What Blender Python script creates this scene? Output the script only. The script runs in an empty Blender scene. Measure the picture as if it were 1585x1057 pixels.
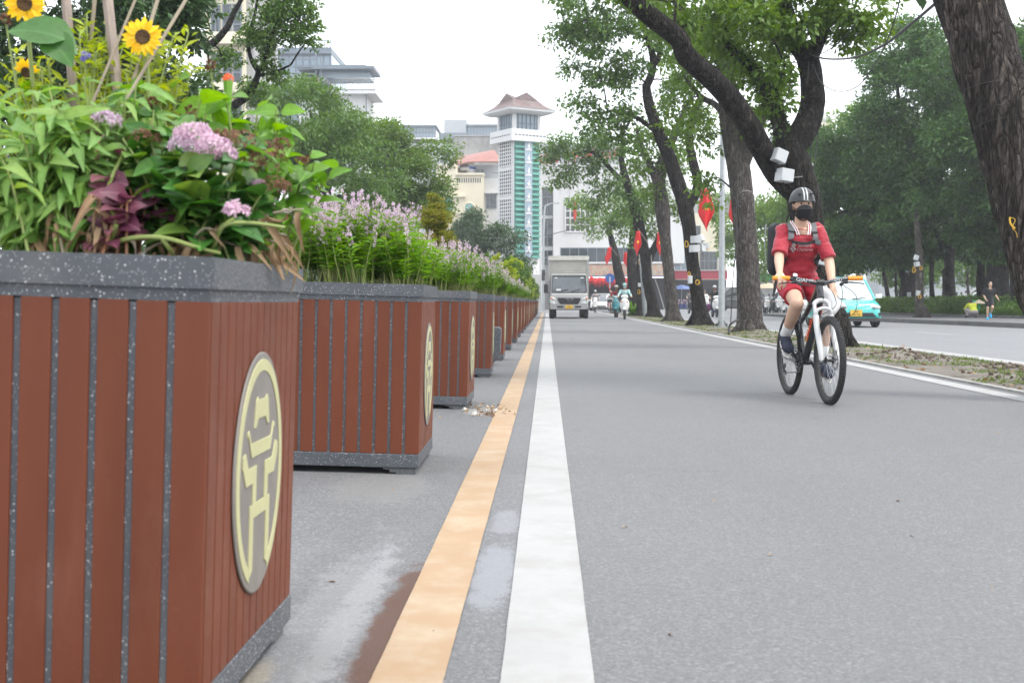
import bpy, bmesh, math, random
import numpy as np
from mathutils import Vector as V, Matrix as M, noise as mnoise
from mathutils.bvhtree import BVHTree
random.seed(7); RS = np.random.RandomState(11)
sc = bpy.context.scene
COL = sc.collection
R = math.radians
# ---------------- camera
CH = 0.8; F = 1900.0
cam = bpy.data.cameras.new('camera'); camo = bpy.data.objects.new('camera', cam); COL.objects.link(camo)
camo.location = (0, 0, CH); camo.rotation_euler = (R(90-1.855), 0, R(1.643))
cam.sensor_width = 36; cam.lens = F/1585*36; cam.clip_start = .05; cam.clip_end = 3000
cam.dof.use_dof = True; cam.dof.focus_distance = 8.5; cam.dof.aperture_fstop = 7.5
sc.camera = camo
RC = camo.rotation_euler.to_matrix()
def P(px, py, D):
    d = RC @ V(((px-792.5)/F, -(py-528.5)/F, -1)); d = d*(D/d.y)
    return V((d.x, d.y, CH+d.z))
def G(px, py, z=0.0):
    d = RC @ V(((px-792.5)/F, -(py-528.5)/F, -1)); d = d*((z-CH)/d.z)
    return V((d.x, d.y, z))
# ---------------- sky, sun, exposure
SUN_EL, SUN_AZ = 58, 115     # azimuth clockwise from +Y: sun on the right, a little behind the camera
w = bpy.data.worlds.new('World'); sc.world = w; w.use_nodes = True
nt = w.node_tree; bg = nt.nodes['Background']
sky = nt.nodes.new('ShaderNodeTexSky'); sky.sky_type = 'NISHITA'; sky.sun_disc = False
sky.sun_elevation = R(SUN_EL); sky.sun_rotation = R(SUN_AZ); sky.dust_density = 4
mx = nt.nodes.new('ShaderNodeMix'); mx.data_type = 'RGBA'; mx.inputs[0].default_value = .82
mx.inputs[7].default_value = (9.6, 10.0, 10.5, 1)      # the even white cloud layer
nt.links.new(sky.outputs[0], mx.inputs[6]); nt.links.new(mx.outputs[2], bg.inputs[0])
bg.inputs[1].default_value = .118
sl = bpy.data.lights.new('sun', 'SUN'); sl.energy = 1.4; sl.angle = R(18); sl.color = (1, .96, .9)
slo = bpy.data.objects.new('sun', sl); COL.objects.link(slo)
sd = V((math.sin(R(SUN_AZ))*math.cos(R(SUN_EL)), math.cos(R(SUN_AZ))*math.cos(R(SUN_EL)), math.sin(R(SUN_EL))))
slo.rotation_euler = sd.to_track_quat('Z', 'Y').to_euler()
sc.view_settings.view_transform = 'Standard'; sc.view_settings.look = 'None'
sc.view_settings.exposure = 1.14; sc.view_settings.gamma = 1
sc.render.engine = 'CYCLES'
cy = sc.cycles
cy.max_bounces = 6; cy.diffuse_bounces = 3; cy.glossy_bounces = 2; cy.transmission_bounces = 4; cy.transparent_max_bounces = 6
cy.volume_bounces = 0; cy.use_denoising = True; cy.use_adaptive_sampling = True; cy.adaptive_threshold = .02
cy.caustics_reflective = False; cy.caustics_refractive = False; cy.sample_clamp_indirect = 4

# ---------------- materials
MT = {}
def nmat(name):
    m = bpy.data.materials.new(name); m.use_nodes = True; MT[name] = m
    return m, m.node_tree, m.node_tree.nodes['Principled BSDF']
def N(t, kind, **kw):
    n = t.nodes.new(kind)
    for k, v in kw.items():
        if k.startswith('i_'): n.inputs[int(k[2:]) if k[2:].isdigit() else k[2:].replace('_', ' ')].default_value = v
        else: setattr(n, k, v)
    return n
def coords(t, scale=(1, 1, 1), rnd=True):
    tc = N(t, 'ShaderNodeTexCoord'); mp = N(t, 'ShaderNodeMapping'); mp.inputs['Scale'].default_value = scale
    t.links.new(tc.outputs['Object'], mp.inputs[0])
    if rnd:
        oi = N(t, 'ShaderNodeObjectInfo'); mm = N(t, 'ShaderNodeMath', operation='MULTIPLY', i_1=37.0)
        t.links.new(oi.outputs['Random'], mm.inputs[0]); t.links.new(mm.outputs[0], mp.inputs['Location'])
    return mp.outputs[0]
def noise(t, vec, scale, detail=4, rough=.6):
    n = N(t, 'ShaderNodeTexNoise'); n.inputs['Scale'].default_value = scale; n.inputs['Detail'].default_value = detail
    n.inputs['Roughness'].default_value = rough; t.links.new(vec, n.inputs['Vector']); return n.outputs[0]
def ramp(t, f, stops):
    r = N(t, 'ShaderNodeValToRGB'); e = r.color_ramp.elements
    while len(e) < len(stops): e.new(.5)
    for k, (p, c) in enumerate(stops):
        e[k].position = p; e[k].color = (c, c, c, 1) if isinstance(c, (int, float)) else (*c, 1)
    t.links.new(f, r.inputs[0]); return r.outputs[0]
def mixc(t, f, a, b):
    m = N(t, 'ShaderNodeMix', data_type='RGBA')
    for s, k in ((f, 0), (a, 6), (b, 7)):
        if isinstance(s, (int, float)): m.inputs[k].default_value = s
        elif isinstance(s, tuple): m.inputs[k].default_value = (*s, 1)
        else: t.links.new(s, m.inputs[k])
    return m.outputs[2]
def mth(t, op, a, b=0.0):
    m = N(t, 'ShaderNodeMath', operation=op)
    for s, k in ((a, 0), (b, 1)):
        if isinstance(s, (int, float)): m.inputs[k].default_value = s
        else: t.links.new(s, m.inputs[k])
    return m.outputs[0]
def bump(t, b, h, strength=.4, dist=.01):
    n = N(t, 'ShaderNodeBump'); n.inputs['Strength'].default_value = strength; n.inputs['Distance'].default_value = dist
    t.links.new(h, n.inputs['Height']); t.links.new(n.outputs[0], b.inputs['Normal'])
def pm(name, col, rough=.6, metal=0., var=.12, scale=6, bmp=0., bscale=60, dirt=None, coat=0., spec=.5, stretch=(1, 1, 1)):
    m, t, b = nmat(name)
    vec = coords(t, stretch)
    f = noise(t, vec, scale)
    c = ramp(t, f, [(.3, tuple(x*(1-var) for x in col)), (.7, tuple(min(1, x*(1+var)) for x in col))])
    if dirt:
        g = ramp(t, noise(t, vec, scale*.37, 6, .7), [(.48, 0.), (.7, dirt[3] if len(dirt) > 3 else .8)]); c = mixc(t, g, c, tuple(dirt[:3]))
    t.links.new(c, b.inputs['Base Color'])
    rr = ramp(t, noise(t, vec, scale*2.3), [(.3, max(0, rough-.07)), (.7, min(1, rough+.07))]); t.links.new(rr, b.inputs['Roughness'])
    b.inputs['Metallic'].default_value = metal; b.inputs['Specular IOR Level'].default_value = spec
    b.inputs['Coat Weight'].default_value = coat; b.inputs['Coat Roughness'].default_value = .05
    if bmp: bump(t, b, noise(t, vec, bscale, 5), bmp)
    return m
def leafmat(name, cols, rough=.45, trans=.35, spec=.4):
    """colour differs leaf by leaf (each island) and clump by clump"""
    m, t, b = nmat(name)
    ge = N(t, 'ShaderNodeNewGeometry')
    k = len(cols)
    c = ramp(t, ge.outputs['Random Per Island'], [(i/(k-1) if k > 1 else 0, cols[i]) for i in range(k)])
    f = noise(t, coords(t), .9, 3)
    c2 = mixc(t, ramp(t, f, [(.35, 0.), (.65, .55)]), c, cols[-1])
    c2 = mixc(t, ramp(t, noise(t, coords(t), 38, 4, .7), [(.42, 0.), (.7, .38)]), c2, tuple(x*.5 for x in cols[0]))
    t.links.new(c2, b.inputs['Base Color']); b.inputs['Roughness'].default_value = rough; b.inputs['Specular IOR Level'].default_value = spec
    tr = N(t, 'ShaderNodeBsdfTranslucent'); ms = N(t, 'ShaderNodeMixShader'); ms.inputs[0].default_value = trans
    hs = N(t, 'ShaderNodeHueSaturation', i_Hue=.485, i_Saturation=1.15, i_Value=1.7); t.links.new(c2, hs.inputs['Color'])
    t.links.new(hs.outputs[0], tr.inputs[0])
    at_ = N(t, 'ShaderNodeAttribute', attribute_name='rib'); c3 = mixc(t, ramp(t, at_.outputs['Fac'], [(0, .5), (.09, 0.)]), c2, tuple(min(1, x*1.7+.03) for x in cols[-1])); t.links.new(c3, b.inputs['Base Color'])
    o = t.nodes['Material Output']
    t.links.new(b.outputs[0], ms.inputs[1]); t.links.new(tr.outputs[0], ms.inputs[2]); t.links.new(ms.outputs[0], o.inputs[0])
    return m

# ---------------- mesh builders
class MB:
    def __init__(s): s.v = []; s.f = []; s.m = []
    def add(s, vs, fs, mi=0, mat=None):
        o = len(s.v)
        s.v += [tuple(mat @ V(v)) if mat is not None else tuple(v) for v in vs]
        s.f += [tuple(i+o for i in f) for f in fs]; s.m += [mi]*len(fs); return s
    def box(s, c, d, rot=None, mi=0, taper=1.0):
        x, y, z = (k/2 for k in d); q = taper
        vs = [(-x, -y, -z), (x, -y, -z), (x, y, -z), (-x, y, -z), (-x*q, -y*q, z), (x*q, -y*q, z), (x*q, y*q, z), (-x*q, y*q, z)]
        mt = M.Translation(V(c))
        if rot is not None: mt = mt @ rot.to_4x4()
        return s.add(vs, [(3, 2, 1, 0), (4, 5, 6, 7), (0, 1, 5, 4), (1, 2, 6, 5), (2, 3, 7, 6), (3, 0, 4, 7)], mi, mt)
    def bb(s, x0, x1, y0, y1, z0, z1, mi=0): return s.box(((x0+x1)/2, (y0+y1)/2, (z0+z1)/2), (abs(x1-x0), abs(y1-y0), abs(z1-z0)), None, mi)
    def tube(s, pts, rad, n=10, cap=True, mi=0, rough=0., flat=1.0, closed=False):
        pts = [V(p) for p in pts]; k = len(pts)
        if isinstance(rad, (int, float)): rad = [rad]*k
        if len(rad) == 2 and k != 2: rad = [rad[0]+(rad[1]-rad[0])*i/(k-1) for i in range(k)]
        t0 = (pts[1]-pts[0]).normalized(); u = t0.orthogonal().normalized()
        if abs(t0.z) < .9: u = V((0, 0, 1)).cross(t0).normalized()
        vs = []; pt = t0
        for i, p in enumerate(pts):
            if closed: t = (pts[(i+1) % k]-pts[i-1]).normalized()
            else: t = (pts[min(i+1, k-1)]-pts[max(i-1, 0)]).normalized()
            u = pt.rotation_difference(t) @ u; u = (u-t*u.dot(t)).normalized(); pt = t; w_ = t.cross(u)
            for j in range(n):
                a = 2*math.pi*j/n; r = rad[i]
                if rough:
                    q = p+(u*math.cos(a)+w_*math.sin(a))*r
                    r *= 1+rough*(mnoise.noise(V((q.x*9, q.y*9, q.z*2.2)))+.5*mnoise.noise(V((q.x*24, q.y*24, q.z*5))))
                vs.append(p+u*math.cos(a)*r+w_*math.sin(a)*r*flat)
        fs = [(i*n+j, i*n+(j+1) % n, (i+1)*n+(j+1) % n, (i+1)*n+j) for i in range(k-1) for j in range(n)]
        if closed: fs += [((k-1)*n+j, (k-1)*n+(j+1) % n, (j+1) % n, j) for j in range(n)]
        elif cap: fs += [tuple(range(n-1, -1, -1)), tuple((k-1)*n+j for j in range(n))]
        return s.add(vs, fs, mi)
    def lathe(s, prof, n=24, mat=None, mi=0, cap=True):
        vs = [(r*math.cos(2*math.pi*j/n), r*math.sin(2*math.pi*j/n), z) for r, z in prof for j in range(n)]
        k = len(prof)
        fs = [(i*n+j, i*n+(j+1) % n, (i+1)*n+(j+1) % n, (i+1)*n+j) for i in range(k-1) for j in range(n)]
        if cap: fs += [tuple(range(n-1, -1, -1)), tuple((k-1)*n+j for j in range(n))]
        return s.add(vs, fs, mi, mat)
    def ell(s, c, r, rot=None, n=16, k=10, mi=0):
        vs = [(math.sin(math.pi*i/k)*math.cos(2*math.pi*j/n)*r[0], math.sin(math.pi*i/k)*math.sin(2*math.pi*j/n)*r[1], math.cos(math.pi*i/k)*r[2]) for i in range(1, k) for j in range(n)]
        fs = [((i+1)*n+j, (i+1)*n+(j+1) % n, i*n+(j+1) % n, i*n+j) for i in range(k-2) for j in range(n)]
        a = len(vs); vs += [(0, 0, r[2]), (0, 0, -r[2])]
        fs += [(a, j, (j+1) % n) for j in range(n)] + [(a+1, (k-2)*n+(j+1) % n, (k-2)*n+j) for j in range(n)]
        mt = M.Translation(V(c))
        if rot is not None: mt = mt @ rot.to_4x4()
        return s.add(vs, fs, mi, mt)
    def cone(s, p0, r0, p1, r1, n=14, caps=True):
        p0, p1 = V(p0), V(p1)
        if (p1-p0).length > 1e-4: s.tube([p0, p1], [r0, r1], n)
        if caps: s.ell(p0, (r0,)*3, None, n, 8); s.ell(p1, (r1,)*3, None, n, 8)
        return s
    def loft(s, rings, mi=0, cap=True):
        n = len(rings[0]); vs = [p for r in rings for p in r]; k = len(rings)
        fs = [(i*n+j, i*n+(j+1) % n, (i+1)*n+(j+1) % n, (i+1)*n+j) for i in range(k-1) for j in range(n)]
        if cap: fs += [tuple(range(n-1, -1, -1)), tuple((k-1)*n+j for j in range(n))]
        return s.add(vs, fs, mi)
    def prism(s, poly, d, mat=None, mi=0):
        """2D outline in x,y (counter-clockwise), extruded 0..d along z"""
        n = len(poly); vs = [(x, y, 0) for x, y in poly]+[(x, y, d) for x, y in poly]
        fs = [tuple(range(n-1, -1, -1)), tuple(range(n, 2*n))]+[(j, (j+1) % n, (j+1) % n+n, j+n) for j in range(n)]
        return s.add(vs, fs, mi, mat)
    def torus(s, c, Rr, r, axis='y', n=48, k=10, flat=1.0, mi=0):
        pts = []
        for i in range(n):
            a = 2*math.pi*i/n
            q = {'y': (math.cos(a), 0, math.sin(a)), 'z': (math.cos(a), math.sin(a), 0), 'x': (0, math.cos(a), math.sin(a))}[axis]
            pts.append(V(c)+V(q)*Rr)
        return s.tube(pts, [r]*n, k, False, mi, closed=True, flat=flat)
    def build(s, name, mat, parent=None, smooth=True, bevel=0., loc=None, rot=None, recalc=True):
        me = bpy.data.meshes.new(name); me.from_pydata(s.v, [], s.f)
        mats = mat if isinstance(mat, (list, tuple)) else [mat]
        for q in mats: me.materials.append(MT[q] if isinstance(q, str) else q)
        if len(mats) > 1: me.polygons.foreach_set('material_index', s.m)
        if recalc:
            bm = bmesh.new(); bm.from_mesh(me); bmesh.ops.recalc_face_normals(bm, faces=bm.faces); bm.to_mesh(me); bm.free()
        if smooth:
            me.polygons.foreach_set('use_smooth', [True]*len(me.polygons)); me.set_sharp_from_angle(angle=R(38))
        o = bpy.data.objects.new(name, me); COL.objects.link(o); o.parent = parent
        if loc is not None: o.location = loc
        if rot is not None: o.rotation_euler = rot
        if bevel:
            b = o.modifiers.new('bevel', 'BEVEL'); b.width = bevel; b.segments = 2; b.limit_method = 'ANGLE'; b.angle_limit = R(40)
        return o
def tag(o, label=None, cat=None, group=None, kind=None):
    if label: o['label'] = label
    if cat: o['category'] = cat
    if group: o['group'] = group
    if kind: o['kind'] = kind
    return o
def thing(name, label, cat, loc=(0, 0, 0), rz=0., group=None, rx=0., ry=0.):
    o = bpy.data.objects.new(name, None); COL.objects.link(o); o.empty_display_size = .1
    o.location = loc; o.rotation_euler = (rx, ry, rz); return tag(o, label, cat, group)
def copy_tree(o, parent=None, loc=None, rz=None, label=None, skip=()):
    c = o.copy(); COL.objects.link(c); c.parent = parent
    if loc is not None: c.location = loc
    if rz is not None: c.rotation_euler.z = rz
    if label: c['label'] = label
    for ch in o.children:
        if ch.name.split('.')[0] not in skip: copy_tree(ch, c)
    return c
def bez(pts, sub=4):
    """Catmull-Rom through the points"""
    p = [V(q) for q in pts]; out = []
    for i in range(len(p)-1):
        a, b, c, d = p[max(i-1, 0)], p[i], p[i+1], p[min(i+2, len(p)-1)]
        for k in range(sub):
            t = k/sub
            out.append(.5*((2*b)+(c-a)*t+(2*a-5*b+4*c-d)*t*t+(3*b-3*c+d-a)*t*t*t))
    out.append(p[-1]); return out
def lerp_r(r, n):
    k = len(r)-1; out = []
    for i in range(n):
        x = i/(n-1)*k; j = min(int(x), k-1); out.append(r[j]+(r[j+1]-r[j])*(x-j))
    return out
# numpy meshes for leaves
def leaf_t(n=1, w=.3, curl=.15, fold=.06):
    """leaf along +x, length 1; n=1 gives a folded kite"""
    if n == 1: return np.array([(0, 0, 0), (.45, w, fold), (1, 0, -curl), (.45, -w, fold)], float), [(0, 1, 2), (0, 2, 3)]
    xs = np.linspace(0, 1, n+1); vs = []
    for x in xs:
        ww = w*math.sin(math.pi*min(1, x*.93+.035)**.8)*1.0 if 0 < x < 1 else .015
        z = -curl*x*x*1.6+curl*.4*x; vs += [(x, ww, z+fold*ww/w), (x, 0, z), (x, -ww, z+fold*ww/w)]
    fs = []
    for i in range(n):
        a = i*3; fs += [(a, a+1, a+4, a+3), (a+1, a+2, a+5, a+4)]
    return np.array(vs, float), fs
def basis(d, up=(0, 0, 1), jit=.5):
    d = np.asarray(d, float); d /= np.linalg.norm(d, axis=1, keepdims=True)+1e-9
    u = np.tile(np.array(up, float), (len(d), 1))+RS.normal(0, jit, (len(d), 3))
    y = np.cross(u, d); y /= np.linalg.norm(y, axis=1, keepdims=True)+1e-9
    return np.stack([d, y, np.cross(d, y)], axis=2)
class NM:
    def __init__(s): s.v = []; s.f = {}; s.n = 0; s.r = []
    def add(s, t, pos, B, sz):
        tv, tf = t; pos = np.asarray(pos, float); k = len(pos); sz = np.broadcast_to(np.asarray(sz, float).reshape(-1, 1) if np.ndim(sz) < 2 else sz, (k, 3 if np.ndim(sz) == 2 else 1))
        loc = tv[None]*sz[:, None, :]
        vs = np.einsum('kij,kvj->kvi', B, loc)+pos[:, None]
        for f in tf:
            a = np.array(f)[None]+(s.n+np.arange(k)*len(tv))[:, None]; s.f.setdefault(len(f), []).append(a)
        s.v.append(vs.reshape(-1, 3)); s.n += k*len(tv); s.r.append(np.tile(np.abs(tv[:, 1])/(np.abs(tv[:, 1]).max()+1e-9), k)); return s
    def build(s, name, mat, parent=None, smooth=False, kind=None):
        me = bpy.data.meshes.new(name); vs = np.concatenate(s.v); me.vertices.add(len(vs)); me.vertices.foreach_set('co', vs.ravel())
        idx = []; st = []; o = 0
        for k, l in s.f.items():
            a = np.concatenate(l); idx.append(a.ravel()); st.append(o+np.arange(len(a))*k); o += a.size
        idx = np.concatenate(idx); st = np.concatenate(st)
        me.loops.add(len(idx)); me.loops.foreach_set('vertex_index', idx.astype(np.int32)); me.polygons.add(len(st))
        me.polygons.foreach_set('loop_start', st.astype(np.int32)); me.update(calc_edges=True)
        me.attributes.new('rib', 'FLOAT', 'POINT').data.foreach_set('value', np.concatenate(s.r).astype(np.float32))
        me.materials.append(MT[mat])
        if smooth: me.polygons.foreach_set('use_smooth', [True]*len(me.polygons))
        ob = bpy.data.objects.new(name, me); COL.objects.link(ob); ob.parent = parent
        if kind: ob['kind'] = kind
        return ob
def rdir(n, zb=0.):
    d = RS.normal(0, 1, (n, 3)); d /= np.linalg.norm(d, axis=1, keepdims=True); d[:, 2] += zb; return d
def clumpleaves(nm, centers, rad, per, size, t, droop=-.25):
    c = np.asarray(centers, float); k = len(c); rad = np.broadcast_to(np.asarray(rad, float), (k,))
    cc = np.repeat(c, per, 0); rr = np.repeat(rad, per)
    d = rdir(k*per); q = RS.uniform(.25, 1, k*per)**.6
    pos = cc+d*(rr*q)[:, None]*np.array([1, 1, .62]); d2 = d*.8+RS.normal(0, .45, d.shape); d2[:, 2] += droop
    nm.add(t, pos, basis(d2, jit=.45), size*RS.uniform(.6, 1.25, k*per))
LEAF = leaf_t(1, .27, .12, .07); LEAFR = leaf_t(1, .36, .15, .08)
# writing: text turned into a thin mesh
def text_mb(s, size, depth=.002, font_scale_x=1.0, shear=0., sub=False):
    cu = bpy.data.curves.new('txt', 'FONT'); cu.body = s; cu.size = size; cu.extrude = depth/2; cu.align_x = 'CENTER'; cu.align_y = 'CENTER'; cu.shear = shear
    cu.resolution_u = 3; o = bpy.data.objects.new('txt', cu); COL.objects.link(o)
    bpy.context.view_layer.update()
    me = bpy.data.meshes.new_from_object(o.evaluated_get(bpy.context.evaluated_depsgraph_get()))
    mb = MB(); mb.add([(v.co.x*font_scale_x, v.co.y, v.co.z) for v in me.vertices], [tuple(p.vertices) for p in me.polygons])
    bpy.data.objects.remove(o); bpy.data.curves.remove(cu); bpy.data.meshes.remove(me); return mb
def xf(mb, mt): mb.v = [tuple(mt @ V(v)) for v in mb.v]; return mb
def frame_m(o, x, z):
    """matrix with local x axis x, local z axis z (y = z cross x), origin o"""
    x = V(x).normalized(); z = V(z).normalized(); y = z.cross(x); m = M((x, y, z)).transposed().to_4x4(); m.translation = V(o); return m
def remesh(mb, name, mat, parent, vox, smooth_it=6, fac=.6):
    o = mb.build(name, mat, parent)
    r = o.modifiers.new('r', 'REMESH'); r.mode = 'VOXEL'; r.voxel_size = vox; r.use_smooth_shade = True
    if smooth_it: q = o.modifiers.new('s', 'SMOOTH'); q.iterations = smooth_it; q.factor = fac
    bpy.context.view_layer.update()
    me = bpy.data.meshes.new_from_object(o.evaluated_get(bpy.context.evaluated_depsgraph_get()))
    old = o.data; o.modifiers.clear(); o.data = me; me.name = name; bpy.data.meshes.remove(old)
    me.polygons.foreach_set('use_smooth', [True]*len(me.polygons)); return o
def bvh_of(o): return BVHTree.FromPolygons([v.co.copy() for v in o.data.vertices], [tuple(p.vertices) for p in o.data.polygons])
def drape(mb, bvh, d, off=.003, cut=None):
    """push every vertex along d onto the surface, keeping it off above"""
    d = V(d).normalized(); out = []
    for v in mb.v:
        h = bvh.ray_cast(V(v)-d*.6, d, 2.0)
        q = h[0] if h[0] is not None else (bvh.find_nearest(V((.45, v[1], v[2])))[0] if abs(d.x) > .5 else None)
        out.append(tuple(q-d*off) if q is not None else v)
    mb.v = out; return mb
# ================= materials used by the place
def asphalt(name, dark, light, stains=(), spk=.5, fine=260):
    m, t, b = nmat(name); vec = coords(t, rnd=False)
    c = ramp(t, noise(t, vec, .35, 5, .65), [(.3, dark), (.7, light)])
    g = noise(t, vec, fine, 2, .9)
    vo = N(t, 'ShaderNodeTexVoronoi'); vo.inputs['Scale'].default_value = fine*.75; t.links.new(vec, vo.inputs['Vector'])
    c = mixc(t, ramp(t, g, [(.35, .42), (.55, 0.)]), c, tuple(x*.35 for x in dark))
    c = mixc(t, ramp(t, vo.outputs[1], [(.72, 0.), (.9, spk)]), c, tuple(min(1, x*1.9) for x in light))
    c = mixc(t, ramp(t, noise(t, vec, fine*.3, 3, .8), [(.42, 0.), (.66, .5)]), c, tuple(x*.5 for x in dark))
    c = mixc(t, ramp(t, noise(t, vec, fine*.22+3, 2, .9), [(.6, 0.), (.7, spk)]), c, tuple(min(1, x*1.5) for x in light))
    v2 = N(t, 'ShaderNodeTexVoronoi'); v2.inputs['Scale'].default_value = 125; t.links.new(vec, v2.inputs['Vector']); s2 = N(t, 'ShaderNodeSeparateColor'); t.links.new(v2.outputs[1], s2.inputs[0])
    c = mixc(t, ramp(t, s2.outputs[0], [(.55, 0.), (.85, .42)]), c, tuple(x*.5 for x in dark)); c = mixc(t, ramp(t, s2.outputs[1], [(.8, 0.), (.97, .35)]), c, tuple(min(1, x*1.7) for x in light))
    # tyre-worn bands and patches along the road
    st = coords(t, (1.0, .04, 1), False); c = mixc(t, ramp(t, noise(t, st, 1.6, 3), [(.45, 0.), (.75, .35)]), c, tuple(x*.8 for x in dark))
    c = mixc(t, ramp(t, noise(t, vec, 7, 6, .7), [(.5, 0.), (.8, .4)]), c, tuple(x*.72 for x in dark))
    cv = N(t, 'ShaderNodeTexVoronoi', feature='DISTANCE_TO_EDGE'); cv.inputs['Scale'].default_value = .8; wv = N(t, 'ShaderNodeVectorMath', operation='ADD'); wn = N(t, 'ShaderNodeTexNoise'); wn.inputs['Scale'].default_value = 3; wn.inputs['Detail'].default_value = 8; t.links.new(vec, wn.inputs['Vector']); ws = N(t, 'ShaderNodeVectorMath', operation='SCALE'); ws.inputs['Scale'].default_value = .5; t.links.new(wn.outputs[1], ws.inputs[0]); t.links.new(vec, wv.inputs[0]); t.links.new(ws.outputs[0], wv.inputs[1]); t.links.new(wv.outputs[0], cv.inputs['Vector'])
    c = mixc(t, mth(t, 'MULTIPLY', ramp(t, cv.outputs['Distance'], [(.0, .6), (.005, 0.)]), ramp(t, noise(t, vec, .5, 2), [(.52, 0.), (.62, 1.)])), c, tuple(x*.35 for x in dark))
    rough = None
    tc = N(t, 'ShaderNodeTexCoord')
    nz = N(t, 'ShaderNodeTexNoise'); nz.inputs['Scale'].default_value = 9; nz.inputs['Detail'].default_value = 6; t.links.new(vec, nz.inputs['Vector'])
    g2 = noise(t, vec, 75, 5, .85)
    for (x, y, rx, ry, col, amt, jag, rg) in stains:
        mp = N(t, 'ShaderNodeMapping', vector_type='TEXTURE'); mp.inputs['Location'].default_value = (x, y, 0); mp.inputs['Scale'].default_value = (rx, ry, 1e3)
        t.links.new(tc.outputs['Object'], mp.inputs[0])
        L = N(t, 'ShaderNodeVectorMath', operation='LENGTH'); t.links.new(mp.outputs[0], L.inputs[0])
        dd = mth(t, 'ADD', L.outputs['Value'], mth(t, 'MULTIPLY', mth(t, 'SUBTRACT', nz.outputs[0], .5), jag))
        dd = mth(t, 'ADD', dd, mth(t, 'MULTIPLY', mth(t, 'SUBTRACT', g, .5), jag*.5))
        dd = mth(t, 'ADD', dd, mth(t, 'MULTIPLY', mth(t, 'SUBTRACT', g2, .5), jag*1.5))
        f = ramp(t, dd, [(.70, amt), (.95, 0.)]); c = mixc(t, f, c, col)
        if rg is not None:
            base = rough if rough is not None else .85
            mr = N(t, 'ShaderNodeMix'); t.links.new(f, mr.inputs[0]); mr.inputs[3].default_value = rg
            if rough is None: mr.inputs[2].default_value = .85
            else: t.links.new(rough, mr.inputs[2])
            rough = mr.outputs[0]
    t.links.new(c, b.inputs['Base Color'])
    if rough is not None: t.links.new(rough, b.inputs['Roughness'])
    else: b.inputs['Roughness'].default_value = .68
    b.inputs['Specular IOR Level'].default_value = .6
    bump(t, b, mth(t, 'ADD', g, mth(t, 'MULTIPLY', vo.outputs[0], .5)), .5, .004)
    return m
asphalt('asphalt_lane', (.126, .1265, .130), (.152, .153, .156))
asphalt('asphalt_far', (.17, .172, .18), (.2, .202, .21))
W_, BR = (.42, .43, .45), (.065, .022, .007)
asphalt('asphalt_side', (.12, .122, .127), (.165, .166, .17), [
    (-.54, 3.0, .13, 1.2, (.27, .275, .285), .30, 1.6, None), (-.50, 3.0, .05, 1.0, (.28, .285, .29), .38, 1.8, None),
    (-.385, 3.0, .058, .85, BR, .98, 1.2, .6), (-.62, 2.4, .05, .3, (.3, .24, .14), .35, .9, None),
    (-.98, 3.5, .35, .6, (.19, .19, .19), .3, 1.8, None), (-.42, 8.9, .2, .35, (.30, .29, .28), .7, 1., None),
    (-.39, 8.7, .07, .22, BR, .9, .8, .15), (-.40, 2.3, .05, .3, BR, .9, .9, .5), (-.7, 5.2, .25, .5, (.17, .168, .16), .5, 1.1, None)], spk=.7)
asphalt('asphalt_gap', (.12, .122, .127), (.16, .162, .167), [(-.155, 3.6, .075, .5, (.24, .25, .27), .6, 1.3, None), (-.15, 4.45, .06, .28, (.24, .25, .265), .5, 1.3, None)], spk=.7)
def paint(name, col, under=(.2, .2, .2), wear=.5, stain=None):
    m, t, b = nmat(name); vec = coords(t, rnd=False)
    c = ramp(t, noise(t, vec, 3, 5), [(.3, tuple(x*.9 for x in col)), (.7, col)])
    if stain:
        c = mixc(t, ramp(t, noise(t, vec, 4.2, 6, .7), [(.46, 0.), (.68, .8)]), c, stain)
    c = mixc(t, ramp(t, noise(t, vec, 210, 3, .8), [(.60, 0.), (.75, wear)]), c, under)
    c = mixc(t, ramp(t, noise(t, coords(t, (.5, 9, 1), False), 5, 4), [(.62, 0.), (.8, .35)]), c, tuple(x*.72 for x in col))
    t.links.new(c, b.inputs['Base Color']); b.inputs['Roughness'].default_value = .7; bump(t, b, noise(t, vec, 240, 3), .3, .003)
paint('paint_white', (.325, .325, .32), stain=(.26, .25, .235)); paint('paint_orange', (.335, .225, .13), stain=(.37, .30, .215), wear=.4)
# granite with white chips
def granite(name, col, spot=.5, sc_=340):
    m, t, b = nmat(name); vec = coords(t)
    c = ramp(t, noise(t, vec, 5, 5), [(.3, tuple(x*.85 for x in col)), (.7, tuple(x*1.15 for x in col))])
    for s_, th in ((sc_, .035), (sc_*.45, .016)):
        vo = N(t, 'ShaderNodeTexVoronoi'); vo.inputs['Scale'].default_value = s_; t.links.new(vec, vo.inputs['Vector'])
        sel = N(t, 'ShaderNodeSeparateColor'); t.links.new(vo.outputs[1], sel.inputs[0])
        r1 = mth(t, 'MULTIPLY', mth(t, 'LESS_THAN', vo.outputs[0], .27), mth(t, 'GREATER_THAN', sel.outputs[0], .8)); c = mixc(t, r1, c, (spot,)*3)
    c = mixc(t, ramp(t, noise(t, vec, 2.2, 5, .7), [(.5, 0.), (.8, .45)]), c, (.17, .165, .155))
    t.links.new(c, b.inputs['Base Color']); b.inputs['Roughness'].default_value = .55; bump(t, b, noise(t, vec, 130, 3), .15, .003)
granite('granite', (.062, .068, .078)); granite('granite_plain', (.10, .104, .11), .3)
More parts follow.
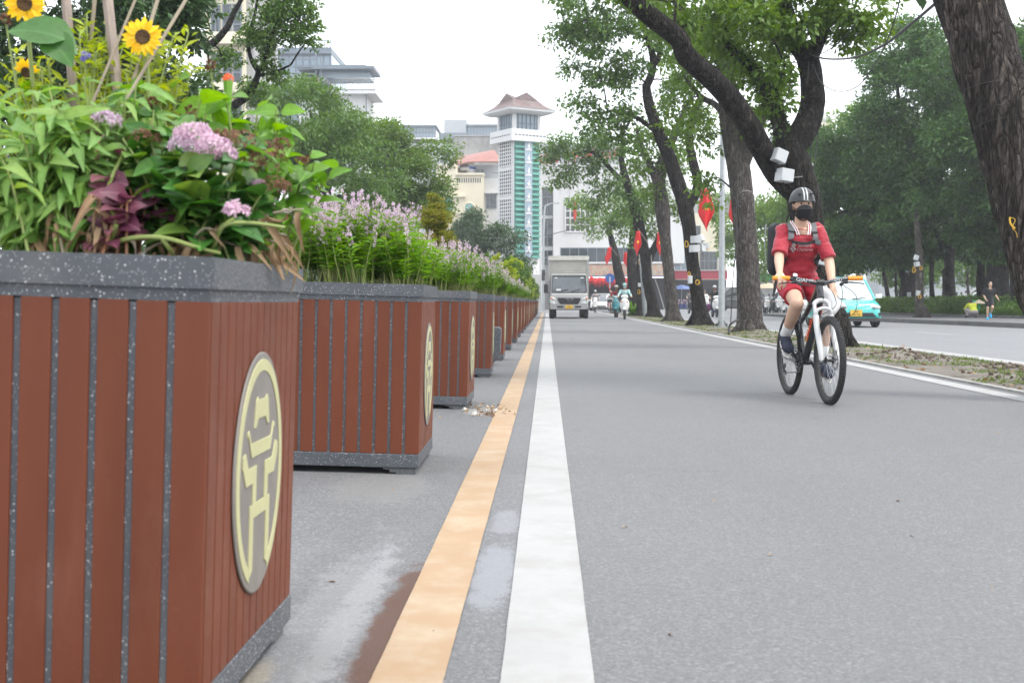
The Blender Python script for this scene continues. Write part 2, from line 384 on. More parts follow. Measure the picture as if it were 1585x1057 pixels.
def planks(name):
    m, t, b = nmat(name); vec = coords(t)
    c = ramp(t, noise(t, coords(t, (3, 3, .5)), 3, 5), [(.3, (.098, .026, .0105)), (.7, (.135, .036, .0145))])
    ge = N(t, 'ShaderNodeNewGeometry'); c = mixc(t, ramp(t, ge.outputs['Random Per Island'], [(0, 0.), (1, .35)]), c, (.15, .038, .018))
    c = mixc(t, ramp(t, noise(t, vec, 26, 6, .8), [(.62, 0.), (.82, .35)]), c, (.30, .2, .15))
    c = mixc(t, ramp(t, noise(t, coords(t, (1, 1, .35)), 2.4, 6, .75), [(.56, 0.), (.78, .35)]), c, (.22, .10, .07))
    t.links.new(c, b.inputs['Base Color'])
    c = mixc(t, ramp(t, noise(t, coords(t, (1, 1, 45)), 2.5, 4, .7), [(.66, 0.), (.74, .3)]), c, (.26, .15, .10))
    b.inputs['Specular IOR Level'].default_value = .3; t.links.new(ramp(t, noise(t, vec, 9, 4), [(.3, .42), (.7, .6)]), b.inputs['Roughness']); bump(t, b, noise(t, coords(t, (60, 60, 3)), 2, 4), .12, .003)
planks('planks')
pm('logo_paint', (.42, .41, .22), .5, var=.06, scale=9, dirt=(.36, .32, .2, .5)); pm('logo_stone', (.17, .155, .14), .6, var=.15, scale=7)
pm('soil', (.10, .075, .055), .95, var=.35, scale=30, bmp=.8, bscale=60)
def barkm(name, a, b_, c_, s_=1.0):
    m, t, b = nmat(name); vec = coords(t, (1, 1, .18)); v2 = coords(t, (1, 1, .35))
    f = noise(t, vec, 26*s_, 8, .75)
    c = ramp(t, f, [(.40, a), (.5, b_), (.62, c_)])
    vo = N(t, 'ShaderNodeTexVoronoi', feature='DISTANCE_TO_EDGE'); vo.inputs['Scale'].default_value = 24*s_; dv = N(t, 'ShaderNodeVectorMath', operation='ADD'); nn = N(t, 'ShaderNodeTexNoise'); nn.inputs['Scale'].default_value = 7; sc2 = N(t, 'ShaderNodeVectorMath', operation='SCALE'); sc2.inputs['Scale'].default_value = .16; t.links.new(vec, nn.inputs['Vector']); t.links.new(nn.outputs[1], sc2.inputs[0]); t.links.new(vec, dv.inputs[0]); t.links.new(sc2.outputs[0], dv.inputs[1]); t.links.new(dv.outputs[0], vo.inputs['Vector'])
    c = mixc(t, ramp(t, vo.outputs['Distance'], [(.0, .7), (.10, 0.)]), c, tuple(x*.45 for x in a)); f = mth(t, 'ADD', f, ramp(t, vo.outputs['Distance'], [(0, 0.), (.22, 1.)]))
    c = mixc(t, ramp(t, noise(t, v2, 3.2*s_, 6, .75), [(.45, 0.), (.6, .8)]), c, a)
    c = mixc(t, ramp(t, noise(t, v2, 5.5*s_, 7, .8), [(.57, 0.), (.66, .75)]), c, tuple(x*1.5 for x in c_))
    t.links.new(c, b.inputs['Base Color']); b.inputs['Roughness'].default_value = .9; b.inputs['Specular IOR Level'].default_value = .2
    bump(t, b, f, 1.0, .06)
barkm('bark', (.024, .02, .018), (.07, .058, .05), (.17, .145, .125)); barkm('bark_dark', (.013, .011, .010), (.035, .03, .027), (.09, .08, .07))
barkm('bark_grey', (.065, .056, .05), (.13, .115, .103), (.22, .20, .18), .9)
leafmat('leaf_med', [(.045, .10, .012), (.075, .15, .018), (.13, .22, .03)]); leafmat('leaf_dark', [(.022, .055, .020), (.038, .082, .026), (.058, .115, .036)], trans=.25)
leafmat('leaf_banyan', [(.016, .055, .012), (.036, .098, .02), (.08, .17, .032)], trans=.28)
leafmat('leaf_pale', [(.06, .14, .018), (.10, .20, .028), (.17, .27, .045)]); leafmat('leaf_olive', [(.035, .09, .018), (.065, .14, .025), (.12, .21, .04)])
leafmat('leaf_fresh', [(.07, .18, .018), (.11, .25, .025), (.17, .33, .04)], trans=.42); leafmat('leaf_yellow', [(.20, .30, .03), (.28, .37, .04), (.36, .42, .06)], trans=.42)
leafmat('leaf_gold', [(.14, .18, .03), (.2, .24, .04), (.34, .25, .06), (.19, .23, .04)]); leafmat('leaf_hyd', [(.02, .085, .016), (.04, .14, .024), (.035, .12, .03), (.20, .28, .05), (.08, .21, .035)], rough=.38, trans=.3)
leafmat('leaf_soft', [(.09, .19, .04), (.16, .30, .055), (.28, .38, .09), (.13, .25, .07), (.19, .34, .08)], rough=.5, trans=.4); leafmat('leaf_coleus', [(.09, .022, .045), (.15, .045, .075), (.21, .08, .10)], trans=.25)
leafmat('leaf_dry', [(.16, .085, .04), (.24, .15, .08), (.34, .24, .14)], rough=.8, trans=.15); leafmat('petal_pink', [(.62, .44, .52), (.70, .54, .60), (.52, .34, .46)], rough=.6)
leafmat('petal_lilac', [(.44, .30, .42), (.56, .42, .52), (.66, .54, .60)], rough=.6); leafmat('petal_yellow', [(.78, .50, .01), (.84, .60, .015), (.86, .66, .03)], rough=.5)
leafmat('petal_violet', [(.16, .12, .42), (.22, .17, .5)], rough=.6); leafmat('petal_brown', [(.10, .045, .025), (.19, .09, .05)], rough=.8, trans=.1)
leafmat('petal_orange', [(.75, .16, .04), (.8, .22, .07)], rough=.5)
leafmat('stem_green', [(.11, .15, .035), (.16, .20, .05)], trans=.05); leafmat('stem_red', [(.20, .12, .05), (.24, .10, .05)], trans=.05)
leafmat('grass_mat', [(.07, .12, .025), (.10, .16, .035), (.15, .19, .06)], trans=.3); pm('disc_brown', (.07, .035, .012), .9, var=.4, scale=60, bmp=.6, bscale=200)
pm('bamboo', (.25, .21, .15), .7, var=.2, scale=12, stretch=(1, 1, .3)); pm('stake_wood', (.25, .20, .17), .8, var=.3, scale=20, stretch=(1, 1, .2), bmp=.3)
pm('concrete', (.30, .295, .28), .9, var=.18, scale=5, bmp=.3, bscale=80, dirt=(.14, .13, .12, .6)); pm('concrete_dark', (.105, .105, .105), .85, var=.2, scale=2, dirt=(.05, .05, .05, .6))
pm('paving', (.115, .115, .118), .8, var=.2, scale=1.5, dirt=(.07, .07, .07, .5)); pm('earth', (.10, .09, .075), .95, var=.25, scale=.5)
pm('white_wall', (.60, .60, .595), .8, var=.05, scale=.4, dirt=(.48, .47, .45, .35), stretch=(1, 1, .3)); pm('cream_wall', (.66, .60, .46), .85, var=.05, scale=.5, dirt=(.44, .40, .32, .4), stretch=(1, 1, .35))
pm('grey_wall', (.36, .36, .35), .85, var=.12, scale=.4, dirt=(.17, .17, .17, .85)); pm('grey_panel', (.36, .38, .40), .7, var=.05, scale=1); pm('mouldy', (.34, .33, .31), .9, var=.2, scale=.9, dirt=(.08, .08, .08, .9), stretch=(1, 1, .35))
pm('roof_tile', (.15, .105, .10), .85, var=.2, scale=2, dirt=(.2, .19, .18, .6)); pm('roof_red', (.30, .14, .12), .75, var=.12, scale=1.5, dirt=(.30, .18, .15, .5)); pm('tile_green', (.10, .32, .26), .5, var=.1, scale=1)
pm('glass_dark', (.035, .045, .055), .12, var=.2, scale=.4, spec=.7); pm('glass_blue', (.24, .30, .35), .15, var=.15, scale=.3); pm('glass_teal', (.16, .38, .36), .2, var=.1, scale=.3)
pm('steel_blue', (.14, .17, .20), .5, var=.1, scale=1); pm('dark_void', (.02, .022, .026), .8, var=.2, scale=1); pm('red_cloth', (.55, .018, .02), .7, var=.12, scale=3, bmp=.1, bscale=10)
pm('star_yellow', (.85, .6, .03), .6, var=.03); pm('white_plastic', (.46, .48, .49), .45, var=.05, scale=5, dirt=(.42, .42, .4, .4)); pm('yellow_plastic', (.62, .38, .03), .45, var=.1)
pm('cable', (.025, .025, .025), .6, var=.1); pm('cable_pale', (.30, .29, .27), .6, var=.1); pm('galv', (.36, .38, .39), .42, .55, .12, 8, dirt=(.24, .25, .25, .5)); pm('black_plastic', (.018, .018, .02), .45, var=.15)
pm('black_matte', (.02, .02, .022), .7, var=.15); pm('rubber', (.022, .022, .023), .8, var=.2, scale=14, bmp=.3, bscale=120); pm('rubber_side', (.045, .043, .042), .75, var=.2, scale=14)
pm('chrome', (.55, .56, .57), .2, 1., .04); pm('alu', (.42, .43, .44), .38, .9, .08); pm('sign_blue', (.02, .085, .30), .4, var=.05); pm('white_paint', (.74, .74, .73), .3, var=.03, coat=.4); pm('red_paint', (.50, .02, .02), .35, var=.05, coat=.3)
pm('teal_paint', (.035, .42, .39), .28, var=.03, coat=.7); pm('silver_paint', (.34, .34, .335), .35, .25, .05, 3, dirt=(.22, .21, .2, .3)); pm('blue_paint', (.03, .05, .2), .35, var=.05, coat=.4); pm('skyblue_paint', (.10, .38, .44), .35, var=.05, coat=.3)
pm('dark_paint', (.03, .036, .042), .3, var=.05, coat=.5); pm('lamp_glass', (.62, .63, .62), .08, var=.03, coat=.8); pm('lamp_amber', (.55, .2, .06), .15, var=.05); pm('plate_yellow', (.68, .42, .05), .5, var=.05); pm('plate_black', (.03, .03, .03), .6)
pm('canvas_grey', (.40, .385, .35), .7, var=.1, scale=4, dirt=(.28, .26, .23, .5)); pm('canvas_white', (.52, .50, .46), .7, var=.1, scale=5, dirt=(.34, .31, .27, .6))
def wglass(name, col):
    m, t, b = nmat(name); b.inputs['Base Color'].default_value = (*col, 1); b.inputs['Roughness'].default_value = .04; b.inputs['Coat Weight'].default_value = .6; b.inputs['Coat Roughness'].default_value = .02
    t.links.new(ramp(t, noise(t, coords(t), 2.5), [(.35, tuple(x*.7 for x in col)), (.7, col)]), b.inputs['Base Color'])
wglass('windscreen', (.09, .105, .115)); wglass('car_glass_pale', (.45, .52, .52)); wglass('win_dark', (.03, .035, .04))

# ================= the ground, roads and kerbs
def sheet(name, pts, mat, kind='structure', z=None):
    mb = MB(); n = len(pts)//2
    mb.add(pts, [(2*i, 2*i+1, 2*i+3, 2*i+2) for i in range(n-1)]); o = mb.build(name, mat, None, False); o['kind'] = kind; return o
def strip(x0, x1, y0, y1, z0, z1=None, n=1):
    z1 = z0 if z1 is None else z1; out = []
    for i in range(n+1):
        y = y0+(y1-y0)*i/n; out += [(x0, y, z0), (x1, y, z1)]
    return out
SLOPE = .026; XL = -.37
def zl(x): return max(0., (XL-x)*SLOPE) if x < XL else 0.
sheet('ground', strip(-900, 900, -20, 1800, -.35), 'earth')
sheet('road_shoulder', strip(-7.0, XL, -1, 96, zl(-7), 0), 'asphalt_side')
sheet('road_gutter', strip(XL, .0, -1, 96, 0, 0), 'asphalt_gap')
sheet('road_lane', strip(.0, 4.12, -1, 96, 0), 'asphalt_lane')
sheet('road_junction', strip(-60, 80, 96, 133, -.001), 'asphalt_far')
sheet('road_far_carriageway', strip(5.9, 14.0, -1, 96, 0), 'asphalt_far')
for nm_, a, b_, mt_ in (('road_line_orange', -.372, -.218, 'paint_orange'), ('road_line_white', -.098, .1, 'paint_white'), ('road_edge_line', 3.80, 4.0, 'paint_white'), ('road_line_beyond', 5.98, 6.30, 'paint_white')):
    pts_ = []
    for i in range(1400):
        y = .2+(95.5 if a > 1 else 88)*(i/1399)**2.2; j_ = [.0012*mnoise.noise(V((y*3, k_*7, 0)))+.0016*mnoise.noise(V((y*110, k_*7, 3))) for k_ in (1, 2)]; pts_ += [(a+j_[0], y, .004), (b_+j_[1], y, .004)]
    sheet(nm_, pts_, mt_)
for i in range(9): sheet('lane_dash', strip(9.7, 9.85, 12+i*9.0, 15+i*9.0, .004), 'paint_white')
mb = MB(); mb.bb(4.12, 4.19, -1, 88, -.2, .022); mb.bb(5.76, 5.94, -1, 88, -.2, .035); o = mb.build('kerb', 'concrete', None, False, .006); o['kind'] = 'structure'
KP = [(15.6, -1), (15.4, 25), (14.4, 37), (13.3, 48), (12.5, 58), (11.9, 68), (13, 71), (20, 72), (90, 72.5)]
KG = [(19.6, -1), (19.2, 30), (18.6, 40), (18.2, 47), (16.9, 58), (15.6, 69), (16.6, 70.4), (22, 70.8), (90, 71)]
def kline(name, pts, w_, z0, z1):
    mb = MB(); vs = []
    for i, p in enumerate(pts):
        a, b_ = V(pts[max(i-1, 0)]), V(pts[min(i+1, len(pts)-1)]); n_ = (b_-a).normalized(); n_ = V((n_.y, -n_.x))*w_; q = V(p)+n_; vs.append([(p[0], p[1], z0), (q.x, q.y, z0), (q.x, q.y, z1), (p[0], p[1], z1)])
    mb.loft(vs); o = mb.build(name, 'concrete_dark', None, False, .02); o['kind'] = 'structure'
def area(name, A_, B_, z, mat):
    mb = MB(); n = len(A_); mb.add([(x, y, z) for x, y in A_]+[(x, y, z) for x, y in B_], [(i, i+1, n+i+1, n+i) for i in range(n-1)]); o = mb.build(name, mat, None, False); o['kind'] = 'structure'
kline('kerb_park', KP, .3, -.3, .155); kline('kerb_garden', KG, .2, 0, .26)
area('pavement_park', [(x+.15, y) for x, y in KP], KG, .151, 'paving'); area('park_soil', [(x+.1, y) for x, y in KG], [(90, y) for x, y in KG], .2, 'earth')
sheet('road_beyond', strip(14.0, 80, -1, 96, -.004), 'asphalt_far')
sheet('plaza', strip(-60, -7.0, -1, 96, zl(-7)+.002), 'paving')
sheet('pavement_far', strip(-60, 80, 133, 170, .1), 'paving')
# median soil with lumps
mb = MB(); nx, ny = 14, 520; vs = []
for j in range(ny+1):
    y = 1+87*(j/ny)**1.6
    for i in range(nx+1):
        x = 4.19+(5.76-4.19)*i/nx; e = math.sin(math.pi*i/nx)
        h = .012+e*(.02+.022*mnoise.noise(V((x*2.2, y*1.1, 0)))+.018*mnoise.noise(V((x*7, y*7, 3))))
        for (cx, cy_, r_, hh) in ((5.05, 17.6, .32, .10), (5.45, 14.6, .2, .06), (5.3, 13.9, .15, .05), (4.9, 12.2, .25, .04), (5.35, 31, .5, .12), (4.9, 9.6, .3, .035)):
            d = math.hypot(x-cx, (y-cy_)*.6)/r_
            if d < 1.6: h += hh*math.exp(-d*d*1.6)*(1+.7*mnoise.noise(V((x*13, y*13, 1))))*e
        vs.append((x, y, max(.006, h)))
mb.add(vs, [(j*(nx+1)+i, j*(nx+1)+i+1, (j+1)*(nx+1)+i+1, (j+1)*(nx+1)+i) for j in range(ny) for i in range(nx)])
def median_mat():
    m, t, b = nmat('median_soil'); vec = coords(t, rnd=False)
    c = ramp(t, noise(t, vec, 1.6, 7, .75), [(.35, (.085, .07, .058)), (.5, (.17, .15, .125)), (.66, (.25, .225, .19))])
    c = mixc(t, ramp(t, noise(t, vec, 45, 5, .8), [(.45, 0.), (.7, .7)]), c, (.05, .042, .036))
    t.links.new(c, b.inputs['Base Color']); b.inputs['Roughness'].default_value = .95; bump(t, b, noise(t, vec, 70, 6, .8), .9, .02)
median_mat(); md = mb.build('median_ground', 'median_soil', None, True); md['kind'] = 'structure'
mbv = bvh_of(md)
def mz(x, y):
    h = mbv.ray_cast(V((x, y, 1)), V((0, 0, -1)))
    return h[0].z if h[0] is not None else .03
# grass, weeds and dead leaves on the median
nm = NM(); pos = []
for _ in range(24000):
    y = 1.5+60*random.random()**1.7; x = random.uniform(4.2, 5.74)
    if mnoise.noise(V((x*1.3, y*.8, 9)))+.5*mnoise.noise(V((x*5, y*5, 2))) > random.uniform(-.12, .3): pos.append((x, y, mz(x, y)))
pos = np.array(pos); d = RS.normal(0, .75, (len(pos), 3)); d[:, 2] = RS.uniform(.15, .9, len(pos))
nm.add(leaf_t(1, .13, .25, .03), pos, basis(d), RS.uniform(.03, .085, len(pos))); g = nm.build('median_grass', 'grass_mat'); tag(g, 'patchy low grass and weeds on the median', 'grass', None, 'stuff')
nm = NM(); pos = [(random.uniform(4.15, 5.8), 2+70*random.random()**1.6) for _ in range(900)]
pos = np.array([(x, y, mz(x, y)+.012) for x, y in pos]); d = rdir(len(pos)); d[:, 2] *= .25
nm.add(leaf_t(2, .3, .3, .1), pos, basis(d, jit=.4), RS.uniform(.03, .08, len(pos))); tag(nm.build('fallen_leaves', 'leaf_dry'), 'dry fallen leaves scattered over the median soil', 'leaves', None, 'stuff')
# clods
mb = MB()
for _ in range(260):
    cx, cy_, s_ = random.choice([(5.05, 17.6, .3), (5.0, 17.2, .35), (5.45, 14.6, .22), (5.3, 13.9, .2), (4.9, 12.2, .3), (5.5, 12.0, .2)])
    x, y = random.gauss(cx, s_*.8), random.gauss(cy_, s_*1.4)
    if 4.25 < x < 5.7: mb.ell((x, y, mz(x, y)+.005), [random.uniform(.012, .04) for _ in range(3)], M.Rotation(random.random()*6, 3, 'X'), 6, 4)
tag(mb.build('soil_clods', 'soil', None), 'dark crumbly soil heaps dug up on the median', 'soil', None, 'stuff')

nm = NM(); pos = np.array([(random.choice([random.uniform(-2, -.1), random.uniform(3, 4.1), random.uniform(0, 4)]), 2.5+40*random.random()**1.5) for _ in range(130)]); pos = np.array([(x, y, zl(x)+.006) for x, y in pos]); d = rdir(130); d[:, 2] *= .15
nm.add(leaf_t(2, .3, .3, .08), pos, basis(d, jit=.2), RS.uniform(.012, .035, 130)); tag(nm.build('road_grit', 'leaf_dry'), 'tiny dry leaf bits scattered on the asphalt', 'leaf litter', None, 'stuff')
# ================= planters
PL, PW, PH = .78, 1.12, .872
def make_planter():
    t = thing('planter_box', '', 'planter', (0, 0, 0), 0, 'brown slatted planter boxes in a row beside the lane')
    mb = MB(); x0, x1, y0, y1 = -PW+.012, -.012, .012, PL-.012
    mb.bb(x0+.0005, x1-.0005, y0+.0005, y1-.0005, .092, .79); mb.build('granite_core', 'granite', t, False)
    mb = MB(); mb.bb(x0-.006, x1+.006, y0-.006, y1+.006, .030, .094); mb.build('base_band', 'granite', t, False, .004)
    mb = MB()                                              # rim: four mitred sides with a step below
    for (a, b_, zz0, zz1, wd) in ((0., 0., .816, PH, .065), (.008, .008, .793, .8165, .05)):
        o_ = [(-PW+a, a), (-a, a), (-a, PL-a), (-PW+a, PL-a)]; q = [(-PW+wd, wd), (-wd, wd), (-wd, PL-wd), (-PW+wd, PL-wd)]
        vs = [(x, y, zz0) for x, y in o_]+[(x, y, zz1) for x, y in o_]+[(x, y, zz0) for x, y in q]+[(x, y, zz1) for x, y in q]
        for i in range(4):
            j = (i+1) % 4; mb.add([vs[i], vs[j], vs[4+j], vs[4+i], vs[8+i], vs[8+j], vs[12+j], vs[12+i]], [(0, 1, 2, 3), (3, 2, 6, 7), (4, 7, 6, 5), (0, 4, 5, 1)])
    mb.build('rim', 'granite', t, False)
    mb = MB(); mb.bb(-PW+.06, -.06, .06, PL-.06, .6, .845); mb.build('soil', 'soil', t, False)
    for (sx, sy) in ((0, 0), (1, 0), (0, 1), (1, 1)):      # stepped feet
        mb = MB()
        for k, (ln, za, zb) in enumerate(((.15, .02, .0305), (.12, .008, .02), (.09, -.012, .008))):
            xa = -ln-.02 if sx == 0 else -PW+.02; xb = -.02 if sx == 0 else -PW+.02+ln
            ya = .02 if sy == 0 else PL-.02-ln; yb = .02+ln if sy == 0 else PL-.02
            mb.bb(xa, xb, ya, yb, za, zb)
        mb.build('foot', 'granite_plain', t, False)
    def side(n, length, m, name, gap):
        mb = MB(); p = length/n
        for i in range(n):
            a = i*p+(gap/2 if i else 0); b_ = (i+1)*p-(gap/2 if i < n-1 else 0)
            mb.bb(a, b_, 0, .010, .0945, .793)
        xf(mb, m); mb.build(name, 'planks', t, False, .0022)
    side(16, x1-x0+.006, M.Translation((x0-.003, y0-.005, 0)), 'slat_panel', .0135)
    side(16, x1-x0+.006, M.Translation((x0-.003, y1-.005, 0)), 'slat_panel', .0135)
    side(13, y1-y0-.012, M.Translation((x1+.005, y0+.006, 0)) @ M.Rotation(R(90), 4, 'Z'), 'slat_panel', .0065)
    side(13, y1-y0-.012, M.Translation((x0+.005, y0+.006, 0)) @ M.Rotation(R(90), 4, 'Z'), 'slat_panel', .0065)
    # emblem on the roadside face: oval plate, raised ring and pagoda sign
    EM = frame_m((x1+.0052, PL*.5, .44), (0, 1, 0), (1, 0, 0)); a, b_ = .205, .243
    mb = MB(); n = 56; mb.prism([(a*1.03*math.cos(2*math.pi*i/n), b_*1.03*math.sin(2*math.pi*i/n)) for i in range(n)], .006, EM); mb.build('emblem_plate', 'logo_stone', t, True, .003)
    EM2 = frame_m((x1+.0102, PL*.5, .44), (0, 1, 0), (1, 0, 0)); mb = MB()
    lo = -math.pi/2+.42; hi = 3*math.pi/2-.42; k = 60; vs = []; q = []
    for i in range(k+1):
        th = lo+(hi-lo)*i/k; co, si = math.cos(th), math.sin(th); vs.append((a*.97*co, b_*.97*si)); q.append((a*.85*co, b_*.87*si))
    mb.prism(vs+q[::-1], .003, EM2)
    def gl(pts): mb.prism([(x*a, y*b_) for x, y in pts], .0035, EM2)
    def mir(pts): return pts+[(-x, y) for x, y in pts[::-1]]
    gl(mir([(-.16, .47), (-.24, .40), (-.32, .40), (-.26, .62), (-.20, .66), (-.14, .63)])[::-1])        # crown of the pavilion
    gl(mir([(-.40, .16), (-.54, .36), (-.58, .34), (-.58, .38), (-.52, .40), (-.42, .28)])[::-1])
    for s_ in (1, -1):
        w_ = [(.74, .20), (.64, .22), (.52, .08), (.18, .08), (.18, -.238), (.32, -.238), (.32, -.06), (.60, -.06), (.74, .10)]
        gl([(x*s_, y) for x, y in (w_ if s_ < 0 else w_[::-1])][::1])
        l_ = [(.42, -.24), (.0, -.24), (.0, -.36), (.27, -.36), (.27, -.80), (.42, -.86)]
        gl([(x*s_, y) for x, y in (l_ if s_ > 0 else l_[::-1])])
    mb.build('emblem_sign', 'logo_paint', t, False, .0008)
    return t
pl0 = make_planter()
PY = [2.14, 5.59, 9.0, 12.8, 16.4, 20.0, 23.5, 27.3, 30.9, 34.7, 38.5, 42.2, 46, 49.8, 53.6, 57.4, 61.2, 65, 68.8, 72.6, 76.4, 80.2]
NTH = ['nearest planter box, large in the left foreground with an oval pagoda emblem', 'second planter box along the row, under dense pink angelonia', 'third planter box from the front, beside the litter on the asphalt',
       'fourth planter box from the front, just before the grey block', 'fifth planter box, directly behind the grey granite block']
ORD = ['sixth', 'seventh', 'eighth', 'ninth', 'tenth', 'eleventh', 'twelfth', 'thirteenth', 'fourteenth', 'fifteenth', 'sixteenth', 'seventeenth', 'eighteenth', 'nineteenth', 'twentieth', 'twenty-first', 'farthest']
PX = lambda i: -.612 if i == 0 else -.585
planters = []
for i, y in enumerate(PY):
    lab = NTH[i] if i < 5 else ORD[i-5]+' brown slatted planter box along the row, counted from the front'
    p = pl0 if i == 0 else copy_tree(pl0); p['label'] = lab
    p.location = (PX(i), y, zl(PX(i))); p.rotation_euler = (0, SLOPE if i else .034, [0, .01, -.008, .012][i % 4]); planters.append(p)
def on_planter(i, lx, ly, lz=.845):
    return V((PX(i)+lx+.026*lz, PY[i]+ly, zl(PX(i))+lz-lx*SLOPE))
# ================= plants
FLORET = (np.array([(0, 0, 0), (.5, .28, .06), (1, 0, .02), (.5, -.28, .06), (-.28, .5, .06), (0, 1, .02), (.28, .5, .06), (-.5, .28, .06), (-1, 0, .02), (-.5, -.28, .06), (-.28, -.5, .06), (0, -1, .02), (.28, -.5, .06)], float),
          [(0, 3, 2, 1), (0, 6, 5, 4), (0, 9, 8, 7), (0, 12, 11, 10)])
def angelonia_mesh(seed, n, rx, ry, hmin, hmax, flower=1.0, lean=.25):
    """three meshes (stems, leaves, flowers) round the local origin"""
    rs = np.random.RandomState(seed); st = MB(); lp, ld, ls = [], [], []; fp, fd = [], []
    for k in range(n):
        a = rs.uniform(0, 6.28); q = math.sqrt(rs.uniform(0, 1)); bx, by = q*rx*math.cos(a), q*ry*math.sin(a); h = rs.uniform(hmin, hmax)*(1-.2*q)
        tip = V((bx+bx*lean*h/.4+rs.normal(0, .03), by+by*lean*h/.4+rs.normal(0, .03), h)); base = V((bx, by, 0)); mid = (base+tip)/2+V((rs.normal(0, .012), rs.normal(0, .012), 0))
        pts = bez([base, mid, tip], 3); st.tube(pts, [.0032, .0016], 4, False)
        nl = 34; up = (tip-base).normalized()
        for j in range(nl):
            f = .30+.56*j/nl; p = pts[0].lerp(pts[-1], f) if False else base*(1-f)**2+mid*2*f*(1-f)+tip*f*f
            an = j*2.4+rs.uniform(0, 1); lp.append(p); ld.append((math.cos(an)+up.x*.4, math.sin(an)+up.y*.4, rs.uniform(.1, .9))); ls.append(rs.uniform(.035, .06)*(1-.35*max(0, f-.6)))
        if rs.uniform() < flower:
            for j in range(26):
                f = rs.uniform(.68, 1.04); p = base*(1-f)**2+mid*2*f*(1-f)+tip*f*f; an = rs.uniform(0, 6.28); o_ = V((math.cos(an), math.sin(an), .15))
                fp.append(p+o_*.017*(1.25-f)*2.2); fd.append(o_)
    nm = NM(); lp, ld = np.array(lp), np.array(ld); nm.add(leaf_t(1, .15, .22, .05), lp, basis(ld, jit=.2), np.array(ls))
    fo = None
    if fp:
        fd = np.array(fd, float); B = basis(np.cross(fd, rdir(len(fd))), jit=.1); B = np.stack([B[:, :, 0], np.cross(fd, B[:, :, 0]), fd], 2)
        fo = NM(); fo.add(FLORET, np.array(fp), B, rs.uniform(.006, .0115, len(fp)))
    return st, nm, fo
AG = 'angelonia clumps growing in the planter boxes'
def ang_thing(i, lx, ly, seed, n, rx, ry, h0, h1, lab, leaf='leaf_fresh', fl='petal_lilac', flower=1., lean=.25):
    t = thing('angelonia_plant', lab, 'flowering plant', on_planter(i, lx, ly), 0, AG)
    s_, l, f = angelonia_mesh(seed, n, rx, ry, h0, h1, flower, lean)
    s_.build('stem', 'leaf_stalk', t); l.build('foliage', leaf, t)
    if f: f.build('flowers', fl, t)
    return t
leafmat('leaf_stalk', [(.20, .22, .05), (.26, .22, .07), (.16, .20, .05)], trans=.05)
a1 = ang_thing(1, -.78, .35, 1, 150, .34, .30, .36, .54, 'tall pink-flowered angelonia clump with bare yellow stalks, left in second planter')
ang_thing(1, -.36, .36, 2, 120, .27, .30, .32, .50, 'leafy angelonia clump in the middle of the second planter')
ang_thing(1, -.13, .34, 3, 80, .13, .30, .18, .36, 'low green angelonia with few flowers at the road end of second planter', flower=.25, lean=.5)
ang_thing(1, -1.02, .36, 8, 70, .14, .28, .3, .44, 'angelonia clump at the far inner end of the second planter, behind the hydrangea leaves')
a2 = ang_thing(2, -.72, .38, 4, 130, .34, .30, .32, .52, 'angelonia clump with dense pink spikes, left in third planter')
a3 = ang_thing(2, -.24, .36, 5, 120, .24, .30, .26, .44, 'angelonia clump overhanging the road end of third planter', lean=.35)
labs = {3: 'fourth', 4: 'fifth', 5: 'sixth', 6: 'seventh', 7: 'eighth', 8: 'ninth', 9: 'tenth'}
for i in range(3, 10):
    c = copy_tree(a3, None, on_planter(i, -.25, .36), i*.9+(3.1 if i == 3 else 0), 'angelonia clump at the road end of the %s planter' % labs[i]); c.scale = (1.05, 1.05, .92 if i > 4 else 1.05)
    c = copy_tree(a2, None, on_planter(i, -.75, .4), i*1.3, 'angelonia clump at the inner end of the %s planter' % labs[i]); c.scale = (1, 1, 1.0)
# small shrubs further along
def shrub(name, lab, cat, loc, blobs, leaf, size, per, grp=None, t=LEAF, stem_h=.2, droop=.3, sm='bark'):
    o = thing(name, lab, cat, loc, 0, grp); nm = NM()
    for (cx, cy_, cz, rx, rz, n) in blobs:
        d = rdir(n); q = RS.uniform(.55, 1, n)[:, None]; c = np.array([cx, cy_, cz])+d*q*np.array([rx, rx, rz]); clumpleaves(nm, c, min(rx, rz)*.28, per, size, t, droop)
    nm.build('foliage', leaf, o)
    top = max(b[2] for b in blobs); mb = MB(); mb.tube([(0, 0, -.02), (.01, .0, top*.5), (0, 0, top)], [.018, .006], 6); mb.build('stem', sm, o); return o
shrub('topiary', 'golden-green topiary clipped in two tiers, rising above the fourth planter', 'topiary', on_planter(3, -.62, .4), [(0, 0, .56, .20, .15, 130), (-.02, 0, .82, .175, .15, 130), (-.05, 0, 1.0, .06, .14, 14), (.04, 0, .95, .05, .12, 10), (.18, .05, .42, .12, .10, 30)], 'leaf_gold', .035, 26, droop=.6)
SG = 'golden shrubs growing in the far planter boxes'
bl = [(0, 0, .25, .26, .24, 60), (.05, 0, .5, .2, .2, 45), (-.05, .03, .7, .12, .2, 22), (.1, -.02, .78, .05, .14, 8)]
s1 = shrub('golden_shrub', 'tall yellow-green feathery shrub in the eighth planter', 'shrub', on_planter(7, -.35, .4), bl, 'leaf_yellow', .05, 34, SG, droop=.7)
bl2 = [(0, 0, .2, .3, .2, 60), (.1, 0, .35, .22, .2, 40), (-.2, .05, .4, .2, .18, 30)]
s2 = shrub('green_shrub', 'rounded dark green shrub at the inner end of the seventh planter', 'shrub', on_planter(6, -.7, .4), bl2, 'leaf_olive', .05, 30, SG, droop=.3)
s2.scale = (1.1, 1.1, 1.5)
